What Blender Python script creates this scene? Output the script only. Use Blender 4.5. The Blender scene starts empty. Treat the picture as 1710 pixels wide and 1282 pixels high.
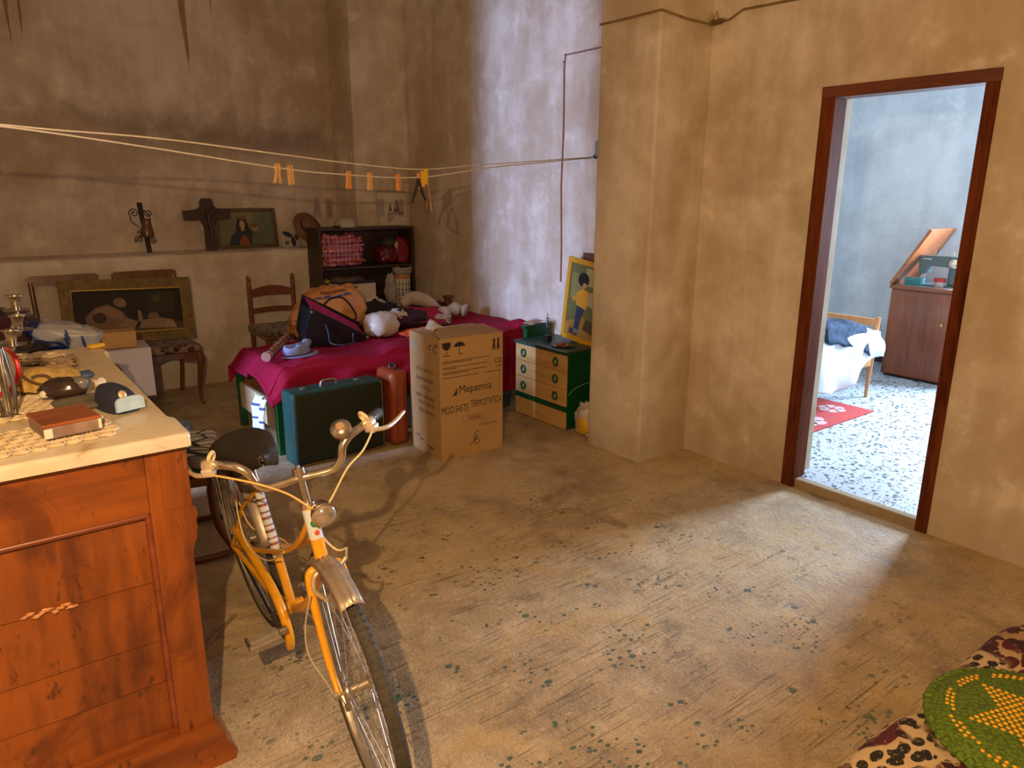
import bpy, bmesh, math, random
from mathutils import Vector, Matrix, noise
random.seed(7)
PI = math.pi
R = math.radians
scene = bpy.context.scene
COL = scene.collection

# ---------------------------------------------------------------- camera
CAM_H = 1.58
cam_d = bpy.data.cameras.new('camera')
cam = bpy.data.objects.new('camera', cam_d)
COL.objects.link(cam)
scene.camera = cam
cam_d.sensor_width = 36.0
cam_d.lens = 1215.73 / 1710 * 36.0
cam_d.clip_start = 0.05
def _cam_matrix(pitch, roll, yaw):
    fw = Vector((math.sin(yaw) * math.cos(pitch), math.cos(yaw) * math.cos(pitch), -math.sin(pitch)))
    r = Vector((math.cos(yaw), -math.sin(yaw), 0))
    d = fw.cross(r)
    c, s = math.cos(roll), math.sin(roll)
    right = c * r + s * d
    down = -s * r + c * d
    m = Matrix((right, -down, -fw)).transposed().to_4x4()
    m.translation = Vector((0, 0, CAM_H))
    return m
cam.matrix_world = _cam_matrix(R(14.854), R(-0.331), R(37.387))

# ---------------------------------------------------------------- colour management
vs = scene.view_settings
vs.view_transform = 'Standard'
vs.look = 'None'
vs.gamma = 1.0
vs.use_curve_mapping = False
vs.exposure = -0.36

# ---------------------------------------------------------------- world: plain daylight sky outside the openings
world = bpy.data.worlds.new('daylight')
scene.world = world
world.use_nodes = True
bg = world.node_tree.nodes['Background']
bg.inputs['Color'].default_value = (0.55, 0.72, 1.0, 1)
bg.inputs['Strength'].default_value = 1.0

def area_light(name, loc, target, sx, sy, power, color):
    d = bpy.data.lights.new(name, 'AREA')
    d.shape = 'RECTANGLE'; d.size = sx; d.size_y = sy
    d.energy = power; d.color = color
    o = bpy.data.objects.new(name, d); COL.objects.link(o)
    o.location = loc
    o.rotation_euler = (Vector(target) - Vector(loc)).to_track_quat('-Z', 'Y').to_euler()
    return o
# small clear-glass lamp beside the photographer
bulb = bpy.data.lights.new('bulb_light', 'POINT')
bulb.energy = 265; bulb.color = (1.0, 0.63, 0.30); bulb.shadow_soft_size = 0.009
bo = bpy.data.objects.new('bulb_light', bulb); COL.objects.link(bo); bo.location = (-0.15, 0.22, 1.78)
# daylight at the window of the second room and at the end of the passage on the left
area_light('window_daylight', (6.93, 1.83, 1.57), (0, 1.83, 0.6), 0.9, 1.2, 540, (0.60, 0.76, 1.0))
area_light('passage_daylight', (-3.0, 4.16, 1.55), (3, 4.2, 1.4), 0.16, 2.0, 620, (0.42, 0.56, 1.0))

# ---------------------------------------------------------------- materials
def _nt(name):
    m = bpy.data.materials.new(name)
    m.use_nodes = True
    nt = m.node_tree
    b = nt.nodes['Principled BSDF']
    return m, nt, b
def _n(nt, t, **kw):
    n = nt.nodes.new(t)
    for k, v in kw.items():
        setattr(n, k, v)
    return n
def _c(c):
    return (c[0], c[1], c[2], 1.0)
def _ramp(nt, fac, stops):
    r = _n(nt, 'ShaderNodeValToRGB')
    e = r.color_ramp.elements
    e[0].position = stops[0][0]; e[0].color = _c(stops[0][1])
    e[1].position = stops[-1][0]; e[1].color = _c(stops[-1][1])
    for p, c in stops[1:-1]:
        x = e.new(p); x.color = _c(c)
    nt.links.new(fac, r.inputs['Fac'])
    return r.outputs['Color']
def _coords(nt, scale=(1, 1, 1), rot=(0, 0, 0), out='Object', loc=(0, 0, 0)):
    t = _n(nt, 'ShaderNodeTexCoord'); m = _n(nt, 'ShaderNodeMapping')
    m.inputs['Scale'].default_value = scale; m.inputs['Rotation'].default_value = rot
    m.inputs['Location'].default_value = loc
    nt.links.new(t.outputs[out], m.inputs['Vector'])
    return m.outputs['Vector']
def _noise(nt, vec, scale, detail=4, rough=0.55, dist=0.0):
    n = _n(nt, 'ShaderNodeTexNoise')
    n.inputs['Scale'].default_value = scale; n.inputs['Detail'].default_value = detail
    n.inputs['Roughness'].default_value = rough; n.inputs['Distortion'].default_value = dist
    nt.links.new(vec, n.inputs['Vector'])
    return n.outputs['Fac']
def _math(nt, op, a, b=None, c=None, clamp=False):
    n = _n(nt, 'ShaderNodeMath', operation=op, use_clamp=clamp)
    for i, v in enumerate((a, b, c)):
        if v is None: continue
        if isinstance(v, (int, float)): n.inputs[i].default_value = v
        else: nt.links.new(v, n.inputs[i])
    return n.outputs[0]
def _mix(nt, fac, a, b, mode='MIX'):
    n = _n(nt, 'ShaderNodeMix', data_type='RGBA', blend_type=mode)
    for s, v in ((n.inputs[0], fac), (n.inputs[6], a), (n.inputs[7], b)):
        if isinstance(v, (int, float)): s.default_value = v
        elif isinstance(v, tuple): s.default_value = _c(v)
        else: nt.links.new(v, s)
    return n.outputs[2]
def _map(nt, v, a, b, c=0.0, d=1.0, smooth=True):
    n = _n(nt, 'ShaderNodeMapRange')
    if smooth: n.interpolation_type = 'SMOOTHSTEP'
    n.inputs['From Min'].default_value = a; n.inputs['From Max'].default_value = b
    n.inputs['To Min'].default_value = c; n.inputs['To Max'].default_value = d
    nt.links.new(v, n.inputs['Value'])
    return n.outputs['Result']
def _bump(nt, b, h, strength, dist=0.01):
    n = _n(nt, 'ShaderNodeBump')
    n.inputs['Strength'].default_value = strength; n.inputs['Distance'].default_value = dist
    nt.links.new(h, n.inputs['Height']); nt.links.new(n.outputs['Normal'], b.inputs['Normal'])
_MC = {}
def mk(name, c1, c2=None, scale=6.0, rough=0.7, metal=0.0, bump=0.0, bscale=60.0, stretch=(1, 1, 1), detail=4, spec=0.5, coat=0.0, dist=0.0, sheen=0.0):
    """two-tone noise material"""
    if name in _MC: return _MC[name]
    m, nt, b = _nt(name)
    if c2 is None: c2 = tuple(x * 0.82 for x in c1)
    v = _coords(nt, stretch)
    f = _noise(nt, v, scale, detail, 0.6, dist)
    col = _ramp(nt, f, [(0.33, c2), (0.68, c1)])
    nt.links.new(col, b.inputs['Base Color'])
    b.inputs['Roughness'].default_value = rough
    b.inputs['Metallic'].default_value = metal
    b.inputs['Specular IOR Level'].default_value = spec
    b.inputs['Coat Weight'].default_value = coat
    b.inputs['Coat Roughness'].default_value = 0.15
    if sheen:
        b.inputs['Sheen Weight'].default_value = sheen
    if bump:
        _bump(nt, b, _noise(nt, v, bscale, 5, 0.6), bump)
    _MC[name] = m
    return m
def flat(c, rough=0.8):
    return mk('print_%02x%02x%02x' % tuple(int(max(0, min(1, x)) * 255) for x in c), c, tuple(x * 0.9 for x in c), 30, rough)
def wood(name, c1, c2, axis='z', scale=9.0, rough=0.45, coat=0.0, bump=0.08, knots=False):
    if name in _MC: return _MC[name]
    m, nt, b = _nt(name)
    st = {'x': (0.12, 1, 1), 'y': (1, 0.12, 1), 'z': (1, 1, 0.12)}[axis]
    v = _coords(nt, st)
    f1 = _noise(nt, v, scale, 6, 0.62, 0.6)
    f2 = _noise(nt, v, scale * 7, 3, 0.5)
    f = _math(nt, 'ADD', _math(nt, 'MULTIPLY', f1, 0.72), _math(nt, 'MULTIPLY', f2, 0.28))
    col = _ramp(nt, f, [(0.36, c2), (0.5, tuple((a * 0.6 + d * 0.4) for a, d in zip(c1, c2))), (0.62, c1)])
    nt.links.new(col, b.inputs['Base Color'])
    b.inputs['Roughness'].default_value = rough
    b.inputs['Coat Weight'].default_value = coat
    b.inputs['Coat Roughness'].default_value = 0.12
    _bump(nt, b, f, bump)
    _MC[name] = m
    return m

# ---------------------------------------------------------------- mesh builder
def V(*a): return Vector(a)
def TR(loc=(0, 0, 0), rx=0, ry=0, rz=0, s=None):
    m = Matrix.Translation(Vector(loc)) @ Matrix.Rotation(rz, 4, 'Z') @ Matrix.Rotation(ry, 4, 'Y') @ Matrix.Rotation(rx, 4, 'X')
    if s is not None: m = m @ Matrix.Diagonal((s[0], s[1], s[2], 1))
    return m
def catmull(pts, n=6, closed=False):
    P = [Vector(p) for p in pts]
    if len(P) < 3: return P
    out = []
    N = len(P)
    rng = N if closed else N - 1
    for i in range(rng):
        if closed: p0, p1, p2, p3 = P[(i - 1) % N], P[i], P[(i + 1) % N], P[(i + 2) % N]
        else: p0, p1, p2, p3 = P[max(i - 1, 0)], P[i], P[i + 1], P[min(i + 2, N - 1)]
        for k in range(n):
            t = k / n
            out.append(0.5 * ((2 * p1) + (-p0 + p2) * t + (2 * p0 - 5 * p1 + 4 * p2 - p3) * t * t + (-p0 + 3 * p1 - 3 * p2 + p3) * t ** 3))
    if not closed: out.append(P[-1])
    return out
class MB:
    def __init__(s, M=None):
        s.bm = bmesh.new(); s.M = M or Matrix.Identity(4); s.mi = 0
    def _v(s, p): return s.bm.verts.new(s.M @ Vector(p))
    def _f(s, vs):
        try:
            f = s.bm.faces.new(vs); f.material_index = s.mi; return f
        except ValueError: return None
    def box(s, c, size, rz=0.0, bevel=0.0, rx=0.0, ry=0.0, seg=2):
        n0 = len(s.bm.verts); 
        M = s.M @ TR(c, rx, ry, rz) @ Matrix.Diagonal((size[0], size[1], size[2], 1))
        r = bmesh.ops.create_cube(s.bm, size=1.0, matrix=M)
        vs_ = r['verts']
        fs = set(f for v in vs_ for f in v.link_faces)
        for f in fs: f.material_index = s.mi
        if bevel > 0:
            es = list(set(e for v in vs_ for e in v.link_edges))
            g = bmesh.ops.bevel(s.bm, geom=es, offset=bevel, segments=seg, affect='EDGES', profile=0.6)
            for f in g['faces']: f.material_index = s.mi
        return s
    def b2(s, lo, hi, bevel=0.0, seg=2):
        lo = Vector(lo); hi = Vector(hi)
        return s.box((lo + hi) / 2, hi - lo, bevel=bevel, seg=seg)
    def tube(s, pts, r, seg=8, closed=False, caps=True):
        P = [Vector(p) for p in pts]; n = len(P)
        rr = r if isinstance(r, (list, tuple)) else [r] * n
        rings = []
        T0 = (P[1] - P[0]).normalized()
        up = Vector((0, 0, 1)) if abs(T0.z) < 0.9 else Vector((1, 0, 0))
        nrm = (up - T0 * up.dot(T0)).normalized()
        for i in range(n):
            if closed: T = (P[(i + 1) % n] - P[i - 1])
            else: T = P[min(i + 1, n - 1)] - P[max(i - 1, 0)]
            if T.length < 1e-9: T = T0.copy()
            T.normalize()
            nrm = nrm - T * nrm.dot(T)
            if nrm.length < 1e-6: nrm = T.orthogonal()
            nrm.normalize()
            bi = T.cross(nrm)
            rings.append([s._v(P[i] + (nrm * math.cos(2 * PI * k / seg) + bi * math.sin(2 * PI * k / seg)) * rr[i]) for k in range(seg)])
        for i in range(n if closed else n - 1):
            a, b = rings[i], rings[(i + 1) % n]
            for k in range(seg): s._f((a[k], a[(k + 1) % seg], b[(k + 1) % seg], b[k]))
        if caps and not closed:
            s._f(rings[0][::-1]); s._f(rings[-1])
        return s
    def ribbon(s, pts, w, t, nrm=(0, 0, 1)):
        """flat strip swept along pts: width w across, thickness t along nrm"""
        P = [Vector(p) for p in pts]; N = Vector(nrm).normalized(); rows = []
        for i in range(len(P)):
            T = (P[min(i + 1, len(P) - 1)] - P[max(i - 1, 0)]).normalized()
            sd = T.cross(N)
            if sd.length < 1e-6: sd = T.orthogonal()
            sd.normalize(); n2 = sd.cross(T).normalized()
            rows.append([s._v(P[i] + sd * a * w / 2 + n2 * b * t / 2) for a, b in ((-1, -1), (1, -1), (1, 1), (-1, 1))])
        for i in range(len(rows) - 1):
            for k in range(4): s._f((rows[i][k], rows[i][(k + 1) % 4], rows[i + 1][(k + 1) % 4], rows[i + 1][k]))
        s._f(rows[0][::-1]); s._f(rows[-1])
        return s
    def lathe(s, prof, M=None, seg=20, cap=True):
        """prof: list of (r, z) turned round local z"""
        M = M or Matrix.Identity(4); rings = []
        for r, z in prof:
            if r < 1e-5: rings.append([s._v(M @ Vector((0, 0, z)))])
            else: rings.append([s._v(M @ Vector((r * math.cos(2 * PI * k / seg), r * math.sin(2 * PI * k / seg), z))) for k in range(seg)])
        for a, b in zip(rings, rings[1:]):
            for k in range(seg):
                k2 = (k + 1) % seg
                if len(a) == 1 and len(b) == 1: continue
                if len(a) == 1: s._f((a[0], b[k2], b[k]))
                elif len(b) == 1: s._f((a[k], a[k2], b[0]))
                else: s._f((a[k], a[k2], b[k2], b[k]))
        if cap:
            if len(rings[0]) > 1: s._f(rings[0][::-1])
            if len(rings[-1]) > 1: s._f(rings[-1])
        return s
    def prism(s, poly, d0, d1, M=None):
        """2-D outline in local xz, extruded along local y from d0 to d1"""
        M = M or Matrix.Identity(4)
        a = [s._v(M @ Vector((p[0], d0, p[1]))) for p in poly]
        b = [s._v(M @ Vector((p[0], d1, p[1]))) for p in poly]
        s._f(a); s._f(b[::-1])
        n = len(poly)
        for i in range(n): s._f((a[(i + 1) % n], a[i], b[i], b[(i + 1) % n]))
        return s
    def poly(s, pts):
        s._f([s._v(p) for p in pts]); return s
    def grid(s, fn, nu, nv, cu=False, cv=False):
        g = [[s._v(fn(i / (nu if cu else nu - 1), j / (nv if cv else nv - 1))) for j in range(nv)] for i in range(nu)]
        for i in range(nu if cu else nu - 1):
            for j in range(nv if cv else nv - 1):
                s._f((g[i][j], g[(i + 1) % nu][j], g[(i + 1) % nu][(j + 1) % nv], g[i][(j + 1) % nv]))
        return s
    def blob(s, c, rad, amp=0.12, freq=2.0, seed=0, seg=28, rings=18, e=1.0, M=None, fold=0.0, flatb=None):
        """lumpy superellipsoid; e<1 gives a boxier body"""
        M = M or Matrix.Identity(4); c = Vector(c)
        def sg(x, p): return math.copysign(abs(x) ** p, x)
        off = Vector((seed * 7.3, seed * 3.1, seed * 1.7)); rows = []
        for i in range(rings + 1):
            ph = -PI / 2 + PI * i / rings
            row = []
            for k in range(1 if i in (0, rings) else seg):
                th = 2 * PI * k / seg
                d = Vector((sg(math.cos(ph), e) * sg(math.cos(th), e), sg(math.cos(ph), e) * sg(math.sin(th), e), sg(math.sin(ph), e)))
                q = d * freq + off
                h = 1 + amp * noise.noise(q) + amp * 0.5 * noise.noise(q * 2.3)
                if fold: h += fold * (abs(noise.noise(q * 1.7 + Vector((5, 2, 9)))) - 0.25)
                p = Vector((d.x * rad[0] * h, d.y * rad[1] * h, d.z * rad[2] * h))
                if flatb is not None and p.z < flatb: p.z = flatb + (p.z - flatb) * 0.05
                row.append(s._v(M @ (p + c)))
            rows.append(row)
        for a, b in zip(rows, rows[1:]):
            for k in range(seg):
                k2 = (k + 1) % seg
                if len(a) == 1: s._f((a[0], b[k2], b[k]))
                elif len(b) == 1: s._f((a[k], a[k2], b[0]))
                else: s._f((a[k], a[k2], b[k2], b[k]))
        return s
    def build(s, name, mats, parent=None, smooth=None, loc=None, rot=None):
        me = bpy.data.meshes.new(name)
        bmesh.ops.recalc_face_normals(s.bm, faces=s.bm.faces[:])
        s.bm.to_mesh(me); s.bm.free()
        if not isinstance(mats, (list, tuple)): mats = [mats]
        for m in mats: me.materials.append(m)
        if smooth is not None:
            me.polygons.foreach_set('use_smooth', [True] * len(me.polygons))
            if smooth < 179:
                try: me.set_sharp_from_angle(angle=R(smooth))
                except Exception: pass
        o = bpy.data.objects.new(name, me); COL.objects.link(o)
        if parent is not None: o.parent = parent
        if loc is not None: o.location = loc
        if rot is not None: o.rotation_euler = rot
        return o
def solid(o, t, off=0.0):
    m = o.modifiers.new('solid', 'SOLIDIFY'); m.thickness = t; m.offset = off; return o
def subd(o, n=1):
    m = o.modifiers.new('sub', 'SUBSURF'); m.levels = n; m.render_levels = n; return o
def tag(o, label, cat, group=None, kind=None):
    o['label'] = label; o['category'] = cat
    if group: o['group'] = group
    if kind: o['kind'] = kind
    return o
def thing(name, label, cat, loc=(0, 0, 0), rz=0.0, group=None):
    o = bpy.data.objects.new(name, None); COL.objects.link(o)
    o.empty_display_size = 0.05
    o.location = loc; o.rotation_euler = (0, 0, rz)
    return tag(o, label, cat, group)
def struct(o, label=None):
    o['kind'] = 'structure'
    if label: o['label'] = label
    return o
def copy_tree(o, parent=None):
    c = o.copy(); COL.objects.link(c); c.parent = parent
    for ch in list(o.children): copy_tree(ch, c)
    return c
def text_obj(name, txt, size, mat, parent, M, bold=0.0, sx=1.0, align='LEFT', shear=0.0):
    """flat lettering: text lies in local xz of M, facing local -y"""
    cu = bpy.data.curves.new(name, 'FONT'); cu.body = txt; cu.size = size; cu.offset = bold
    cu.align_x = align; cu.shear = shear; cu.resolution_u = 3; cu.extrude = 0.0002
    t = bpy.data.objects.new('tmp_text', cu); COL.objects.link(t)
    dg = bpy.context.evaluated_depsgraph_get(); dg.update()
    me = bpy.data.meshes.new_from_object(t.evaluated_get(dg))
    bpy.data.objects.remove(t); bpy.data.curves.remove(cu)
    me.transform(M @ Matrix.Rotation(PI / 2, 4, 'X') @ Matrix.Diagonal((sx, 1, 1, 1)))
    me.name = name; me.materials.clear(); me.materials.append(mat)
    o = bpy.data.objects.new(name, me); COL.objects.link(o); o.parent = parent
    return o
def ell(cx, cz, rx, rz, n=20, a0=0, a1=2 * PI, rot=0.0):
    out = []
    for k in range(n):
        t = a0 + (a1 - a0) * k / (n if a1 - a0 > 6.28 else n - 1)
        x, z = rx * math.cos(t), rz * math.sin(t)
        out.append((cx + x * math.cos(rot) - z * math.sin(rot), cz + x * math.sin(rot) + z * math.cos(rot)))
    return out
def prints(name, parent, shapes, M, step=0.0004):
    """flat printed picture: list of (outline in xz, colour), later ones in front, facing local -y"""
    mb = MB(M); mats = []; idx = {}
    for i, (poly, c) in enumerate(shapes):
        m = flat(c)
        if m.name not in idx: idx[m.name] = len(mats); mats.append(m)
        mb.mi = idx[m.name]
        mb.poly([(p[0], -i * step, p[1]) for p in poly])
    return mb.build(name, mats, parent)
# ================================================================ setting
def plaster(name, base, stain, dirt=0.5, drips=(), band=None, bumpk=0.25):
    m, nt, b = _nt(name)
    v = _coords(nt)
    big = _noise(nt, v, 1.1, 6, 0.62, 0.4)
    mid = _noise(nt, v, 4.5, 6, 0.65, 0.3)
    fine = _noise(nt, v, 38, 4, 0.6)
    vs_ = _coords(nt, (3.0, 3.0, 0.35))
    streak = _noise(nt, vs_, 2.4, 5, 0.6)
    f = _math(nt, 'ADD', _math(nt, 'MULTIPLY', big, 0.5), _math(nt, 'ADD', _math(nt, 'MULTIPLY', mid, 0.3), _math(nt, 'MULTIPLY', streak, 0.2)))
    mask = _map(nt, f, 0.40, 0.62, 1, 0)
    col = _mix(nt, _math(nt, 'MULTIPLY', mask, dirt), base, stain)
    pale = tuple(min(1, x * 1.12) for x in base)
    col = _mix(nt, _math(nt, 'MULTIPLY', _map(nt, mid, 0.56, 0.72), 0.5), col, pale)
    sep = _n(nt, 'ShaderNodeSeparateXYZ'); nt.links.new(v, sep.inputs[0])
    X, Y, Z = sep.outputs
    # patchy darker tone fading out a little above the floor
    low = _math(nt, 'MULTIPLY', _map(nt, Z, 0.0, 0.28, 1, 0), _map(nt, mid, 0.35, 0.65))
    col = _mix(nt, _math(nt, 'MULTIPLY', low, 0.45), col, tuple(x * 0.62 for x in stain))
    if band:
        zc, w, x0, x1 = band
        zz = _math(nt, 'ADD', Z, _math(nt, 'MULTIPLY', _math(nt, 'SUBTRACT', mid, 0.5), 0.35))
        bm_ = _math(nt, 'MULTIPLY', _map(nt, zz, zc - w, zc, 0, 1), _map(nt, zz, zc, zc + w * 1.4, 1, 0))
        bm_ = _math(nt, 'MULTIPLY', bm_, _map(nt, big, 0.36, 0.56))
        col = _mix(nt, _math(nt, 'MULTIPLY', bm_, 0.75), col, tuple(x * 0.5 for x in stain))
    for (xc, z0, w) in drips:
        wob = _math(nt, 'MULTIPLY', _math(nt, 'SUBTRACT', _noise(nt, vs_, 6, 2), 0.5), 0.05)
        dx = _math(nt, 'ABSOLUTE', _math(nt, 'ADD', _math(nt, 'SUBTRACT', X, xc), wob))
        hw = _math(nt, 'MULTIPLY', _map(nt, Z, z0, z0 + 0.5, 0.0, 1.0, False), w)
        mm = _math(nt, 'MULTIPLY', _map(nt, _math(nt, 'DIVIDE', dx, _math(nt, 'ADD', hw, 0.0005)), 0.5, 1.3, 1, 0), _map(nt, Z, z0, z0 + 0.15))
        col = _mix(nt, _math(nt, 'MULTIPLY', mm, 0.7), col, (0.16, 0.07, 0.025))
    nt.links.new(col, b.inputs['Base Color'])
    b.inputs['Roughness'].default_value = 0.9
    b.inputs['Specular IOR Level'].default_value = 0.2
    h = _math(nt, 'ADD', _math(nt, 'MULTIPLY', mid, 0.8), _math(nt, 'MULTIPLY', fine, 0.25))
    _bump(nt, b, h, bumpk, 0.02)
    return m
M_wall = plaster('old_plaster', (0.70, 0.63, 0.53), (0.45, 0.35, 0.235), 0.9)
M_wallback = plaster('old_plaster_back', (0.66, 0.58, 0.50), (0.41, 0.32, 0.235), 0.95, drips=((1.77, 2.46, 0.022), (1.99, 2.86, 0.02), (0.58, 2.48, 0.022), (0.65, 2.58, 0.016)), band=(1.98, 0.22, 0, 3))
M_wall2 = plaster('grey_blue_plaster', (0.60, 0.65, 0.70), (0.40, 0.45, 0.50), 0.8)
M_ceil = plaster('ceiling_plaster', (0.66, 0.62, 0.56), (0.5, 0.44, 0.36), 0.4)

def concrete():
    m, nt, b = _nt('worn_concrete')
    v = _coords(nt)
    big = _noise(nt, v, 0.9, 6, 0.62, 0.5)
    mid = _noise(nt, v, 5.0, 6, 0.68, 0.4)
    fine = _noise(nt, v, 60, 4, 0.65)
    f = _math(nt, 'ADD', _math(nt, 'MULTIPLY', big, 0.55), _math(nt, 'MULTIPLY', mid, 0.45))
    col = _ramp(nt, f, [(0.30, (0.17, 0.118, 0.062)), (0.43, (0.36, 0.265, 0.145)), (0.56, (0.53, 0.415, 0.245)), (0.74, (0.66, 0.54, 0.355))])
    col = _mix(nt, _math(nt, 'MULTIPLY', _map(nt, fine, 0.48, 0.70), 0.34), col, (0.22, 0.165, 0.10))
    gr = _noise(nt, v, 17, 5, 0.7)
    grit = _noise(nt, v, 150, 3, 0.6)
    col = _mix(nt, _math(nt, 'MULTIPLY', _map(nt, grit, 0.54, 0.66), 0.45), col, (0.19, 0.14, 0.085))
    col = _mix(nt, _math(nt, 'MULTIPLY', _map(nt, grit, 0.44, 0.34), 0.35), col, (0.72, 0.62, 0.46))
    col = _mix(nt, _math(nt, 'MULTIPLY', _map(nt, gr, 0.58, 0.68), 0.6), col, (0.17, 0.12, 0.068))
    col = _mix(nt, _math(nt, 'MULTIPLY', _map(nt, gr, 0.42, 0.30), 0.4), col, (0.66, 0.56, 0.42))
    # yellowish blotches and dark damp patches
    col = _mix(nt, _math(nt, 'MULTIPLY', _map(nt, _noise(nt, v, 3.1, 4, 0.6, 0.8), 0.54, 0.66), 0.42), col, (0.52, 0.35, 0.12))
    col = _mix(nt, _math(nt, 'MULTIPLY', _map(nt, _noise(nt, _coords(nt, (1, 1, 1), (0, 0, 0), 'Object', (9.1, 4.3, 0)), 2.3, 5, 0.65, 0.5), 0.58, 0.70), 0.6), col, (0.16, 0.115, 0.07))
    # the scuffed, paint-spotted middle of the room
    reg = _coords(nt, (1, 1, 1), (0, 0, 0), 'Object', (-1.65, -1.75, 0))
    ln = _n(nt, 'ShaderNodeVectorMath', operation='LENGTH'); nt.links.new(reg, ln.inputs[0])
    area = _map(nt, ln.outputs['Value'], 0.75, 1.75, 1, 0)
    patch = _map(nt, _noise(nt, v, 2.6, 2), 0.36, 0.52)
    # long brush scratches, slanting
    for rz, st, thr, sc in ((R(62), (1.3, 34, 1), 0.60, 2.0), (R(70), (2.4, 60, 1), 0.60, 1.7), (R(54), (3.5, 80, 1), 0.61, 1.4), (R(100), (1.6, 40, 1), 0.645, 2.1)):
        vv = _coords(nt, st, (0, 0, rz))
        s_ = _map(nt, _noise(nt, vv, sc, 3, 0.5, 0.25), thr + 0.015, thr + 0.055)
        s_ = _math(nt, 'MULTIPLY', s_, _math(nt, 'MULTIPLY', area, patch))
        col = _mix(nt, _math(nt, 'MULTIPLY', s_, 0.52), col, (0.095, 0.075, 0.048))
    # green paint drops, two sizes, in clusters
    for sc, pick, size, cl, seed in ((24, 0.70, 0.46, 0.52, 0.0), (50, 0.62, 0.55, 0.52, 3.7)):
        vor = _n(nt, 'ShaderNodeTexVoronoi', feature='F1'); vor.inputs['Scale'].default_value = sc
        dv = _coords(nt, (1.0, 1.35, 1), (0, 0, R(30)), 'Object', (seed, seed, 0))
        nt.links.new(dv, vor.inputs['Vector'])
        sepc = _n(nt, 'ShaderNodeSeparateColor'); nt.links.new(vor.outputs['Color'], sepc.inputs[0])
        dd = _math(nt, 'ADD', vor.outputs['Distance'], _math(nt, 'MULTIPLY', _math(nt, 'SUBTRACT', _noise(nt, v, 60, 2), 0.5), 0.35))
        drop = _math(nt, 'MULTIPLY', _math(nt, 'LESS_THAN', dd, _math(nt, 'MULTIPLY', sepc.outputs[0], size)), _math(nt, 'GREATER_THAN', sepc.outputs[1], pick))
        drop = _math(nt, 'MULTIPLY', drop, _math(nt, 'MULTIPLY', area, _map(nt, _noise(nt, v, 4.2, 3, 0.6), cl, cl + 0.05)))
        col = _mix(nt, _math(nt, 'MULTIPLY', drop, 0.85), col, (0.040, 0.085, 0.060))
    nt.links.new(col, b.inputs['Base Color'])
    rg = _map(nt, mid, 0.3, 0.7, 0.62, 0.85, False); nt.links.new(rg, b.inputs['Roughness'])
    b.inputs['Specular IOR Level'].default_value = 0.35
    h = _math(nt, 'ADD', _math(nt, 'MULTIPLY', mid, 1.0), _math(nt, 'MULTIPLY', fine, 0.35))
    _bump(nt, b, h, 0.6, 0.02)
    return m
def terrazzo():
    m, nt, b = _nt('terrazzo')
    v = _coords(nt)
    wv = _n(nt, 'ShaderNodeMix', data_type='VECTOR')
    nz = _n(nt, 'ShaderNodeTexNoise'); nz.inputs['Scale'].default_value = 30; nt.links.new(v, nz.inputs['Vector'])
    wv.inputs[0].default_value = 0.03; nt.links.new(v, wv.inputs[4]); nt.links.new(nz.outputs['Color'], wv.inputs[5])
    col = None
    base = (0.42, 0.48, 0.53)
    cur = base
    for sc, thr, pick, c in ((30, 0.36, 0.50, (0.018, 0.024, 0.036)), (60, 0.36, 0.5, (0.05, 0.065, 0.085)), (34, 0.3, 0.8, (0.55, 0.58, 0.6))):
        vo = _n(nt, 'ShaderNodeTexVoronoi', feature='F1'); vo.inputs['Scale'].default_value = sc
        nt.links.new(wv.outputs[1], vo.inputs['Vector'])
        sp = _n(nt, 'ShaderNodeSeparateColor'); nt.links.new(vo.outputs['Color'], sp.inputs[0])
        k = _math(nt, 'MULTIPLY', _math(nt, 'LESS_THAN', vo.outputs['Distance'], thr), _math(nt, 'GREATER_THAN', sp.outputs[0], pick))
        cur = _mix(nt, k, cur, c)
    nt.links.new(cur, b.inputs['Base Color'])
    b.inputs['Roughness'].default_value = 0.5
    b.inputs['Specular IOR Level'].default_value = 0.25
    return m
M_floor = concrete()
M_terr = terrazzo()
M_frame = wood('reddish_door_wood', (0.17, 0.044, 0.013), (0.06, 0.014, 0.005), 'z', 10, 0.65, 0.0)
M_frame.node_tree.nodes['Principled BSDF'].inputs['Specular IOR Level'].default_value = 0.06
M_sill = plaster('cement_sill', (0.42, 0.34, 0.23), (0.27, 0.2, 0.12), 0.8)

RX = 3.53          # room face of the right wall
CEIL = 3.95
XL, YF, YB, XN = -1.2, -3.4, 6.68, -3.2
struct(MB().b2((XN - 0.2, YF - 0.2, -0.12), (RX + 0.02, YB + 0.2, 0.0)).build('floor', M_floor), 'worn concrete floor spotted with green paint')
struct(MB().b2((XN - 0.2, YF - 0.2, CEIL), (RX + 0.2, 1.5, CEIL + 0.12)).b2((XL - 0.15, 1.5, CEIL), (RX + 0.2, YB + 0.2, CEIL + 0.12)).build('ceiling', M_ceil))
DY0, DY1, DZ = 1.335, 2.110, 2.075     # doorway in the right wall
w = MB()
w.b2((RX, YF - 0.2, -0.1), (RX + 0.2, DY0, CEIL)).b2((RX, DY1, -0.1), (RX + 0.2, YB + 0.2, CEIL)).b2((RX, DY0, DZ), (RX + 0.2, DY1, CEIL))
struct(w.build('wall_right', M_wall), 'stained beige plaster wall with the doorway')
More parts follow.
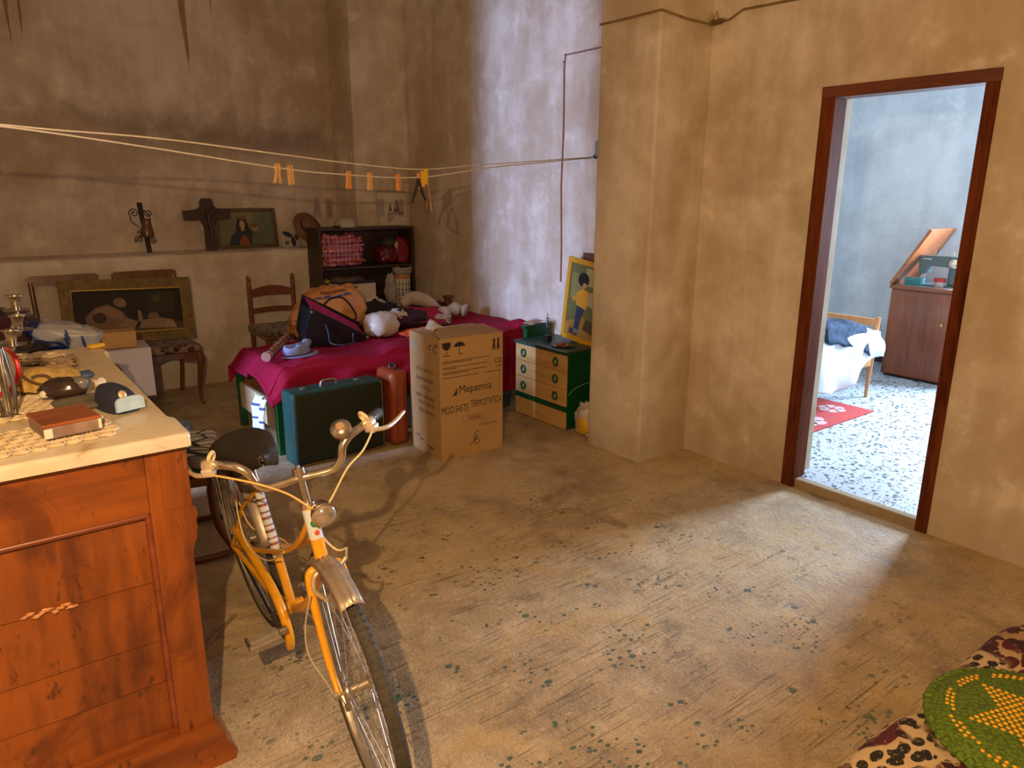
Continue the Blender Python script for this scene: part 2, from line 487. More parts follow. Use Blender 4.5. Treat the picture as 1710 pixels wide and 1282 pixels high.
# pilaster, slightly out of plumb arris
struct(MB().b2((3.108, 2.815, -0.02), (RX + 0.01, 3.262, CEIL), bevel=0.018, seg=3).build('wall_pilaster', M_wall, smooth=40), 'plastered pilaster standing out from the right wall')
struct(MB().b2((XL - 0.2, YB, -0.1), (RX + 0.2, YB + 0.2, CEIL)).build('wall_back', M_wallback), 'tall dim back wall with brown drips')
def ledge(u, v):
    pass
lg = MB()
def ledge_top(u, t):
    x = XL + (3.01 - XL) * u
    prof = [(6.25, -0.05), (6.25, 0.5), (6.25, 1.02), (6.252, 1.05), (6.262, 1.068), (6.285, 1.075), (6.45, 1.076), (6.70, 1.078)]
    i = int(round(t * (len(prof) - 1)))
    y, z = prof[i]
    k = noise.noise(Vector((x * 3.1, i * 1.7, 0))) * 0.010 + noise.noise(Vector((x * 9, i * 2.1, 4))) * 0.004
    if 2 <= i <= 5: y += k; z += k * 0.6
    return (x, y, z)
lg.grid(ledge_top, 90, 8)
struct(lg.build('wall_back_ledge', M_wall, smooth=60), 'thick lower back wall ending in a rough shelf-like ledge')
struct(MB().b2((2.995, 6.25, -0.02), (RX + 0.01, YB + 0.02, CEIL), bevel=0.012).build('wall_column', M_wall), 'plastered corner column behind the bookcase')
struct(MB().b2((XL - 0.15, 1.5, -0.1), (XL, 4.05, CEIL)).b2((XN, 1.35, -0.1), (XL, 1.5, CEIL)).b2((XN - 0.15, YF - 0.2, -0.1), (XN, 1.5, CEIL)).b2((XL - 0.15, 4.39, -0.1), (XL, YB + 0.2, CEIL)).b2((XL - 0.15, 4.05, 2.35), (XL, 4.39, CEIL)).build('wall_left', M_wall))
struct(MB().b2((XN - 0.2, YF - 0.2, -0.1), (RX + 0.2, YF, CEIL)).build('wall_front', M_wall))
# door frame: two jambs, head and sill
d = MB().b2((RX - 0.012, DY1 - 0.068, 0.0), (RX + 0.10, DY1 + 0.004, DZ - 0.05), bevel=0.004).build('door_1', M_frame)
struct(d, 'dark reddish wooden door frame')
MB().b2((RX - 0.012, DY0 - 0.004, 0.0), (RX + 0.10, DY0 + 0.050, DZ - 0.05), bevel=0.004).build('jamb', M_frame, d)
MB().b2((RX - 0.012, DY0 - 0.006, DZ - 0.05), (RX + 0.10, DY1 + 0.006, DZ + 0.004), bevel=0.004).build('head', wood('reddish_door_wood_h', (0.17, 0.044, 0.013), (0.06, 0.014, 0.005), 'y', 10, 0.65, 0.0), d)
struct(MB().b2((RX + 0.002, DY0 + 0.05, -0.05), (RX + 0.055, DY1 - 0.068, 0.050), bevel=0.008).build('trim_1', M_sill), 'rough cement sill of the doorway')
struct(MB().b2((RX + 0.10, DY1 - 0.030, 0.04), (RX + 0.215, DY1 + 0.01, DZ), bevel=0.002).build('trim_2', mk('pale_reveal', (0.62, 0.55, 0.42), (0.45, 0.36, 0.22), 6, 0.8)), 'pale plaster reveal behind the door jamb')

# second room
X2, Y2A, Y2B, C2 = 6.80, -0.6, 4.9, 2.95
struct(MB().b2((RX + 0.20, Y2A - 0.2, -0.1), (X2 + 0.2, Y2B + 0.2, 0.047)).b2((RX + 0.05, DY0 + 0.002, -0.1), (RX + 0.20, DY1 - 0.002, 0.047)).build('floor_second_room', M_terr), 'pale terrazzo floor with dark chips beyond the doorway')
struct(MB().b2((X2, Y2A - 0.2, -0.1), (X2 + 0.14, 1.35, C2)).b2((X2, 2.31, -0.1), (X2 + 0.14, Y2B + 0.2, C2)).b2((X2, 1.35, -0.1), (X2 + 0.14, 2.31, 0.95)).b2((X2, 1.35, 2.20), (X2 + 0.14, 2.31, C2)).build('wall_second_room', M_wall2), 'blue-grey mottled plaster wall of the second room')
struct(MB().b2((RX + 0.2, Y2B, -0.1), (X2, Y2B + 0.2, C2)).build('wall_second_room_side', M_wall2))
struct(MB().b2((RX + 0.2, Y2A - 0.2, -0.1), (X2, Y2A, C2)).build('wall_second_room_side', M_wall2))
struct(MB().b2((RX + 0.2, Y2A - 0.2, C2), (X2 + 0.2, Y2B + 0.2, C2 + 0.1)).build('ceiling_second_room', M_ceil))
struct(MB().b2((X2 - 0.018, Y2A, 0.047), (X2, Y2B, 0.135), bevel=0.004).build('baseboard_second_room', mk('black_skirting', (0.016, 0.017, 0.022), (0.006, 0.006, 0.009), 40, 0.35)), 'black speckled skirting of the second room')
wf = MB()
for y in (1.35, 1.81, 2.27): wf.b2((X2 + 0.03, y, 0.95), (X2 + 0.09, y + 0.04, 2.20))
for z in (0.95, 2.16): wf.b2((X2 + 0.03, 1.35, z), (X2 + 0.09, 2.31, z + 0.04))
struct(wf.build('window_1', mk('window_paint', (0.7, 0.68, 0.62), None, 8, 0.5)))
# ================================================================ sideboard with marble top
M_ma = wood('sideboard_mahogany', (0.30, 0.076, 0.007), (0.09, 0.018, 0.003), 'z', 5, 0.42, 0.18, 0.1)
M_ma_h = wood('sideboard_mahogany_rail', (0.31, 0.079, 0.007), (0.09, 0.019, 0.003), 'x', 5, 0.42, 0.18, 0.1)
for _m in (M_ma, M_ma_h):
    nt = _m.node_tree; b = nt.nodes['Principled BSDF']
    src = b.inputs['Base Color'].links[0].from_socket
    v = _coords(nt)
    st_ = _map(nt, _noise(nt, v, 3.4, 6, 0.7, 0.8), 0.50, 0.66)
    sp_ = _map(nt, _noise(nt, _coords(nt, (1, 1, 0.35)), 26, 4, 0.7), 0.60, 0.68)
    col = _mix(nt, _math(nt, 'MULTIPLY', st_, 0.65), src, (0.07, 0.012, 0.003))
    col = _mix(nt, _math(nt, 'MULTIPLY', sp_, 0.7), col, (0.035, 0.009, 0.004))
    nt.links.new(col, b.inputs['Base Color'])
M_dark = mk('dark_recess', (0.02, 0.012, 0.008), None, 10, 0.9)
def marble():
    m, nt, b = _nt('cream_marble')
    v = _coords(nt)
    f = _noise(nt, v, 7, 6, 0.65, 1.2)
    col = _ramp(nt, f, [(0.3, (0.40, 0.30, 0.16)), (0.45, (0.60, 0.50, 0.33)), (0.7, (0.68, 0.60, 0.44))])
    nt.links.new(col, b.inputs['Base Color']); b.inputs['Roughness'].default_value = 0.32
    return m
M_marble = marble()
DX0, DXR, DYA, DYB = -0.62, 0.395, 1.885, 3.09
sb = thing('sideboard', 'old reddish wooden sideboard with a cream marble top, nearest piece at left', 'sideboard', (0, 0, 0))
# carcass of the end we see: stiles, rails, sunk panel of three warped boards
MB().b2((DX0, DYA + 0.03, 0.06), (DXR - 0.05, DYB - 0.03, 0.965)).build('carcass', M_ma, sb)
MB().b2((0.302, DYA, 0.09), (DXR - 0.004, DYA + 0.06, 0.965), bevel=0.004).build('stile', M_ma, sb)
MB().b2((DX0, DYA, 0.09), (DX0 + 0.1, DYA + 0.06, 0.965), bevel=0.004).build('stile', M_ma, sb)
MB().b2((DX0 + 0.1, DYA + 0.001, 0.792), (0.302, DYA + 0.05, 0.965), bevel=0.003).build('rail', M_ma_h, sb)
MB().b2((DX0 + 0.1, DYA + 0.001, 0.06), (0.302, DYA + 0.05, 0.16), bevel=0.003).build('rail', M_ma_h, sb)
# moulding round the panel
mo = MB()
mo.tube([(DX0 + 0.1, DYA + 0.006, 0.787), (0.296, DYA + 0.006, 0.787)], 0.008, 8)
mo.tube([(0.296, DYA + 0.006, 0.792), (0.296, DYA + 0.006, 0.16)], 0.008, 8)
mo.build('panel_moulding', wood('sideboard_moulding', (0.26, 0.06, 0.02), (0.09, 0.018, 0.006), 'x', 8, 0.35, 0.3), sb, smooth=50)
zs = [0.16, 0.305, 0.425, 0.60, 0.782]
for i in range(4):
    z0, z1 = zs[i], zs[i + 1]
    def bd(u, v, z0=z0, z1=z1, i=i):
        x = DX0 + 0.1 + (0.292 - DX0 - 0.1) * u
        lip = 0.010 * (1 - v) ** 2.2 + 0.006 * math.sin(PI * v)
        y = DYA + 0.024 - lip + 0.003 * noise.noise(Vector((x * 5, v * 3, i)))
        z = z0 + (z1 - z0) * v + (0.010 * noise.noise(Vector((x * 4, i * 3.3, 1))) if 0 < v < 1 or i > 0 else 0) * (1 - v)
        return (x, y, z)
    MB().grid(bd, 40, 10).build('panel_board', M_ma, sb, smooth=60)
sp = MB()
for k in range(9):
    x = 0.02 + k * 0.012
    sp.blob((x - 0.01, DYA + 0.012, 0.602 + 0.006 * math.sin(k * 2.1)), (0.010, 0.004, 0.004), 0.9, 4, k, 8, 6)
sp.build('chipped_veneer', mk('raw_chip', (0.62, 0.30, 0.12), (0.35, 0.12, 0.04), 30, 0.5), sb, smooth=60)
# corner column standing proud on the long front
MB().b2((DXR - 0.06, DYA - 0.004, 0.79), (DXR + 0.006, DYA + 0.10, 0.965), bevel=0.004).build('column_block', M_ma, sb)
cp = [(0, 0.79), (0.012, 0.785), (0.016, 0.765), (0.011, 0.745), (0.013, 0.73), (0.008, 0.712), (0.009, 0.70), (0.0, 0.68), (-0.005, 0.66), (-0.06, 0.66), (-0.06, 0.79)]
MB(TR((DXR, 0, 0))).prism(cp, DYA - 0.002, DYA + 0.09).build('carved_bracket', M_ma, sb)
MB().tube([(DXR - 0.032, DYA + 0.045, 0.10), (DXR - 0.032, DYA + 0.045, 0.68)], [0.03, 0.03], 14).build('column', M_ma, sb, smooth=60)
MB().b2((DXR - 0.06, DYB - 0.10, 0.06), (DXR + 0.004, DYB, 0.965), bevel=0.004).build('column_block', M_ma, sb)
bp = [(-1.06, 0.0), (0.042, 0.0), (0.046, 0.03), (0.038, 0.05), (0.022, 0.07), (0.018, 0.10), (0.004, 0.115), (0.0, 0.135), (-1.06, 0.135)]
MB(TR((DXR, 0, 0))).prism(bp, DYA - 0.02, DYA + 0.13).build('base_moulding', M_ma_h, sb)
MB().b2((DX0, DYA + 0.13, 0.0), (DXR - 0.01, DYB, 0.11), bevel=0.004).build('plinth', M_ma_h, sb)
# doors of the long side that faces the room
for k in range(2):
    y0 = DYA + 0.115 + k * 0.495
    dr = MB().b2((DXR - 0.052, y0, 0.13), (DXR - 0.03, y0 + 0.475, 0.78), bevel=0.005).build('door', M_ma, sb)
    MB().lathe([(0.004, 0), (0.012, 0.012), (0.013, 0.02), (0, 0.026)], TR((DXR - 0.03, y0 + (0.43 if k == 0 else 0.045), 0.48), ry=PI / 2), 12).build('knob', mk('brass_dull', (0.55, 0.38, 0.14), None, 20, 0.35, 1.0), dr, smooth=60)
    df = MB().b2((DXR - 0.052, y0, 0.80), (DXR - 0.028, y0 + 0.475, 0.945), bevel=0.005).build('drawer', M_ma, sb)
# marble slab with ears at the corners
ml = [(DX0 - 0.02, DYA - 0.052), (0.396, DYA - 0.052), (0.404, DYA - 0.047), (0.408, DYA - 0.03), (0.408, DYA + 0.115), (0.378, DYA + 0.125), (0.378, DYB - 0.10), (0.412, DYB - 0.09), (0.412, DYB + 0.04), (DX0 - 0.02, DYB + 0.04)]
bmm = MB()
TOP = 1.0
a = [bmm._v((x, y, TOP - 0.034)) for x, y in ml]; b_ = [bmm._v((x, y, TOP)) for x, y in ml]
bmm._f(a[::-1]); bmm._f(b_)
for i in range(len(ml)): bmm._f((a[i], a[(i + 1) % len(ml)], b_[(i + 1) % len(ml)], b_[i]))
es = [e for e in bmm.bm.edges if all(v in b_ for v in e.verts)]
bmesh.ops.bevel(bmm.bm, geom=es, offset=0.012, segments=3, affect='EDGES', profile=0.6)
bmm.build('marble_top', M_marble, sb, smooth=40)

# ---- things lying on the marble
M_lace = mk('ecru_lace', (0.72, 0.60, 0.40), (0.55, 0.43, 0.26), 30, 0.85)
def doily(name, label, loc, rz, nx, ny, r):
    root = thing(name, label, 'doily', loc, rz)
    mb = MB()
    for i in range(nx):
        for j in range(ny):
            cx = (i + 0.5 * (j % 2)) * r * 1.9; cy = j * r * 1.62
            n = 12
            for q, rr in ((0, 1.0), (1, 0.52)):
                mb.tube([(cx + r * rr * math.cos(2 * PI * k / n), cy + r * rr * math.sin(2 * PI * k / n), 0.004 + 0.003 * noise.noise(Vector((cx * 40, cy * 40, k)))) for k in range(n)], 0.0032, 5, closed=True)
    mb.build('crochet_ring_mesh', M_lace, root, smooth=60)
    return root
doily('doily', 'ecru crochet runner lying along the near edge of the marble', (-0.12, 1.885, TOP), R(8), 11, 6, 0.019)
doily('doily', 'ecru crochet doily under the dark shell farther back on the marble', (-0.02, 2.20, TOP), R(4), 7, 9, 0.016)
# wooden box with a steel-grey side
wb = thing('wooden_box', 'flat red-brown wooden box with pale front side on the crochet runner', 'box', (0.160, 2.01, TOP + 0.010), R(9)); wb.scale = (0.88, 0.88, 0.88)
MB().box((0, 0, 0.018), (0.135, 0.155, 0.032), bevel=0.003).build('body', mk('worn_pale_wood', (0.30, 0.20, 0.15), (0.18, 0.11, 0.08), 18, 0.5), wb)
MB().box((0, 0.002, 0.038), (0.142, 0.162, 0.010), bevel=0.003).build('lid', wood('box_lid_wood', (0.36, 0.10, 0.02), (0.17, 0.04, 0.01), 'x', 10, 0.35, 0.3), wb)
MB().box((-0.060, -0.079, 0.018), (0.02, 0.003, 0.026), bevel=0.001).build('corner_plate', mk('bone', (0.75, 0.68, 0.55), None, 20, 0.5), wb)
MB().box((0.066, -0.079, 0.02), (0.008, 0.003, 0.028), bevel=0.001).build('corner_plate', mk('bone', (0.75, 0.68, 0.55)), wb)
# navy side cap with light blue front
cpx = thing('forage_hat', 'navy blue folded cap with pale blue front panel and round gold badge', 'cap', (0.300, 2.17, TOP), R(17)); cpx.scale = (0.66, 0.66, 0.72)
M_navy = mk('navy_felt', (0.020, 0.026, 0.055), (0.010, 0.012, 0.03), 60, 0.9, bump=0.2, bscale=220)
M_pale = mk('pale_blue_cloth', (0.42, 0.58, 0.68), (0.33, 0.47, 0.58), 25, 0.9, bump=0.2, bscale=200)
def capshape(u, v):
    a = 2 * PI * u; ph = PI / 2 * v
    n = 0.62
    cx = math.copysign(abs(math.cos(a)) ** n, math.cos(a)); cy = math.copysign(abs(math.sin(a)) ** n, math.sin(a))
    k = math.cos(ph) ** 0.42
    return (0.062 * cx * k * (1 - 0.12 * max(0, cy)), 0.108 * cy * k + 0.018 * v, 0.086 * math.sin(ph) * (1 + 0.10 * cy * k))
MB().grid(capshape, 44, 14, cu=True).build('crown', M_navy, cpx, smooth=60)
fr = [(0.057 * math.copysign(abs(math.cos(PI * k / 18)) ** 0.42, math.cos(PI * k / 18)), 0.002 + 0.052 * math.sin(PI * k / 18) ** 0.42) for k in range(19)]
MB().prism(fr, -0.120, -0.106, TR((0, 0, 0), rx=R(-5))).build('front_panel', M_pale, cpx, smooth=40)
MB().lathe([(0, 0), (0.017, 0.001), (0.016, 0.004), (0.008, 0.006), (0, 0.006)], TR((-0.018, -0.096, 0.071), rx=R(62)), 18).build('badge', mk('gold_badge', (0.75, 0.48, 0.26), (0.8, 0.62, 0.4), 90, 0.35, 0.6), cpx, smooth=60)
# grey folded part of a cloth lying behind the cap
tag(MB().blob((0.235, 2.255, TOP + 0.010), (0.075, 0.07, 0.012), 0.3, 2, 4, 20, 10, 0.8).build('folded_cloth', mk('olive_grey_cloth', (0.17, 0.145, 0.10), (0.10, 0.085, 0.06), 20, 0.95), smooth=60), 'flat olive-grey folded cloth between the dark shell and the navy cap', 'cloth')
# dark polished shell / stone
sh = thing('carved_shell', 'glossy dark brown shell-shaped carving with white tip on the doily', 'ornament', (0.197, 2.33, TOP + 0.008), R(-18))
MB().blob((0, 0, 0.030), (0.062, 0.042, 0.030), 0.18, 1.6, 3, 26, 16, 0.9).build('body', mk('dark_shell', (0.055, 0.032, 0.022), (0.02, 0.012, 0.010), 9, 0.22), sh, smooth=80)
MB().blob((0.042, 0.0, 0.040), (0.026, 0.026, 0.022), 0.2, 1.6, 8, 20, 12).build('grey_tip', mk('grey_shell', (0.22, 0.21, 0.2), (0.07, 0.07, 0.07), 14, 0.25), sh, smooth=80)
MB().blob((-0.042, -0.028, 0.022), (0.014, 0.010, 0.011), 0.4, 3, 2, 12, 8).build('white_tip', mk('white_shell', (0.8, 0.74, 0.64), None, 20, 0.4), sh, smooth=80)
# ochre knitted piece, ribbed
kn = thing('knitted_cap', 'ochre ribbed knitted cap lying behind the dark shell', 'cap', (0.175, 2.53, TOP + 0.010), R(-10))
def knit(u, v):
    a = 2 * PI * u; ph = PI / 2 * v
    rib = 1 + 0.05 * math.sin(16 * a)
    x = 0.088 * math.cos(a) * math.cos(ph) * rib; y = 0.098 * math.sin(a) * math.cos(ph) * rib
    return (x + 0.006 * noise.noise(Vector((x * 30, y * 30, 0))), y, 0.052 * math.sin(ph) ** 0.8 * (1 + 0.35 * noise.noise(Vector((x * 14, y * 14, 2)))))
MB().grid(knit, 64, 10, cu=True).build('ribbed_body', mk('ochre_wool', (0.62, 0.42, 0.13), (0.42, 0.25, 0.06), 40, 0.95, bump=0.3, bscale=150), kn, smooth=70)
MB().tube(catmull([(-0.05, -0.07, 0.045), (-0.03, -0.085, 0.03), (0.0, -0.10, 0.022), (0.02, -0.085, 0.03), (0.0, -0.07, 0.042), (-0.03, -0.075, 0.04)], 5), 0.005, 6).build('cord', mk('brown_cord', (0.12, 0.07, 0.035), None, 30, 0.8), kn, smooth=60)
# little things
tag(MB().blob((0.283, 2.60, TOP + 0.010), (0.022, 0.030, 0.010), 0.2, 2, 1, 16, 10, 0.7).build('purse', mk('blue_plastic', (0.05, 0.11, 0.26), None, 20, 0.45), smooth=70), 'small blue oval purse beside the ochre cap', 'purse')
tag(MB().lathe([(0.012, 0), (0.014, 0.004), (0.009, 0.022), (0.017, 0.030), (0.016, 0.032), (0, 0.030)], TR((0.283, 2.435, TOP + 0.014), ry=R(80), rz=R(-50)), 14).build('thimble', mk('ivory', (0.76, 0.69, 0.52), None, 20, 0.5), smooth=50), 'tiny ivory cup lying between the ochre cap and the navy cap', 'cup')
tag(MB().box((0.385, 3.085, TOP + 0.008), (0.055, 0.030, 0.014), rz=R(20), bevel=0.004).build('sponge', mk('yellow_sponge', (0.80, 0.52, 0.07), (0.7, 0.42, 0.05), 60, 0.9, bump=0.3, bscale=200)), 'yellow sponge block at the far corner of the marble', 'sponge')
# crumpled cream paper and a rag towards the back
cr = thing('paper_scrap', 'crumpled cream paper scraps at the back of the marble', 'paper', (0.2, 2.86, TOP))
MB().blob((0, 0.05, 0.02), (0.075, 0.05, 0.016), 0.5, 3, 11, 26, 14, 0.8, fold=0.5).build('upper_sheet', mk('cream_paper', (0.66, 0.55, 0.38), (0.5, 0.4, 0.26), 20, 0.9), cr, smooth=25)
MB().blob((0.03, -0.06, 0.016), (0.05, 0.06, 0.016), 0.5, 3, 17, 26, 14, 0.8, fold=0.5).build('lower_sheet', mk('tan_paper', (0.42, 0.31, 0.19), (0.28, 0.2, 0.12), 20, 0.9), cr, smooth=25)
tag(MB().blob((0.10, 3.00, TOP + 0.03), (0.12, 0.055, 0.028), 0.4, 2, 5, 26, 14, 0.8).build('dark_pouch', mk('black_leather_soft', (0.012, 0.011, 0.012), None, 20, 0.5), smooth=60), 'black soft pouch at the back of the marble beside the candelabra', 'pouch')
# red rimmed plate leaning
pl = thing('red_rimmed_plate', 'round white plate with a wide red rim standing on edge behind the candelabra', 'plate', (0.050, 2.50, TOP + 0.082), R(-38)); pl.scale = (0.82, 0.82, 0.82)
MB(TR(rx=R(82))).lathe([(0, 0), (0.075, 0.0), (0.09, 0.006), (0.091, 0.009), (0.075, 0.004), (0, 0.004)], None, 36).build('white_well', mk('plate_white', (0.72, 0.66, 0.58), (0.6, 0.53, 0.45), 40, 0.4), pl, smooth=40)
rim = MB(TR(rx=R(82))); rim.tube([(0.091 * math.cos(2 * PI * k / 40), 0.091 * math.sin(2 * PI * k / 40), 0.008) for k in range(40)], 0.0085, 8, closed=True)
rim.build('red_rim', mk('red_enamel', (0.62, 0.012, 0.012), (0.5, 0.008, 0.008), 20, 0.25), pl, smooth=60)
# candelabra: three cups on curved arms
M_pew = mk('pewter', (0.40, 0.35, 0.28), (0.22, 0.19, 0.15), 14, 0.28, 0.9)
ca = thing('candelabra', 'tarnished pewter three-armed candelabra at the left end of the marble', 'candelabra', (0.06, 2.24, TOP), R(-20))
st = MB()
for k in range(4):
    a = PI / 2 * k + 0.5
    st.tube(catmull([(0.012 * math.cos(a), 0.012 * math.sin(a), 0.0), (0.02 * math.cos(a), 0.02 * math.sin(a), 0.07), (0.013 * math.cos(a), 0.013 * math.sin(a), 0.15), (0.006 * math.cos(a), 0.006 * math.sin(a), 0.20)], 5), 0.0055, 6)
st.build('stem', M_pew, ca, smooth=60)
MB().lathe([(0.0, 0.0), (0.03, 0.0), (0.03, 0.004), (0.014, 0.010), (0.010, 0.02), (0, 0.02)], None, 18).build('foot', M_pew, ca, smooth=50)
def cup(root, x, y, z, s=1.0):
    c = MB().lathe([(0.0, 0), (0.030 * s, 0.001), (0.032 * s, 0.003), (0.010, 0.006), (0.012, 0.02), (0.015, 0.034), (0.021, 0.038), (0.021, 0.040), (0.013, 0.038), (0.011, 0.02), (0, 0.02)], TR((x, y, z)), 20).build('candle_cup', M_pew, root, smooth=50)
for x, y, z in ((0.048, 0.02, 0.225), (-0.05, -0.02, 0.215), (0.03, 0.085, 0.268), (0.052, -0.055, 0.20)):
    MB().tube(catmull([(0, 0, 0.18), (x * 0.5, y * 0.5, 0.205), (x * 0.95, y * 0.95, z - 0.012), (x, y, z + 0.002)], 6), 0.005, 7).build('arm', M_pew, ca, smooth=60)
    cup(ca, x, y, z)
# ================================================================ bicycle
M_yel = mk('bike_yellow', (0.74, 0.36, 0.010), (0.62, 0.27, 0.008), 14, 0.38, 0.0, coat=0.3)
M_chr = mk('bike_chrome', (0.62, 0.56, 0.48), (0.42, 0.36, 0.28), 25, 0.22, 0.95)
M_alu = mk('bike_alloy', (0.50, 0.46, 0.40), (0.33, 0.29, 0.24), 30, 0.42, 0.8)
M_rub = mk('bike_rubber', (0.055, 0.048, 0.040), (0.03, 0.027, 0.022), 40, 0.75, bump=0.3, bscale=160)
M_blk = mk('bike_black', (0.012, 0.012, 0.013), None, 20, 0.45)
M_cab = mk('bike_cable', (0.74, 0.58, 0.34), (0.66, 0.48, 0.24), 12, 0.5)
M_cabo = mk('bike_cable_orange', (0.80, 0.47, 0.14), None, 12, 0.5)
M_whi = mk('bike_sticker', (0.62, 0.66, 0.70), (0.5, 0.55, 0.62), 20, 0.4)
LEAN, RC, FC = R(6.5), Vector((0.757, 2.53, 0)), Vector((0.716, 1.53, 0))
fwd = (FC - RC).normalized(); left = Vector((-fwd.y, fwd.x, 0))
u2 = Vector((0, 0, 1)) * math.cos(LEAN) - left * math.sin(LEAN)
l2 = left * math.cos(LEAN) + Vector((0, 0, 1)) * math.sin(LEAN)
bk = thing('bicycle', 'yellow step-through bicycle with chrome handlebar parked beside the sideboard', 'bicycle')
bm4 = Matrix((fwd, l2, u2)).transposed().to_4x4(); bm4.translation = RC
bk.matrix_world = bm4
WR = 0.335
def wheel(name, c, ang, spokes=32):
    """wheel in its own frame: rotated by ang about z, centred at c"""
    Mw = TR(c, rz=ang)
    def circ(r, n=72): return [(r * math.cos(2 * PI * k / n), 0, r * math.sin(2 * PI * k / n)) for k in range(n)]
    wh = MB(Mw).tube(circ(WR - 0.018, 80), 0.0175, 12, closed=True).build(name, M_rub, bk, smooth=80)
    tr = MB(Mw)
    for k in range(110):
        a = 2 * PI * k / 110
        for s_ in (-1, 1):
            tr.box((((WR - 0.004) * math.cos(a)), s_ * 0.008, ((WR - 0.004) * math.sin(a))), (0.007, 0.006, 0.011), ry=-a + PI / 2)
    t_ = tr.build('tread', M_rub, wh); t_['kind'] = 'stuff'
    rm = MB(Mw)
    rm.grid(lambda u, v: (lambda q: ((q[0]) * math.cos(2 * PI * u), q[1], q[0] * math.sin(2 * PI * u)))([(WR - 0.030, -0.0135), (WR - 0.047, -0.011), (WR - 0.050, 0), (WR - 0.047, 0.011), (WR - 0.030, 0.0135), (WR - 0.036, 0)][int(round(v * 6)) % 6]), 72, 6, cu=True, cv=True)
    rm.build('rim', M_alu, wh, smooth=45)
    hb = MB(Mw)
    hb.tube([(0, -0.062, 0), (0, 0.062, 0)], 0.0045, 8)
    hb.tube([(0, -0.036, 0), (0, -0.03, 0), (0, -0.024, 0), (0, 0.024, 0), (0, 0.03, 0), (0, 0.036, 0)], [0.02, 0.021, 0.012, 0.012, 0.021, 0.02], 14)
    hb.tube([(0, -0.066, 0), (0, -0.054, 0)], 0.011, 6); hb.tube([(0, 0.054, 0), (0, 0.066, 0)], 0.011, 6)
    hb.build('hub', M_alu, wh, smooth=40)
    for k in range(spokes):
        a = 2 * PI * k / spokes; s_ = 1 if k % 2 else -1; tw = 0.55 if (k // 2) % 2 else -0.55
        so = MB(Mw).tube([(0.019 * math.cos(a + tw * 2), s_ * 0.031, 0.019 * math.sin(a + tw * 2)), ((WR - 0.047) * math.cos(a), s_ * 0.002, (WR - 0.047) * math.sin(a))], 0.0012, 4).build('spoke', M_alu, wh)
    return wh
STEER = R(-5)
# steering axis from lower to upper head bearing
HB, HT = Vector((0.885, 0, 0.665)), Vector((0.852, 0, 0.80))
ax = (HT - HB).normalized()
def steer(p):
    p = Vector(p) - HB
    return HB + Matrix.Rotation(STEER, 3, ax) @ p
fh = steer((1.0, 0, WR))
wheel('wheel', (0, 0, WR), 0.0)
wheel('wheel', fh, STEER)
# frame
fr = MB()
BBX = Vector((0.452, 0, 0.285)); ST = Vector((0.315, 0, 0.69))
fr.tube([HB, HT], 0.0175, 14)
fr.tube([BBX, ST], 0.0145, 12)
fr.tube(catmull([HB + Vector((-0.004, 0, 0.02)), (0.80, 0, 0.555), (0.66, 0, 0.41), (0.52, 0, 0.315), BBX], 5), 0.0155, 12)
for s_ in (-1, 1):
    fr.tube(catmull([HT + Vector((-0.006, 0, -0.03)), (0.76, s_ * 0.012, 0.67), (0.60, s_ * 0.018, 0.565), (0.40, s_ * 0.022, 0.475), (0.25, s_ * 0.038, 0.42), (0.0, s_ * 0.058, WR)], 5), 0.0085, 10)
    fr.tube([ST + Vector((0.006, 0, -0.03)), (0.2, s_ * 0.035, 0.56), (0, s_ * 0.06, WR)], 0.0075, 8)
    fr.tube([BBX, (0.30, s_ * 0.035, 0.295), (0, s_ * 0.06, WR)], 0.009, 8)
fr.tube([BBX + Vector((0, -0.036, 0)), BBX + Vector((0, 0.036, 0))], 0.021, 14)
fr.build('frame', M_yel, bk, smooth=60)
# decals
MB().tube([BBX.lerp(ST, 0.40), BBX.lerp(ST, 0.90)], 0.0150, 14).build('seat_tube_decal', M_whi, bk, smooth=60)
dc = MB()
for k in range(9):
    t0 = 0.44 + k * 0.05
    dc.tube([BBX.lerp(ST, t0), BBX.lerp(ST, t0 + (0.022 if k % 2 else 0.012))], 0.0154, 14)
dc.build('decal_stripe', mk('decal_stripe', (0.45, 0.10, 0.05), (0.08, 0.06, 0.07), 90, 0.5), bk, smooth=60)
MB().tube([HB.lerp(HT, 0.40), HB.lerp(HT, 0.97)], 0.0181, 16).build('head_badge', M_whi, bk, smooth=60)
nb = Matrix.Translation(HB.lerp(HT, 0.62)) @ Matrix.Rotation(-0.24, 4, 'Y')
MB(nb @ TR((0.0185, 0, 0.012), ry=PI / 2)).lathe([(0, 0), (0.011, 0), (0.011, 0.001), (0, 0.0012)], None, 18).build('badge_green', mk('badge_green', (0.02, 0.22, 0.06), None, 30, 0.5), bk)
MB(nb @ TR((0.0192, 0, 0.015), ry=PI / 2)).lathe([(0, 0), (0.0055, 0), (0, 0.0012)], None, 14).build('badge_white', M_whi, bk)
MB(nb @ TR((0.0185, 0, -0.014), ry=PI / 2)).lathe([(0, 0), (0.007, 0), (0, 0.0012)], None, 14).build('badge_red', mk('badge_red', (0.6, 0.08, 0.05), None, 30, 0.5), bk)
# head set rings
for p in (HB + ax * -0.006, HT + ax * 0.006):
    MB().tube([p - ax * 0.006, p + ax * 0.006], [0.021, 0.019], 16).build('headset_ring', M_chr, bk, smooth=40)
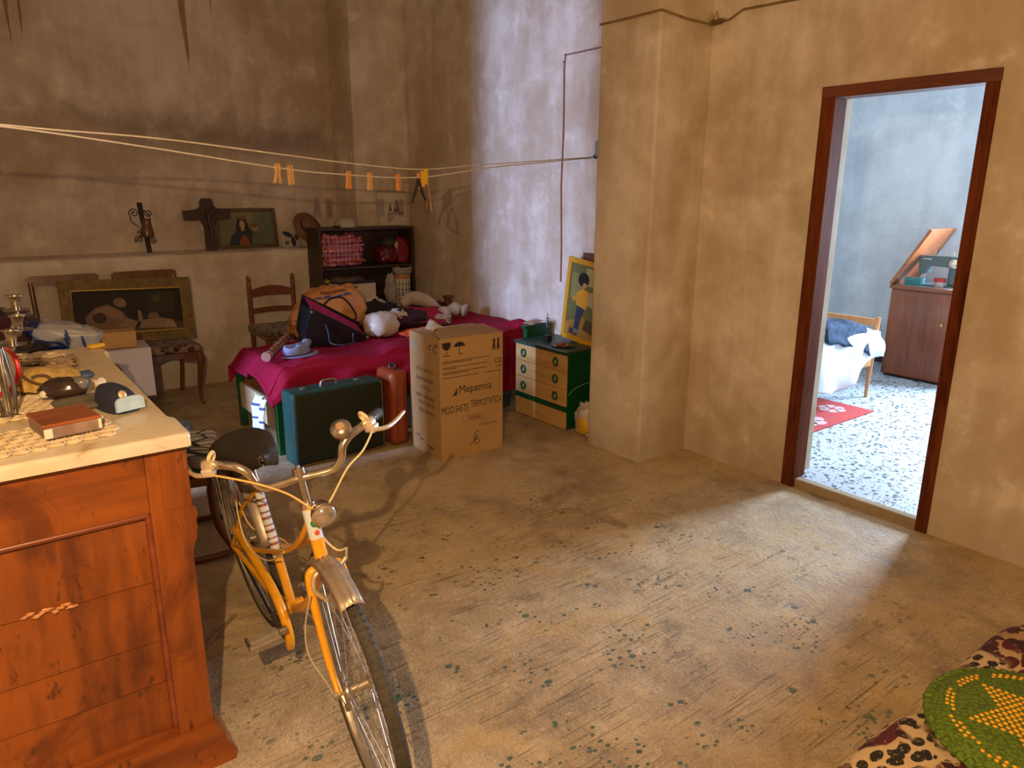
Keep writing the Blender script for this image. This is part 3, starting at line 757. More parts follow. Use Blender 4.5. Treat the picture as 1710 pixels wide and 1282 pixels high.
# fork
fk = MB()
crown = steer(HB + ax * -0.03)
fk.tube([HB, crown], 0.014, 12)
for s_ in (-1, 1):
    fk.tube(catmull([steer(HB + Vector((0.003, 0, -0.028))), steer((0.890, s_ * 0.036, 0.640)), steer((0.898, s_ * 0.046, 0.60)), steer((0.925, s_ * 0.050, 0.48)), steer((0.962, s_ * 0.052, 0.385)), steer((1.0, s_ * 0.053, WR))], 5), [0.012] * 6 + [0.0115] * 8 + [0.010] * 6 + [0.008] * 6, 10)
fk.build('fork', M_yel, bk, smooth=60)
# front mudguard: short alloy
def guard(u, v, cx=None):
    a = R(68) + R(76) * u
    rr = WR + 0.022; w_ = 0.030 * (2 * v - 1)
    dr = -0.016 * (2 * v - 1) ** 2 + 0.005 * math.cos(5 * PI * (2 * v - 1)) * 0.4
    return steer(Vector((1.0, 0, WR)) + Vector(((rr + dr) * math.cos(a), w_, (rr + dr) * math.sin(a))))
o = MB().grid(guard, 16, 11).build('front_mudguard', mk('mudguard_alloy', (0.46, 0.40, 0.33), (0.32, 0.26, 0.2), 30, 0.45, 0.6), bk, smooth=50); solid(o, 0.0012)
def rguard(u, v):
    a = R(20) + R(165) * u
    rr = WR + 0.024; w_ = 0.031 * (2 * v - 1); dr = -0.014 * (2 * v - 1) ** 2
    return ((rr + dr) * math.cos(a), w_, WR + (rr + dr) * math.sin(a))
o = MB().grid(rguard, 34, 9).build('rear_mudguard', mk('mudguard_alloy', (0.5, 0.44, 0.36)), bk, smooth=50); solid(o, 0.0012)
# rear carrier stays
rs = MB()
for s_ in (-1, 1):
    rs.tube([(0.0, s_ * 0.064, WR), (-0.16, s_ * 0.05, WR + 0.30)], 0.003, 6)
    rs.tube([(0.0, s_ * 0.064, WR), (-0.02, s_ * 0.055, WR + 0.37)], 0.003, 6)
rs.build('mudguard_stay', M_alu, bk, smooth=60)
# front brake caliper
br = MB()
bc = steer(HB + Vector((0.022, 0, -0.028)))
for s_ in (-1, 1):
    br.tube(catmull([bc + Vector((0.004, 0, 0.010)), bc + Vector((0.006, s_ * 0.032, 0.004)), bc + Vector((0.008, s_ * 0.042, -0.03)), bc + Vector((0.010, s_ * 0.026, -0.062))], 5), 0.0065, 8)
    br.box(bc + Vector((0.010, s_ * 0.022, -0.064)), (0.035, 0.010, 0.012), bevel=0.003)
br.tube([bc + Vector((-0.015, 0, 0.008)), bc + Vector((0.018, 0, 0.008))], 0.007, 8)
br.tube([bc + Vector((0.006, 0.034, 0.004)), bc + Vector((0.006, 0.055, 0.020))], 0.006, 8)
br.tube([bc + Vector((0.006, 0.055, 0.020)), bc + Vector((0.006, 0.060, 0.045))], 0.0035, 6)
br.build('front_brake', mk('brake_alloy', (0.66, 0.56, 0.42), (0.5, 0.4, 0.28), 20, 0.4, 0.5), bk, smooth=55)
# stem
SMT = HT + ax * 0.092
stem = MB(); stem.tube([HT, SMT], 0.011, 14); stem.tube([SMT - ax * 0.012, SMT + ax * 0.012], 0.016, 14)
stem.tube([SMT + ax * 0.01, SMT + ax * 0.02], 0.006, 6)
clamp = steer(SMT + Vector((0.006, 0, 0)))
stem.build('stem', M_chr, bk, smooth=50)
# handlebar: (local to bike, steered)
def hbp(s_): return [(0.0, 0, 0), (0.008, s_ * 0.05, 0.0), (0.014, s_ * 0.088, 0.006), (0.016, s_ * 0.108, 0.028), (0.014, s_ * 0.118, 0.058), (0.004, s_ * 0.142, 0.078), (-0.03, s_ * 0.180, 0.080), (-0.078, s_ * 0.208, 0.073), (-0.128, s_ * 0.230, 0.062)]
BAR = R(-9)
def H(p):
    p = Matrix.Rotation(BAR, 3, ax) @ Vector((p[0], p[1], p[2]))
    return steer(SMT + Vector((0.006, 0, -0.012)) + p)
pl_ = catmull([H(p) for p in hbp(-1)[::-1]] + [H(p) for p in hbp(1)[1:]], 5)
MB().tube(pl_, 0.0112, 12).build('handlebar', M_chr, bk, smooth=70)
for s_ in (-1, 1):
    g = hbp(s_)
    a_, b2_ = H(g[-2]), H(g[-1]); d_ = (b2_ - a_).normalized()
    MB().tube([a_ + d_ * 0.012, a_ + d_ * 0.02, b2_ + d_ * 0.045, b2_ + d_ * 0.05], [0.0135, 0.0155, 0.0155, 0.012], 14).build('grip', mk('grip_grey', (0.045, 0.05, 0.055), (0.025, 0.027, 0.03), 20, 0.4), bk, smooth=50)
    # brake lever under the grip
    m_ = H(g[-3])
    lv = MB()
    lv.tube([H((-0.028, s_ * 0.196, 0.082)), H((-0.045, s_ * 0.208, 0.081))], 0.0150, 12)
    lv.box(H((-0.030, s_ * 0.205, 0.070)), (0.03, 0.03, 0.022), bevel=0.006, rz=s_ * 0.6)
    q_ = [(-0.020, 0.210, 0.066), (-0.035, 0.245, 0.058), (-0.070, 0.275, 0.054), (-0.115, 0.312, 0.058)] if s_ > 0 else [(-0.024, 0.205, 0.066), (-0.055, 0.232, 0.056), (-0.10, 0.252, 0.050), (-0.15, 0.262, 0.046)]
    lv.tube(catmull([H((x_, s_ * y_, z_)) for x_, y_, z_ in q_], 5), [0.0065] * 8 + [0.006] * 5 + [0.0055] * 2 + [0.004], 8)
    lv.build('brake_lever', mk('lever_alloy', (0.72, 0.64, 0.54), (0.6, 0.5, 0.4), 20, 0.35, 0.5), bk, smooth=60)
    # white cable loop hook on the lever bracket
    MB().tube(catmull([H((-0.035, s_ * 0.200, 0.088)), H((-0.02, s_ * 0.195, 0.108)), H((-0.035, s_ * 0.185, 0.116)), H((-0.05, s_ * 0.185, 0.100)), H((-0.045, s_ * 0.195, 0.085))], 5), 0.005, 7).build('lever_hook', M_cab, bk, smooth=60)
# cables
MB().tube(catmull([H((-0.020, 0.205, 0.066)), H((0.02, 0.165, 0.035)), H((0.045, 0.115, 0.01)), H((0.05, 0.06, -0.055)), H((0.048, 0.02, -0.10)), H((0.035, 0.015, -0.16)), H((0.035, 0.04, -0.21)), bc + Vector((0.006, 0.060, 0.045))], 6), 0.0028, 7).build('brake_cable', M_cab, bk, smooth=60)
MB().tube(catmull([H((-0.020, -0.205, 0.066)), H((0.01, -0.16, 0.055)), H((0.035, -0.10, 0.03)), H((0.05, -0.04, -0.01)), H((0.05, 0.004, -0.065)), HT + Vector((0.03, 0.024, -0.02)), HT + Vector((-0.03, 0.026, -0.09)), (0.66, 0.03, 0.60), (0.45, 0.03, 0.50), (0.36, 0.03, 0.48), (0.24, -0.03, 0.50), (0.15, -0.035, 0.60), (0.14, -0.02, 0.67)], 6), 0.0028, 7).build('brake_cable', M_cabo, bk, smooth=60)
MB().tube(catmull([(0.62, -0.03, 0.575), (0.45, -0.035, 0.47), (0.33, -0.05, 0.44), (0.25, -0.06, 0.47), (0.21, -0.055, 0.56), (0.215, -0.045, 0.66)], 6), 0.0026, 6).build('rear_cable', M_cab, bk, smooth=60)
# bell
bl = MB(); pb = H((0.004, 0.125, 0.100))
blm = Matrix.Translation(pb) @ Matrix.Rotation(R(38), 4, 'Y') @ Matrix.Rotation(R(18), 4, 'X')
bl2 = MB(blm); bl2.lathe([(0, -0.012), (0.024, -0.012), (0.027, -0.008), (0.027, 0.006), (0.020, 0.014), (0.010, 0.017), (0, 0.018)], None, 20)
bl2.build('bell', M_chr, bk, smooth=40)
MB(blm).lathe([(0, 0.018), (0.011, 0.0185), (0.011, 0.020), (0, 0.021)], None, 14).build('bell_cap', mk('bell_cap', (0.7, 0.5, 0.36), (0.5, 0.32, 0.2), 60, 0.3, 0.7), bk, smooth=40)
# headlamp
hlm = Matrix.Translation(HT + Vector((0.062, 0.018, -0.004))) @ Matrix.Rotation(STEER, 4, 'Z') @ Matrix.Rotation(PI / 2 + 0.1, 4, 'Y') @ Matrix.Scale(1.12, 4)
MB(hlm).lathe([(0, -0.050), (0.010, -0.048), (0.020, -0.035), (0.028, -0.012), (0.030, 0.0), (0.030, 0.004), (0.027, 0.006), (0, 0.006)], None, 22).build('headlamp', M_chr, bk, smooth=45)
def glassy(name, c):
    m, nt, b = _nt(name); b.inputs['Base Color'].default_value = _c(c); b.inputs['Roughness'].default_value = 0.1
    b.inputs['Transmission Weight'].default_value = 0.6; b.inputs['IOR'].default_value = 1.4
    return m
MB(hlm).lathe([(0.0265, 0.005), (0.022, 0.012), (0.012, 0.017), (0, 0.018)], None, 22, cap=False).build('lamp_lens', mk('lamp_glass', (0.62, 0.58, 0.52), (0.4, 0.36, 0.3), 40, 0.12, 0.75), bk, smooth=70)
MB().tube([HT + Vector((0.0, 0.0, 0.012)), HT + Vector((0.03, 0.012, 0.006))], 0.006, 8).build('lamp_bracket', M_chr, bk, smooth=50)
# saddle
def sm_u(u): return max(0.0, (u - 0.6) / 0.4)
def saddle(u, v):
    x = 0.19 + 0.275 * u
    hw = 0.088 * (1 - u) ** 0.55 + 0.020 if u < 0.62 else 0.088 * 0.38 ** 0.55 + 0.020 - 0.052 * ((u - 0.62) / 0.38) ** 0.7
    if u < 0.12: hw *= 0.70 + 0.30 * (u / 0.12) ** 0.5
    if u > 0.9: hw *= max(0.25, 1 - (u - 0.9) * 7.5)
    a = PI * (v * 1.24 - 0.12)
    zt = 0.818 - 0.010 * math.sin(PI * u) + 0.004 * (1 - u)
    return (x, hw * math.cos(a), zt - (0.058 - 0.046 * sm_u(u)) * (1 - max(0, math.sin(a)) ** 0.5) - (0.02 if v in (0, 1) else 0))
o = MB().grid(saddle, 26, 19).build('saddle', mk('saddle_vinyl', (0.035, 0.027, 0.018), (0.018, 0.014, 0.010), 12, 0.42), bk, smooth=70); solid(o, 0.006)
MB().tube([ST, ST + (ST - BBX).normalized() * 0.085], 0.0115, 12).build('seat_post', M_chr, bk, smooth=60)
su = MB(); c0 = ST + (ST - BBX).normalized() * 0.08
for s_ in (-1, 1):
    su.tube(catmull([(0.44, s_ * 0.012, 0.775), c0 + Vector((0.04, s_ * 0.02, -0.004)), c0 + Vector((-0.03, s_ * 0.025, -0.004)), (0.215, s_ * 0.05, 0.775)], 4), 0.0035, 6)
for s_ in (-1, 1):
    su.tube([(0.215 + 0.032 * math.cos(k * 0.6) * 0.35, s_ * 0.055 + 0.012 * math.cos(k * 1.2), 0.71 + k * 0.0022) for k in range(34)], 0.0025, 5)
su.build('saddle_springs', M_alu, bk, smooth=60)
# cranks, chainring, chain, pedals, chain guard
CR = BBX
MB(TR(CR + Vector((0, -0.046, 0)), rx=PI / 2)).lathe([(0.03, 0), (0.088, 0), (0.092, 0.002), (0.088, 0.004), (0.03, 0.004)], None, 44).build('chainring', M_alu, bk, smooth=40)
ch = MB()
top = [(CR.x + 0.09 * math.cos(t), -0.048, CR.z + 0.09 * math.sin(t)) for t in [(-PI / 2 + PI * k / 14) for k in range(15)]]
bot = [(0.036 * math.cos(t), -0.048, WR + 0.036 * math.sin(t)) for t in [(PI / 2 + PI * k / 8) for k in range(9)]]
ch.tube(top + bot, 0.0042, 6, closed=True)
ch.build('chain', M_blk, bk, smooth=40)
MB(TR((0, -0.046, WR), rx=PI / 2)).lathe([(0.01, 0), (0.034, 0), (0.034, 0.004), (0.01, 0.004)], None, 22).build('sprocket', M_alu, bk)
def crank(sd, ang):
    e = CR + Vector((0.165 * math.cos(ang), sd * 0.075, 0.165 * math.sin(ang)))
    MB().tube([CR + Vector((0, sd * 0.036, 0)), CR + Vector((0.01 * math.cos(ang), sd * 0.066, 0.01 * math.sin(ang))), e], [0.012, 0.011, 0.008], 8).tube([e + Vector((0, -sd * 0.008, 0)), e + Vector((0, sd * 0.014, 0))], 0.012, 10).build('crank', M_chr, bk, smooth=50)
    pd = MB().box(e + Vector((0, sd * 0.062, 0.0)), (0.058, 0.088, 0.008), bevel=0.002).box(e + Vector((0, sd * 0.062, 0)), (0.022, 0.09, 0.020), bevel=0.004).build('pedal', mk('pedal_grey', (0.30, 0.26, 0.2), (0.2, 0.17, 0.13), 20, 0.5), bk)
    rf = MB().box(e + Vector((0, sd * 0.104, 0)), (0.05, 0.008, 0.022), bevel=0.003).build('pedal_plate', M_chr, pd)
crank(-1, R(14)); crank(1, R(194))
cg = catmull([(0.06, -0.052, 0.425), (0.20, -0.054, 0.428), (0.36, -0.055, 0.412), (0.47, -0.055, 0.395), (0.545, -0.055, 0.35), (0.572, -0.055, 0.275), (0.55, -0.055, 0.215)], 6)
MB().tube(cg, [0.010] + [0.0145] * (len(cg) - 2) + [0.012], 10).build('chain_guard', M_yel, bk, smooth=60)
# bottle-black pump on the seat tube's far side and kickstand
MB().tube([BBX.lerp(HB, 0.18) + Vector((0, 0.034, 0.06)), BBX.lerp(HB, 0.62) + Vector((0, 0.034, 0.075))], 0.011, 10).build('pump', M_blk, bk, smooth=60)
# lean stand reaching the floor on the left side
foot = bm4.inverted() @ (bm4 @ Vector((0.36, 0.16, 0))).to_3d().copy()
fw_ = bm4 @ Vector((0.34, 0.15, 0.0)); fw_.z = 0.006
MB().tube([(0.38, 0.02, 0.265), bm4.inverted() @ fw_], 0.006, 8).build('kickstand', M_chr, bk, smooth=60)
MB().box((-0.365 * math.cos(0.1), 0, WR + 0.10), (0.018, 0.035, 0.05), bevel=0.005).build('rear_reflector', mk('reflector_red', (0.4, 0.01, 0.01), None, 30, 0.2), bk)
# yellow folded tag wire: dynamo wire loop beside the front fork
MB().tube(catmull([steer((0.93, -0.055, 0.60)), steer((0.93, -0.085, 0.52)), steer((0.95, -0.095, 0.45)), steer((0.98, -0.072, 0.37)), steer((1.0, -0.062, WR))], 5), 0.002, 5).build('dynamo_wire', mk('wire_grey', (0.45, 0.40, 0.34), None, 20, 0.5), bk, smooth=60)
# ================================================================ carton, chest of drawers, cases, bed
def fit_text(name, parent, txt, x0, z0, w_, h_, M, mat, bold=0.0, shear=0.0):
    """lettering scaled to the box (x0,z0,w,h) in local xz, facing local -y"""
    o = text_obj(name, txt, 1.0, mat, parent, Matrix.Identity(4), bold, shear=shear)
    xs = [v.co.x for v in o.data.vertices]; zs_ = [v.co.z for v in o.data.vertices]
    mn, mx, zn, zx = min(xs), max(xs), min(zs_), max(zs_)
    S = M @ Matrix.Translation((x0, 0, z0)) @ Matrix.Diagonal((w_ / (mx - mn), 0.3, h_ / (zx - zn), 1)) @ Matrix.Translation((-mn, 0, -zn))
    o.data.transform(S)
    return o
M_card = mk('cardboard', (0.46, 0.285, 0.115), (0.40, 0.24, 0.09), 4, 0.85, bump=0.06, bscale=90)
M_cardin = mk('cardboard_inside', (0.40, 0.27, 0.14), (0.33, 0.21, 0.10), 5, 0.9)
M_ink = mk('black_ink', (0.018, 0.015, 0.013), None, 30, 0.8)
M_inkb = mk('faded_ink', (0.05, 0.035, 0.025), None, 30, 0.8)
ct = thing('cardboard_box', 'tall brown cardboard heater box with black printing beside the bed', 'box', (2.170, 3.535, 0.0), R(-1.3))
BW, BD, BH = 0.450, 0.362, 0.745
T = 0.006
bx = MB()
bx.b2((0, 0, 0), (BW, T, BH)).b2((0, BD - T, 0), (BW, BD, BH)).b2((0, T, 0), (T, BD - T, BH)).b2((BW - T, T, 0), (BW, BD - T, BH)).b2((T, T, 0), (BW - T, BD - T, T))
bx.build('carton_wall', M_card, ct)
# flaps
def flap(pts, name='flap'):
    return solid(MB().poly(pts).build(name, M_cardin, ct), 0.004)
flap([(0.01, 0.0, BH), (BW, 0.0, BH), (BW - 0.01, 0.20, BH + 0.022), (0.10, 0.185, BH + 0.030), (0.03, 0.10, BH + 0.018)])
flap([(0.02, BD, BH), (BW, BD, BH), (BW - 0.03, 0.185, BH + 0.016), (0.20, 0.175, BH + 0.008), (0.06, 0.20, BH + 0.012)])
flap([(0.0, 0.012, BH), (0.0, BD - 0.01, BH), (0.05, BD - 0.03, BH + 0.012), (0.09, 0.26, BH + 0.018), (0.085, 0.16, BH + 0.006), (0.03, 0.05, BH + 0.004)])
MB().b2((T, T, BH - 0.05), (BW - T, BD - T, BH - 0.045)).build('inner_flap', M_cardin, ct)
solid(MB().grid(lambda u, v: (0.07 + 0.09 * u, 0.20 + 0.10 * v - 0.03 * u, BH + 0.012 + 0.055 * math.sin(PI * u) * (0.4 + 0.6 * v) + 0.012 * noise.noise(Vector((u * 4, v * 4, 1)))), 12, 8).build('torn_tape', mk('pale_tape', (0.55, 0.46, 0.33), None, 10, 0.5), ct, smooth=60), 0.002)
MF = TR((0, -0.0006, 0)); U = lambda u: u * BW; Zv = lambda v: BH * (1 - v)
# goblet
g = MB(MF)
g.prism([(U(.04), Zv(.030)), (U(.175), Zv(.030)), (U(.17), Zv(.06)), (U(.15), Zv(.08)), (U(.12), Zv(.092)), (U(.095), Zv(.092)), (U(.065), Zv(.08)), (U(.045), Zv(.06))], -0.0004, 0)
g.prism([(U(.102), Zv(.105)), (U(.113), Zv(.105)), (U(.113), Zv(.122)), (U(.102), Zv(.122))], -0.0004, 0)
g.prism([(U(.055), Zv(.131)), (U(.16), Zv(.131)), (U(.16), Zv(.137)), (U(.055), Zv(.137))], -0.0004, 0)
g.build('goblet_symbol', M_ink, ct)
u_ = MB(MF)
um = [(U(.305) + 0.040 * math.cos(t), Zv(.075) + 0.030 * math.sin(t)) for t in [PI * k / 14 for k in range(15)]]
sc = [(U(.305) - 0.040 + 0.08 * k / 8, Zv(.075) + (0.006 if k % 2 else 0)) for k in range(9)]
u_.prism(um + sc[1:-1], -0.0004, 0)
u_.tube(catmull([(U(.305), -0.0002, Zv(.03)), (U(.305), -0.0002, Zv(.125)), (U(.315), -0.0002, Zv(.135)), (U(.335), -0.0002, Zv(.133)), (U(.34), -0.0002, Zv(.124))], 4), 0.0022, 5)
u_.build('umbrella_symbol', M_ink, ct)
ar = MB(MF)
for cx in (.855, .925):
    ar.prism([(U(cx - .026), Zv(.125)), (U(cx + .022), Zv(.125)), (U(cx + .010), Zv(.065)), (U(cx + .024), Zv(.065)), (U(cx), Zv(.035)), (U(cx - .024), Zv(.065)), (U(cx - .012), Zv(.065))], -0.0004, 0)
ar.prism([(U(.81), Zv(.131)), (U(.955), Zv(.131)), (U(.955), Zv(.136)), (U(.81), Zv(.136))], -0.0004, 0)
ar.build('arrows_symbol', M_ink, ct)
fit_text('lettering', ct, 'CE', U(.865), Zv(.250), U(.125), 0.030, MF, M_inkb, 0.0)
fit_text('lettering', ct, '0099', U(.885), Zv(.285), U(.105), 0.012, MF, M_inkb)
for i, (v0, w_) in enumerate(((.180, .70), (.192, .44), (.228, .68), (.240, .20), (.268, .66), (.280, .40), (.312, .54), (.312, .26))):
    s_ = MB(MF)
    x = .70 if i == 7 else .045
    x_end = x + w_
    rr = random.Random(i)
    while x < x_end:
        L = rr.uniform(.012, .05)
        s_.prism([(U(x), Zv(v0)), (U(x + L), Zv(v0)), (U(x + L), Zv(v0 + .006)), (U(x), Zv(v0 + .006))], -0.0003, 0)
        x += L + .007
    o = s_.build('small_print', M_inkb, ct); o['kind'] = 'stuff'
fit_text('lettering', ct, 'Mepamsa', U(.295), Zv(.478), U(.52), 0.062, MF, M_ink, 0.0)
MB(MF).prism([(U(.175), Zv(.468)), (U(.205), Zv(.462)), (U(.262), Zv(.405)), (U(.257), Zv(.462)), (U(.24), Zv(.468))], -0.0004, 0).build('logo', M_ink, ct)
fit_text('lettering', ct, 'MOD.545TS', U(.02), Zv(.612), U(.41), 0.044, MF, M_ink, 0.0)
fit_text('lettering', ct, 'TERMOSTATICA', U(.475), Zv(.594), U(.505), 0.044, MF, M_ink, 0.0)
rf = MB(MF)
for a_, b_ in (((.34, .655), (.70, .655)), ((.34, .705), (.70, .705)), ((.34, .655), (.34, .705)), ((.70, .655), (.70, .705))):
    rf.tube([(U(a_[0]), 0, Zv(a_[1])), (U(b_[0]), 0, Zv(b_[1]))], 0.0008, 4)
rf.build('printed_frame', M_inkb, ct)['kind'] = 'stuff'
fit_text('lettering', ct, '947086', U(.435), Zv(.695), U(.21), 0.020, MF, M_inkb, 0.0)
fit_text('lettering', ct, 'MADE IN SPAIN', U(.62), Zv(.765), U(.28), 0.013, MF, M_inkb, 0.0)
MB(MF).tube(catmull([(U(.60), 0, Zv(.805)), (U(.55), 0, Zv(.815)), (U(.52), 0, Zv(.86)), (U(.50), 0, Zv(.895)), (U(.44), 0, Zv(.908))], 5), 0.0022, 5).tube(catmull([(U(.585), 0, Zv(.835)), (U(.535), 0, Zv(.88)), (U(.545), 0, Zv(.91)), (U(.59), 0, Zv(.91)), (U(.605), 0, Zv(.885)), (U(.575), 0, Zv(.868)), (U(.545), 0, Zv(.885))], 5), 0.0026, 5).build('marker_number', M_inkb, ct)['kind'] = 'stuff'
MB(MF).tube(catmull([(U(.945), 0, Zv(.24)), (U(.943), 0, Zv(.35)), (U(.94), 0, Zv(.44)), (U(.938), 0, Zv(.50))], 3), 0.0010, 4).build('scratch', M_inkb, ct)
# left face: seen from -x, text reads back to front
ML = TR((-0.0006, BD, 0), rz=-PI / 2)
UL = lambda u: u * BD
for v0, tx, a_, w_ in ((.305, 'ESTUFA CATALITICA', .22, .56), (.385, 'RADIATEUR MOBILE', .22, .56), (.452, 'A CATALYSE', .36, .32), (.53, 'KATALYT HEIZSTRAHLER', .20, .62), (.585, 'CATALYTIC HEATER', .26, .52), (.655, 'STUFA CATALITICA', .27, .52)):
    fit_text('side_lettering', ct, tx, UL(a_), Zv(v0), UL(w_), 0.024, ML, M_ink, 0.0)
for i, (v0, a_, w_) in enumerate(((.875, .16, .14), (.90, .28, .12), (.93, .52, .24), (.945, .60, .14))):
    MB(ML).prism([(UL(a_), Zv(v0)), (UL(a_ + w_), Zv(v0)), (UL(a_ + w_), Zv(v0) + 0.006), (UL(a_), Zv(v0) + 0.006)], -0.0004, 0).build('small_side_print', M_inkb, ct)
MB(ML).prism([(UL(.13), Zv(.075)), (UL(.27), Zv(.075)), (UL(.27), Zv(.135)), (UL(.13), Zv(.135))], -0.0004, 0).build('printed_square', mk('grey_print', (0.36, 0.34, 0.27), None, 20, 0.8), ct)
rc = MB(ML)
for cx, r_ in ((.70, .014), (.87, .022)):
    rc.tube([(UL(cx) + r_ * math.cos(t), 0, Zv(.085) + r_ * math.sin(t)) for t in [0.6 + 4.6 * k / 12 for k in range(13)]], 0.0026, 5)
    rc.prism([(UL(cx) + r_ * 0.2, Zv(.085) + r_ * 0.4), (UL(cx) + r_ * 1.2, Zv(.085) + r_ * 0.9), (UL(cx) + r_ * 0.5, Zv(.085) + r_ * 1.5)], -0.0004, 0)
rc.build('recycling_symbol', M_inkb, ct)['kind'] = 'stuff'

# ---------------- chest of drawers
M_gr = mk('green_paint', (0.006, 0.085, 0.024), (0.004, 0.055, 0.017), 6, 0.35)
M_dw = wood('drawer_oak_print', (0.62, 0.40, 0.16), (0.47, 0.27, 0.09), 'y', 12, 0.4, 0.1, 0.03)
chs = thing('chest_of_drawers', 'small green chest with pale wood drawer fronts and round green handles', 'chest', (3.16, 3.535, 0), R(0))
cw, cd, chh = 0.555, 0.345, 0.545     # along y, along x, height
MB().b2((0.012, 0.0, 0.0), (cd, cw, chh - 0.022)).build('body', M_gr, chs)
MB().b2((-0.012, -0.008, chh - 0.022), (cd + 0.006, cw + 0.008, chh), bevel=0.003).build('top', mk('green_top_worn', (0.030, 0.075, 0.050), (0.016, 0.045, 0.03), 10, 0.4), chs)
for z0, z1 in ((0.405, 0.521), (0.287, 0.402), (0.165, 0.284)):
    dw = MB().b2((-0.004, 0.004, z0), (0.014, cw - 0.004, z1), bevel=0.002).build('drawer', M_dw, chs)
    for y in (0.105, 0.455):
        hd = MB()
        hd.tube([(-0.010, y + 0.021 * math.cos(2 * PI * k / 20), (z0 + z1) / 2 + 0.025 * math.sin(2 * PI * k / 20)) for k in range(20)], 0.0075, 8, closed=True)
        hd.build('handle', mk('green_handle', (0.008, 0.10, 0.05), None, 20, 0.3), dw, smooth=60)
        MB().box((-0.006, y, (z0 + z1) / 2), (0.006, 0.010, 0.036), bevel=0.002).build('handle_slot', mk('pale_slot', (0.55, 0.45, 0.2), None, 20, 0.5), dw)
MB().b2((-0.006, 0.0, 0.130), (0.014, cw, 0.160), bevel=0.002).build('green_rail', M_gr, chs)
MB().b2((-0.004, 0.004, 0.006), (0.014, cw - 0.004, 0.127), bevel=0.002).build('lower_panel', M_dw, chs)
# things on and beside it
sc_ = thing('standing_crucifix', 'tiny dark crucifix on a black block standing on the green chest', 'crucifix', (3.30, 3.905, chh))
MB().box((0, 0, 0.022), (0.045, 0.045, 0.044), bevel=0.003).build('block', mk('black_block', (0.012, 0.010, 0.014), None, 20, 0.4), sc_)
MB().tube([(0, 0, 0.04), (0, 0, 0.20)], 0.0025, 6).tube([(0, 0.022, 0.165), (0, -0.022, 0.165)], 0.0025, 6).build('cross', mk('dark_metal', (0.06, 0.05, 0.05), None, 20, 0.3, 0.8), sc_, smooth=50)
MB().tube(catmull([(-0.004, 0, 0.17), (-0.006, 0.002, 0.14), (-0.004, 0, 0.10)], 4), [0.003] * 9, 6).tube([(-0.004, 0.018, 0.168), (-0.004, 0, 0.155), (-0.004, -0.018, 0.168)], 0.0016, 5).build('figure', mk('silver', (0.5, 0.5, 0.52), None, 20, 0.3, 0.9), sc_, smooth=50)
tr_ = thing('trinket_dish', 'flat dark dish with gold trinkets on the green chest', 'dish', (3.27, 3.70, chh))
MB().lathe([(0, 0.001), (0.07, 0.001), (0.082, 0.006), (0.08, 0.008), (0.07, 0.004), (0, 0.004)], None, 28).build('dish', mk('dish_dark', (0.05, 0.05, 0.04), None, 20, 0.35), tr_, smooth=40)
for k in range(7):
    a = k * 0.9; MB().blob((0.035 * math.cos(a), 0.04 * math.sin(a), 0.010), (0.016, 0.012, 0.006), 0.6, 3, k, 10, 7).build('trinket', mk('gold_red', (0.55, 0.26, 0.05), (0.3, 0.03, 0.02), 60, 0.35, 0.4), tr_, smooth=60)
# picture of a child in a yellow frame, leaning on the wall
pb_ = thing('framed_picture', 'upright yellow-framed picture of a dark-haired child leaning over the green chest', 'picture', (3.425, 3.735, chh + 0.004), 0)
pb_.rotation_euler = (0, R(7), R(-88))
pw, ph_ = 0.34, 0.58
pf = MB()
for lo, hi in (((-pw / 2, 0, 0), (-pw / 2 + 0.032, 0.022, ph_)), ((pw / 2 - 0.032, 0, 0), (pw / 2, 0.022, ph_)), ((-pw / 2 + 0.032, 0, 0), (pw / 2 - 0.032, 0.022, 0.034)), ((-pw / 2 + 0.032, 0, ph_ - 0.034), (pw / 2 - 0.032, 0.022, ph_))):
    MB().b2(lo, hi, bevel=0.003).build('frame_bar', mk('yellow_frame', (0.72, 0.40, 0.02), (0.62, 0.31, 0.015), 12, 0.4), pb_)
MB().b2((-pw / 2 + 0.02, 0.012, 0.02), (pw / 2 - 0.02, 0.02, ph_ - 0.02)).build('backing', flat((0.16, 0.17, 0.05)), pb_)
prints('painted_scene', pb_, [
    ([(-.14, .03), (.14, .03), (.14, .55), (-.14, .55)], (0.15, 0.17, 0.05)),
    ([(.0, .40), (.12, .42), (.13, .53), (.01, .53)], (0.42, 0.40, 0.16)), ([(-.12, .30), (-.03, .30), (-.03, .48), (-.12, .48)], (0.26, 0.27, 0.09)),
    ([(-.14, .03), (.14, .03), (.14, .14), (.02, .19), (-.14, .12)], (0.40, 0.24, 0.05)),
    ([(.03, .10), (.13, .08), (.13, .17), (.05, .18)], (0.10, 0.07, 0.03)), ([(-.1, .05), (-.02, .04), (.0, .08), (-.09, .09)], (0.07, 0.06, 0.03)),
    ([(-.055, .09), (-.01, .08), (.0, .16), (.035, .26), (-.045, .27)], (0.035, 0.055, 0.12)), ([(-.06, .06), (.0, .055), (.0, .085), (-.055, .095)], (0.22, 0.22, 0.2)),
    ([(-.055, .26), (.045, .24), (.065, .31), (.045, .37), (-.01, .385), (-.065, .34)], (0.72, 0.38, 0.03)),
    ([(.03, .35), (.09, .30), (.10, .325), (.05, .375)], (0.66, 0.34, 0.03)), ([(-.06, .34), (-.10, .30), (-.085, .275), (-.045, .30)], (0.6, 0.3, 0.03)),
    (ell(-.005, .415, .034, .032, 16), (0.52, 0.30, 0.12)), (ell(-.006, .445, .052, .050, 18), (0.018, 0.014, 0.01)), (ell(.012, .408, .022, .018, 12), (0.52, 0.30, 0.12)),
    ([(.06, .28), (.13, .26), (.13, .38), (.07, .37)], (0.45, 0.40, 0.22))], TR((0, 0.010, 0)))
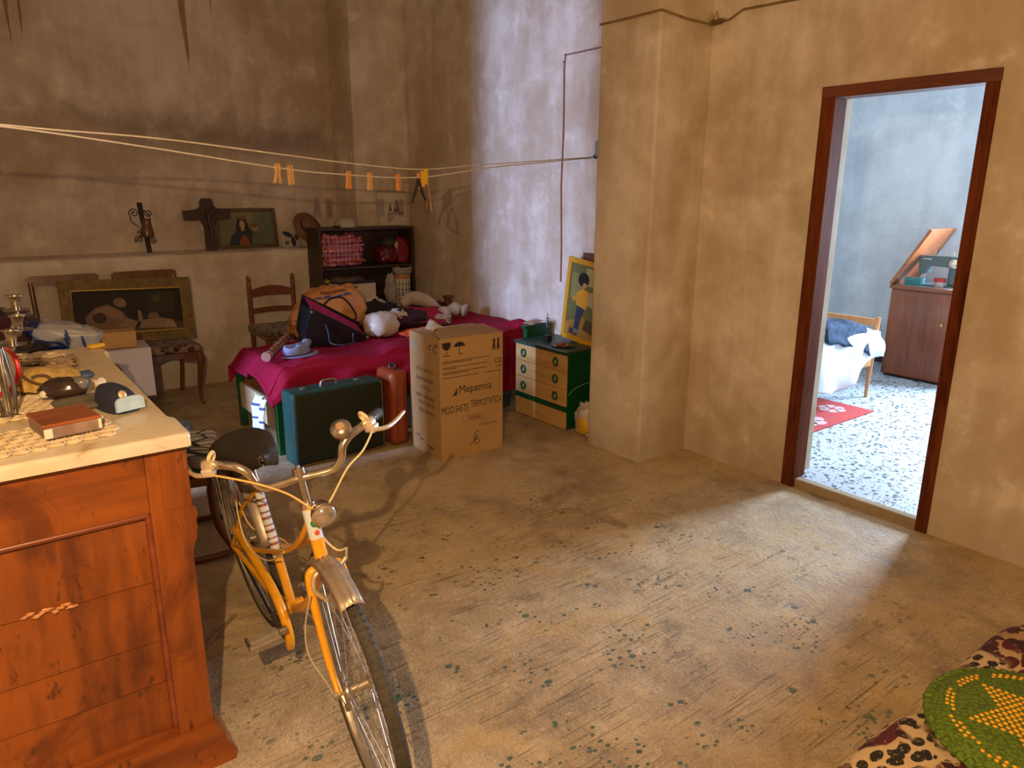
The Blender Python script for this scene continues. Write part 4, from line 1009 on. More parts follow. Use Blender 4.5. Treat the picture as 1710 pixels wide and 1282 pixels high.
# brown board edge behind the picture
tag(MB(TR((3.470, 3.62, chh + 0.004), ry=R(4))).prism([(0, 0), (0.012, 0), (0.014, .62), (0.002, .62)], -0.17, 0.17).build('wooden_board', wood('plain_board', (0.20, 0.09, 0.03), (0.1, 0.04, 0.014), 'z', 9, 0.6)), 'brown wooden board leaning on the wall behind the yellow-framed picture', 'board')
# fluffy brown sleeve of a coat hanging next to the pilaster
# plastic bag on the floor between chest and pilaster
pbag = thing('plastic_bag', 'white plastic bag with a yellow print on the floor beside the green chest', 'bag', (3.245, 3.385, 0.0))
MB().blob((0, 0, 0.11), (0.085, 0.095, 0.115), 0.22, 2.2, 3, 30, 20, 0.8, fold=0.3, flatb=-0.105).build('bag_body', mk('white_plastic', (0.66, 0.62, 0.56), (0.52, 0.46, 0.4), 8, 0.35), pbag, smooth=60)
MB().blob((-0.075, -0.015, 0.075), (0.022, 0.055, 0.06), 0.2, 2, 5, 18, 12, 0.9).build('yellow_print', mk('yellow_plastic', (0.72, 0.44, 0.02), None, 10, 0.35), pbag, smooth=60)
MB().tube(catmull([(0.0, -0.03, 0.21), (0.02, -0.035, 0.26), (0.06, -0.03, 0.28), (0.09, -0.02, 0.25)], 4), [0.03, 0.028, 0.025, 0.022, 0.02, 0.018, 0.018, 0.016, 0.016, 0.014, 0.014, 0.012, 0.012], 8).build('bag_neck', mk('white_plastic', (0.66, 0.62, 0.56)), pbag, smooth=60)
tag(MB().tube(catmull([(3.17, 3.522, 0.25), (3.22, 3.515, 0.29), (3.30, 3.51, 0.31), (3.40, 3.515, 0.31), (3.49, 3.55, 0.28)], 6), 0.0035, 6).build('green_cable', mk('pale_green_cable', (0.16, 0.30, 0.08), None, 20, 0.5), smooth=60), 'thin pale green cable along the side of the green chest', 'cable')
# green bedside unit showing behind the bed corner
bs = thing('bedside_cabinet', 'low green bedside cabinet between the bed and the chest of drawers', 'cabinet', (3.27, 4.10, 0))
MB().b2((0, 0, 0), (0.235, 0.045, 0.605)).build('body', M_gr, bs)
MB().b2((-0.02, -0.002, 0.605), (0.24, 0.05, 0.628), bevel=0.003).build('top', M_gr, bs)
tag(solid(MB(TR((3.395, 4.135, 0.632), rz=R(8))).grid(lambda u, v: (-0.11 + 0.20 * u, -0.05 + 0.10 * v, 0.006 + 0.020 * math.sin(PI * u) * (1 - v * 0.4) + 0.004 * noise.noise(Vector((u * 4, v * 3, 0)))), 14, 8).build('brown_paper', mk('kraft_paper', (0.45, 0.33, 0.19), (0.36, 0.25, 0.13), 10, 0.85), smooth=60), 0.002), 'curled sheet of brown paper on the green bedside cabinet', 'paper')

# ---------------- suitcases
M_gcase = mk('green_case', (0.006, 0.014, 0.006), (0.004, 0.009, 0.004), 5, 0.5, bump=0.1, bscale=120)
M_gside = mk('green_case_side', (0.010, 0.075, 0.060), (0.006, 0.05, 0.04), 8, 0.5)
gs = thing('suitcase', 'large dark green hard suitcase standing on its edge in front of the bed', 'suitcase', (1.425, 3.93, 0), R(2.5))
MB().b2((0, 0, 0.006), (0.585, 0.16, 0.45), bevel=0.018, seg=3).build('shell', M_gside, gs, smooth=40)
MB().b2((0.008, -0.006, 0.014), (0.577, 0.02, 0.442), bevel=0.016, seg=3).build('front_lid', M_gcase, gs, smooth=40)
wd = MB(); 
wd.tube(catmull([(0.03, -0.004, 0.012), (0.3, -0.004, 0.010), (0.565, -0.004, 0.018), (0.579, -0.004, 0.05), (0.579, -0.004, 0.40), (0.57, -0.004, 0.435)], 5), 0.005, 6)
wd.build('worn_piping', mk('worn_edge', (0.22, 0.13, 0.06), (0.08, 0.05, 0.03), 30, 0.7), gs, smooth=60)
MB().tube(catmull([(0.215, 0.08, 0.45), (0.22, 0.08, 0.475), (0.24, 0.08, 0.482), (0.29, 0.08, 0.482), (0.31, 0.08, 0.475), (0.315, 0.08, 0.45)], 4), 0.007, 8).build('handle', M_alu, gs, smooth=60)
for x in (0.10, 0.45): MB().box((x, 0.075, 0.455), (0.03, 0.022, 0.010), bevel=0.003).build('latch', M_alu, gs)
ls = thing('leather_case', 'reddish-brown leather suitcase standing between the green suitcase and the carton', 'suitcase', (2.055, 3.925, 0), R(0))
M_lea = mk('red_leather', (0.30, 0.060, 0.016), (0.20, 0.035, 0.010), 5, 0.4, bump=0.08, bscale=60)
MB().b2((0, 0, 0.004), (0.125, 0.22, 0.49), bevel=0.045, seg=4).build('body', M_lea, ls, smooth=50)
for x in (0.036, 0.088):
    MB().tube([(x, -0.001 + 0.006, 0.06), (x, -0.002, 0.10), (x, -0.002, 0.40), (x, 0.01, 0.475), (x, 0.06, 0.492)], 0.004, 6).build('piping', mk('leather_seam', (0.15, 0.025, 0.008), None, 20, 0.5), ls, smooth=60)
MB().tube(catmull([(0.06, 0.06, 0.488), (0.06, 0.05, 0.515), (0.06, 0.09, 0.525), (0.06, 0.13, 0.515), (0.06, 0.12, 0.488)], 4), 0.008, 8).build('handle', mk('dark_handle', (0.03, 0.02, 0.02), None, 20, 0.3), ls, smooth=60)

# ---------------- bed with magenta cover
bd_ = thing('bed', 'single bed with green legs and pale wooden end under a magenta cover', 'bed', (0, 0, 0))
MB().b2((1.425, 4.925, 0), (1.47, 4.97, 0.40), bevel=0.004).build('leg', M_gr, bd_)
MB().b2((1.425, 4.20, 0), (1.47, 4.245, 0.40), bevel=0.004).build('leg', M_gr, bd_)
MB().b2((3.40, 4.245, 0), (3.445, 4.29, 0.40), bevel=0.004).build('leg', M_gr, bd_)
MB().b2((3.40, 4.925, 0), (3.445, 4.97, 0.40), bevel=0.004).build('leg', M_gr, bd_)
MB().b2((1.433, 4.245, 0.14), (1.458, 4.925, 0.315), bevel=0.004).build('end_board', wood('pale_pine', (0.62, 0.47, 0.27), (0.48, 0.33, 0.16), 'y', 10, 0.5), bd_)
for y in (4.225, 4.935): MB().b2((1.47, y, 0.24), (3.42, y + 0.022, 0.36)).build('side_rail', wood('brown_rail', (0.26, 0.10, 0.035), (0.13, 0.05, 0.015), 'x', 9, 0.5), bd_)
MB().b2((1.47, 4.255, 0.365), (3.44, 4.93, 0.515), bevel=0.04, seg=3).build('mattress', mk('blue_ticking', (0.20, 0.26, 0.34), (0.15, 0.2, 0.27), 8, 0.9), bd_, smooth=50)
MB().b2((2.72, 4.98, 0.20), (3.46, 5.62, 0.515), bevel=0.04, seg=3).build('second_mattress', mk('blue_ticking', (0.2, 0.26, 0.34)), bd_, smooth=50)
M_mag = mk('magenta_cloth', (0.33, 0.009, 0.045), (0.23, 0.005, 0.026), 3.0, 0.8, bump=0.12, bscale=30, spec=0.15)
def sm(a, b, x):
    t = max(0, min(1, (x - a) / (b - a))); return t * t * (3 - 2 * t)
def hem(x):
    z = 0.40 - 0.05 * sm(1.5, 1.38, x) + 0.012 * math.sin(x * 9)
    z -= 0.06 * sm(1.8, 2.2, x)
    return z + (0.16 - z) * sm(2.3, 2.75, x)
def cover(u, v):
    x = 1.385 + (3.505 - 1.385) * u
    yb_ = 4.945 + 0.71 * sm(2.30, 2.75, x)
    yf = 4.185 - 0.02 * math.sin(x * 3) + 0.03 * sm(3.1, 3.3, x)
    ztop = 0.545 + 0.010 * noise.noise(Vector((x * 2.5, v * 4, 0))) + 0.02 * sm(2.9, 3.4, x)
    n1 = noise.noise(Vector((x * 3.2, v * 5, 7))); n2 = noise.noise(Vector((x * 8, v * 9, 3)))
    if v < 0.10:
        t = v / 0.10; y = yb_ + 0.012 * (1 - t); z = ztop - 0.12 * (1 - t)
    elif v < 0.58:
        t = (v - 0.10) / 0.48; y = yb_ + (yf - yb_) * t
        z = ztop + 0.012 * n1 + 0.006 * n2 + 0.02 * max(0, n1) * sm(0.6, 1, t)
        # gathered ridges near the front edge
        z += 0.020 * (abs(noise.noise(Vector((x * 4.5, y * 6, 11)))) - 0.2) + 0.034 * sm(0.45, 0.9, t) * max(0, math.sin(x * 7.5 + 3 * t + 2 * n1)) * sm(1.5, 1.8, x)
        z += 0.075 * math.exp(-((x - 3.36) / 0.10) ** 2 - ((y - 4.30) / 0.12) ** 2)
    else:
        t = (v - 0.58) / 0.42; zh = hem(x)
        amp = (0.022 + 0.035 * t) * (1 - 0.75 * sm(3.1, 3.3, x))
        y = yf - 0.012 * sm(0, .2, t) - amp * (0.5 + 0.5 * math.sin(x * 13 + 2.2 * n1 + 3 * t)) * sm(0.05, 0.5, t) * 0.8
        z = ztop + 0.012 * n1 - 0.012 * t - (ztop - zh) * t
    # the end that hangs at the foot
    e = sm(0.05, 0.0, u)
    if e > 0 and v < 0.99:
        drop = (0.115 if v < 0.35 else 0.075 + 0.10 * sm(0.45, 0.62, v)) * e
        z -= drop if v <= 0.6 else drop * (1 - sm(0.6, 1.0, v)) * 0.9
        x -= 0.012 * e
    return (x, y, z)
cv = MB().grid(cover, 150, 70).build('cover', M_mag, bd_, smooth=70); solid(cv, 0.006)
# striped cloth tucked under the foot end
sc2 = thing('striped_cloth', 'white cloth with thin dark blue stripes stuffed under the foot of the bed', 'cloth', (1.40, 4.24, 0.0))
def strip(u, v):
    a = u * 0.19; return (-0.02 - 0.02 * math.sin(u * 9) - 0.03 * math.sin(v * PI) + 0.012 * noise.noise(Vector((u * 5, v * 5, 0))), a - 0.02, 0.06 + 0.30 * v + 0.012 * noise.noise(Vector((u * 4, v * 6, 3))))
def striped():
    m, nt, b = _nt('white_blue_stripe'); v = _coords(nt)
    w_ = _n(nt, 'ShaderNodeTexWave', bands_direction='Z'); w_.inputs['Scale'].default_value = 4.2; w_.inputs['Distortion'].default_value = 2.0
    nt.links.new(v, w_.inputs['Vector'])
    nt.links.new(_ramp(nt, w_.outputs['Fac'], [(0.05, (0.05, 0.10, 0.22)), (0.14, (0.72, 0.80, 0.86))]), b.inputs['Base Color'])
    b.inputs['Roughness'].default_value = 0.8
    return m
solid(MB().grid(strip, 22, 26).build('cloth_sheet', striped(), sc2, smooth=70), 0.004)
# ================================================================ things heaped on the bed
BZ = 0.556
M_or = mk('tan_plastic_sack', (0.62, 0.30, 0.10), (0.50, 0.21, 0.06), 4, 0.38, bump=0.1, bscale=14)
ob = thing('plastic_sack', 'big stuffed tan plastic sack with blue lettering, behind the black handbag', 'sack', (2.155, 5.03, BZ - 0.015), R(-6)); ob.scale = (1, 1, 1.1)
def sack(u, v):
    a = 2 * PI * u; ph = PI * (v - 0.5)
    sg = lambda x, p: math.copysign(abs(x) ** p, x)
    d = Vector((sg(math.cos(ph), .75) * sg(math.cos(a), .8), sg(math.cos(ph), .75) * sg(math.sin(a), .8), sg(math.sin(ph), .85)))
    h = 1 + 0.10 * noise.noise(d * 1.9 + Vector((3, 1, 2))) + 0.05 * noise.noise(d * 5) + 0.13 * (abs(noise.noise(d * 3.1)) - .2) + 0.06 * (abs(noise.noise(d * 7.1)) - .2)
    wx = 0.275 - 0.05 * d.z
    return (d.x * wx * h - 0.01 + 0.02 * d.z, d.y * 0.15 * h, 0.165 + d.z * 0.165 * h + 0.02 * d.x)
MB().grid(sack, 60, 30, cu=True).build('sack_body', M_or, ob, smooth=70)
# printed marks following the front of the sack
def sackpt(u_, v_): # front half
    p = Vector(sack(u_, v_)); return p + Vector((0, -0.004, 0.002))
mk1 = mk('blue_print', (0.03, 0.10, 0.24), None, 20, 0.5); mk2 = mk('brown_print', (0.10, 0.04, 0.015), None, 20, 0.5)
for i, (ua, ub, va, vb) in enumerate(((.655, .685, .715, .745), (.70, .735, .715, .75), (.75, .785, .715, .75), (.80, .84, .715, .75))):
    MB().grid(lambda u, v: sackpt(ua + (ub - ua) * u, va + (vb - va) * v * (1 if i % 2 else (0.55 + 0.45 * u))), 6, 5).build('printed_mark', mk1, ob)
for j, v_ in enumerate((.70,)):
    MB().tube([sackpt(.63 + .23 * k / 16, v_) for k in range(17)], 0.0035, 5).build('printed_line', mk1, ob)
for j, v_ in enumerate((.79, .815)):
    MB().tube([sackpt(.66 + .18 * k / 16, v_ + .008 * (k % 2)) for k in range(17)], 0.003, 5).build('printed_line', mk2, ob)
cr_ = MB()
for k in range(12):
    a_ = .52 + 0.012 * k; cr_.tube([sackpt(a_, .36 + .05 * (k % 3)), sackpt(a_ + .012, .42 + .06 * (k % 2))], 0.003, 5)
cr_.build('printed_side_text', mk2, ob)['kind'] = 'stuff'

M_hb = mk('black_patent', (0.010, 0.011, 0.015), (0.006, 0.006, 0.010), 6, 0.28)
hb_ = thing('handbag', 'open black handbag with magenta lining lying on the magenta cover', 'handbag', (1.80, 4.66, BZ), R(-2))
out = [(0.06, 0.255), (0.47, 0.02), (0.43, -0.004), (0.33, -0.004), (0.05, -0.004), (0.005, 0.02), (0.012, 0.07)]
def hside(y0, y1, dz):
    return MB().prism([(x, z + dz) for x, z in out], y0, y1)
bagm = MB()
# hollow wedge: front panel, back panel, bottom and end gusset
bagm.prism([(x, z) for x, z in out], -0.012, 0.0)
bagm.build('front_panel', M_hb, hb_)
MB(TR((0, 0.15, 0))).prism([(x, z + 0.075 * (z > 0.015)) for x, z in out], -0.006, 0.006).build('back_panel', M_hb, hb_)
MB().poly([(0.012, 0, 0.0), (0.45, 0, 0.0), (0.45, 0.15, 0.0), (0.012, 0.15, 0.0)]).poly([(0.005, 0, 0.0), (0.005, 0.15, 0), (0.06, 0.15, 0.27), (0.06, 0, 0.25)]).build('gusset', M_hb, hb_)
MB().poly([(0.07, 0.004, 0.225), (0.45, 0.004, 0.012), (0.45, 0.142, 0.085), (0.075, 0.142, 0.318)]).build('lining', mk('magenta_lining', (0.42, 0.012, 0.16), (0.3, 0.008, 0.11), 20, 0.7), hb_)
MB().tube([(0.06, -0.006, 0.255), (0.27, -0.008, 0.138), (0.47, -0.006, 0.02)], 0.006, 6).build('front_zip', mk('zip_black', (0.02, 0.02, 0.03), None, 20, 0.3), hb_, smooth=60)
MB().tube([(0.06, 0.15, 0.330), (0.27, 0.15, 0.213), (0.47, 0.15, 0.095)], 0.006, 6).build('back_zip', mk('zip_black', (0.02, 0.02, 0.03)), hb_, smooth=60)
MB().tube(catmull([(0.18, 0.155, 0.19), (0.22, 0.17, 0.245), (0.28, 0.18, 0.285), (0.36, 0.18, 0.285), (0.42, 0.17, 0.22), (0.45, 0.16, 0.14), (0.40, 0.15, 0.10)], 6), 0.007, 8).build('handle', M_hb, hb_, smooth=60)
MB().tube(catmull([(0.155, -0.014, 0.14), (0.165, -0.025, 0.08), (0.17, -0.035, 0.02), (0.20, -0.075, 0.006), (0.26, -0.10, 0.006), (0.32, -0.07, 0.008), (0.34, -0.025, 0.03), (0.35, -0.014, 0.06)], 6), 0.0065, 8).build('handle', mk('navy_strap', (0.018, 0.028, 0.055), None, 20, 0.4), hb_, smooth=60)
MB().lathe([(0, 0), (0.009, 0), (0.009, 0.005), (0, 0.007)], TR((0.455, -0.012, 0.02), rx=PI / 2), 12).build('end_stud', M_alu, hb_, smooth=50)
MB().lathe([(0, 0), (0.009, 0), (0.009, 0.005), (0, 0.007)], TR((0.062, -0.012, 0.235), rx=PI / 2), 12).build('end_stud', M_alu, hb_, smooth=50)
# lilac-blue garrison cap
lc = thing('peaked_hat', 'lilac-blue peaked cloth cap lying at the foot end of the magenta cover', 'cap', (1.675, 4.47, BZ), R(20)); lc.scale = (0.72, 0.72, 0.75)
M_lil = mk('lilac_cloth', (0.24, 0.30, 0.50), (0.18, 0.23, 0.40), 12, 0.85, bump=0.1, bscale=120)
def lcap(u, v):
    a = 2 * PI * u; r = 1 - 0.35 * v ** 3
    return (0.135 * math.cos(a) * r * (1 if v < .98 else 0), 0.09 * math.sin(a) * r * (1 if v < .98 else 0), 0.015 + 0.065 * min(1, v * 1.5) + 0.012 * math.sin(3 * a) * v)
MB().grid(lcap, 36, 10, cu=True).build('crown', M_lil, lc, smooth=50)
solid(MB().grid(lambda u, v: (0.16 * math.cos(PI * (1.0 + u)) * (1 + 0.22 * v), -0.02 + 0.10 * math.sin(PI * (1.0 + u)) * (1 + 0.5 * v), 0.012 - 0.004 * v), 20, 4).build('peak', M_lil, lc, smooth=60), 0.005)
tag(MB().blob((1.80, 4.62, BZ + 0.035), (0.035, 0.015, 0.030), 0.25, 2, 3, 18, 12).build('blue_glove', M_lil, smooth=60), 'lilac-blue cloth scrap tucked at the left of the black handbag', 'cloth')
# turned wooden stick: barley-twist lamp foot lying down
tw = thing('turned_spindle', 'barley-twist brown wooden lamp spindle lying on the bed by the chair', 'spindle', (1.475, 4.42, BZ + 0.03), R(54))
def twist(u, v):
    a = 2 * PI * v; x = 0.05 + 0.40 * u
    r = 0.024 + 0.006 * math.sin(2 * a + u * 38)
    return (x, r * math.cos(a), r * math.sin(a) + 0.03 * u)
MB().grid(twist, 90, 16, cv=True).build('twisted_shaft', wood('spindle_wood', (0.22, 0.075, 0.03), (0.09, 0.03, 0.012), 'x', 9, 0.3, 0.3), tw, smooth=70)
MB(TR((0, 0, 0), ry=PI / 2)).lathe([(0, -0.05), (0.030, -0.05), (0.032, -0.04), (0.014, -0.015), (0.012, 0.0), (0.024, 0.02), (0.026, 0.03), (0.014, 0.045), (0.016, 0.06), (0, 0.06)], None, 20).build('socket', mk('spindle_socket', (0.36, 0.2, 0.15), None, 20, 0.25), tw, smooth=50)
# white knotted bag
kb = thing('knotted_bag', 'round white knotted plastic bag right of the black handbag', 'bag', (2.40, 4.70, BZ))
MB().blob((0, 0, 0.088), (0.125, 0.10, 0.092), 0.12, 1.5, 6, 32, 20, 0.85, fold=0.12, flatb=-0.085).build('bag_body', mk('offwhite_plastic', (0.56, 0.51, 0.44), (0.48, 0.43, 0.36), 5, 0.5), kb, smooth=70)
MB().blob((0.165, 0.05, 0.145), (0.055, 0.045, 0.032), 0.5, 2.6, 9, 26, 16, 0.9, fold=0.6).build('knot', mk('knot_plastic', (0.62, 0.56, 0.52), (0.5, 0.45, 0.42), 9, 0.45), kb, smooth=60)
MB().blob((0.165, 0.025, 0.172), (0.022, 0.02, 0.012), 0.5, 3, 4, 12, 8).build('dark_print', M_ink, kb, smooth=60)
# clothes
def garment(name, label, c, rad, m, seed, amp=0.35, fold=0.5, rz=0.0):
    return tag(MB(TR(c, rz=rz)).blob((0, 0, 0), rad, amp, 1.9, seed, 36, 20, 0.8, fold=fold, flatb=-rad[2] * 0.8).build(name, m, smooth=60), label, 'clothes')
garment('black_jumper', 'black jumper crumpled on the bed behind the knotted bag', (2.50, 5.06, BZ + 0.085), (0.20, 0.14, 0.10), mk('black_wool', (0.014, 0.015, 0.015), (0.008, 0.008, 0.009), 12, 0.95), 12)
garment('plum_shirt', 'dark plum shirt folded flat right of the knotted bag', (2.73, 4.98, BZ + 0.055), (0.20, 0.15, 0.06), mk('plum_cloth', (0.050, 0.012, 0.028), (0.03, 0.008, 0.018), 10, 0.9), 21, 0.25, 0.35, R(-20))
garment('orange_scarf', 'bright orange scarf at the edge of the bed behind the carton', (2.66, 4.60, BZ + 0.020), (0.15, 0.06, 0.026), mk('orange_cloth', (0.72, 0.12, 0.012), (0.55, 0.07, 0.01), 8, 0.8), 31, 0.3, 0.3)
tag(solid(MB(TR((2.93, 5.02, BZ + 0.012), rz=R(-28))).grid(lambda u, v: (-0.17 + 0.34 * u, -0.24 + 0.48 * v, 0.03 + 0.06 * math.exp(-((v - .75) / .3) ** 2) + 0.01 * noise.noise(Vector((u * 3, v * 3, 5)))), 18, 20).build('pink_towel', mk('pink_towel', (0.42, 0.015, 0.085), (0.34, 0.01, 0.06), 8, 0.9), smooth=70), 0.008), 'flat crimson towel spread under the white sleeve', 'towel')
ws = thing('white_jumper', 'off-white jumper with a long sleeve stretched across the bed', 'clothes', (0, 0, 0))
MB().tube(catmull([(2.93, 5.36, BZ + 0.10), (3.02, 5.34, BZ + 0.15), (3.10, 5.22, BZ + 0.13), (3.12, 5.06, BZ + 0.08), (3.09, 4.95, BZ + 0.062)], 6), [0.030 + 0.030 * math.sin(PI * min(1, k / 16)) for k in range(25)], 14).build('sleeve', mk('offwhite_wool', (0.50, 0.46, 0.40), (0.40, 0.36, 0.30), 8, 0.95, bump=0.15, bscale=90), ws, smooth=70)
MB().tube(catmull([(3.08, 4.96, BZ + 0.062), (3.16, 4.98, BZ + 0.085), (3.25, 4.97, BZ + 0.088), (3.29, 4.93, BZ + 0.075)], 5), [0.045 + 0.012 * math.sin(k) for k in range(16)], 14).build('cuff', mk('offwhite_wool', (0.5, 0.46, 0.4)), ws, smooth=70)
MB().blob((3.02, 4.86, BZ + 0.04), (0.07, 0.06, 0.04), 0.5, 2.2, 41, 24, 14, 0.9, fold=0.5).build('body_fold', mk('offwhite_wool', (0.5, 0.46, 0.4)), ws, smooth=70)
tag(MB(TR((2.57, 5.28, BZ + 0.11), rz=R(-25))).blob((0, 0, 0), (0.15, 0.07, 0.075), 0.5, 2, 15, 28, 16, 0.7, fold=0.6).build('cream_paper_bag', mk('cream_bag', (0.58, 0.52, 0.40), (0.46, 0.40, 0.30), 8, 0.7), smooth=25), 'crumpled cream paper bag behind the black jumper', 'bag')
tag(MB(TR((2.40, 5.30, BZ - 0.02))).blob((0, 0, 0.05), (0.10, 0.12, 0.07), 0.3, 2, 16, 24, 14, 0.8).build('dark_rag', mk('brown_black_rag', (0.03, 0.018, 0.012), None, 8, 0.95), smooth=60), 'dark rag heaped on the bed beside the tan sack', 'cloth')
# basket with a wooden candlestick near the wall
bk2 = thing('dark_basket', 'low dark wicker basket against the wall at the far end of the bed', 'basket', (3.30, 5.46, BZ + 0.006))
MB().lathe([(0.10, 0), (0.125, 0.02), (0.135, 0.055), (0.128, 0.06), (0.115, 0.02), (0.09, 0.008), (0, 0.008)], None, 26).build('bowl', mk('dark_wicker', (0.035, 0.018, 0.014), (0.012, 0.006, 0.006), 60, 0.7, bump=0.4, bscale=120), bk2, smooth=40)
for k in range(4): MB().blob((0.05 * math.cos(k * 1.7), 0.05 * math.sin(k * 1.7), 0.055), (0.035, 0.03, 0.025), 0.5, 2, k, 12, 8).build('knick_knack', mk('knick%d' % (k % 2), ((0.12, 0.02, 0.02), (0.03, 0.02, 0.03))[k % 2], None, 20, 0.4), bk2, smooth=60)
cs = thing('wooden_pot', 'small brown wooden candle holder standing by the dark basket', 'candle holder', (3.345, 5.29, BZ + 0.008))
MB().lathe([(0.034, 0), (0.036, 0.01), (0.030, 0.02), (0.030, 0.11), (0.048, 0.135), (0.050, 0.145), (0.04, 0.147), (0.028, 0.13), (0, 0.13)], None, 22).build('turned_body', wood('pot_wood', (0.16, 0.075, 0.035), (0.07, 0.03, 0.014), 'z', 9, 0.4), cs, smooth=50)
# ================================================================ bookcase and what it holds
M_bc = wood('bookcase_wood', (0.050, 0.026, 0.012), (0.020, 0.010, 0.005), 'z', 8, 0.5, 0.0, 0.05)
M_bcx = wood('bookcase_wood_x', (0.050, 0.026, 0.012), (0.020, 0.010, 0.005), 'x', 8, 0.5, 0.0, 0.05)
bc_ = thing('bookcase', 'dark brown wooden bookcase against the back wall in the corner', 'bookcase', (2.495, 5.965, 0))
bw, bdp, bh = 0.915, 0.262, 1.262
MB().b2((0, 0, 0), (0.022, bdp, bh - 0.022), bevel=0.002).build('side_panel', M_bc, bc_)
MB().b2((bw - 0.022, 0, 0), (bw, bdp, bh - 0.022), bevel=0.002).build('side_panel', M_bc, bc_)
MB().b2((-0.006, -0.006, bh - 0.022), (bw + 0.006, bdp + 0.004, bh), bevel=0.002).build('top', M_bcx, bc_)
MB().b2((0.022, bdp - 0.008, 0), (bw - 0.022, bdp, bh - 0.022)).build('back_panel', M_bcx, bc_)
for z in (0.905, 0.60, 0.08): MB().b2((0.022, 0.004, z), (bw - 0.022, bdp - 0.008, z + 0.022), bevel=0.002).build('shelf', M_bcx, bc_)
MB().b2((0.022, 0.004, 0.30), (bw - 0.022, 0.022, 0.598), bevel=0.002).build('lower_front', M_bcx, bc_)
BS = 5.965
def plaid():
    m, nt, b = _nt('red_plaid'); v = _coords(nt)
    cur = (0.30, 0.018, 0.05)
    for d_, s_, c_, k_ in (('X', 3.6, (0.10, 0.05, 0.16), 0.7), ('Z', 3.2, (0.48, 0.05, 0.02), 0.6), ('X', 8.5, (0.62, 0.42, 0.5), 0.35), ('Z', 8.0, (0.62, 0.42, 0.5), 0.35)):
        w_ = _n(nt, 'ShaderNodeTexWave', bands_direction=d_); w_.inputs['Scale'].default_value = s_; w_.inputs['Distortion'].default_value = 0.6
        nt.links.new(v, w_.inputs['Vector'])
        cur = _mix(nt, _math(nt, 'MULTIPLY', _map(nt, w_.outputs['Fac'], 0.55, 0.85), k_), cur, c_)
    nt.links.new(cur, b.inputs['Base Color']); b.inputs['Roughness'].default_value = 0.25; b.inputs['Specular IOR Level'].default_value = 0.6
    _bump(nt, b, _noise(nt, v, 16, 3), 0.4, 0.02)
    return m
pg = thing('plaid_bag', 'red tartan bag in clear plastic on the upper shelf of the bookcase', 'bag', (2.735, 6.085, 0.932))
MB().blob((0, 0, 0.128), (0.195, 0.085, 0.138), 0.12, 2.2, 3, 60, 40, 0.5, fold=0.5, flatb=-0.125).build('bag_body', plaid(), pg, smooth=60)
rb = thing('red_bag', 'red soft bag with a grey cap on top on the right of the upper shelf', 'bag', (3.235, 6.065, 0.93))
MB().blob((0.085, 0, 0.105), (0.085, 0.075, 0.13), 0.18, 1.8, 7, 28, 18, 0.7, fold=0.2, flatb=-0.10).build('right_half', mk('red_vinyl', (0.22, 0.008, 0.010), (0.12, 0.004, 0.006), 8, 0.3), rb, smooth=60)
MB().blob((-0.07, -0.01, 0.075), (0.10, 0.075, 0.085), 0.2, 2.1, 9, 28, 18, 0.75, fold=0.3, flatb=-0.07).build('left_half', mk('dark_red_vinyl', (0.13, 0.006, 0.016), (0.07, 0.003, 0.008), 8, 0.3), rb, smooth=60)
MB().blob((-0.03, -0.005, 0.185), (0.075, 0.06, 0.055), 0.15, 1.8, 5, 24, 14).build('grey_cap', mk('grey_blue_cap', (0.045, 0.05, 0.06), (0.02, 0.02, 0.025), 14, 0.8), rb, smooth=60)
MB().blob((0.022, -0.055, 0.165), (0.025, 0.014, 0.032), 0.1, 1.5, 2, 14, 10).build('tan_patch', mk('tan_patch', (0.52, 0.36, 0.17), None, 14, 0.7), rb, smooth=60)
MB().tube(catmull([(-0.10, -0.085, 0.12), (-0.09, -0.095, 0.06), (-0.05, -0.098, 0.035), (-0.02, -0.095, 0.06), (-0.02, -0.088, 0.11)], 5), 0.003, 5).build('strap', mk('pinkish_strap', (0.3, 0.12, 0.12), None, 20, 0.4), rb, smooth=60)
# white tray with dark rim and its contents
ty = thing('storage_tray', 'white drawer-like tray with a dark ornamental mark on the lower shelf', 'tray', (2.77, 6.085, 0.622))
MB().b2((-0.235, -0.105, 0.0), (0.245, -0.093, 0.175), bevel=0.002).b2((-0.235, 0.093, 0.0), (0.245, 0.105, 0.15)).b2((-0.235, -0.093, 0.0), (-0.223, 0.093, 0.15)).b2((0.233, -0.093, 0.0), (0.245, 0.093, 0.15)).b2((-0.223, -0.093, 0), (0.233, 0.093, 0.01)).build('tray_body', mk('white_card', (0.62, 0.55, 0.44), (0.54, 0.47, 0.36), 6, 0.7), ty)
MB().b2((-0.238, -0.108, 0.152), (0.248, -0.104, 0.178)).build('dark_rim', mk('navy_rim', (0.02, 0.02, 0.045), None, 20, 0.5), ty)
MB(TR((0.03, -0.1065, 0.122))).prism([(-0.045, 0), (-0.02, 0.010), (-0.01, 0.018), (0.01, 0.018), (0.02, 0.010), (0.045, 0), (0.02, -0.010), (0.008, -0.016), (-0.008, -0.016), (-0.02, -0.010)], -0.0006, 0).build('ornament_mark', M_inkb, ty)
MB().blob((0.0, 0.0, 0.165), (0.20, 0.08, 0.045), 0.35, 2, 13, 30, 14, 0.7).build('folded_linen', mk('dim_linen', (0.17, 0.14, 0.11), (0.10, 0.08, 0.06), 8, 0.9), ty, smooth=60)
MB().blob((-0.19, -0.03, 0.175), (0.03, 0.05, 0.03), 0.3, 2, 14, 16, 10).build('yellow_cloth', mk('mustard_cloth', (0.42, 0.30, 0.07), None, 8, 0.9), ty, smooth=60)
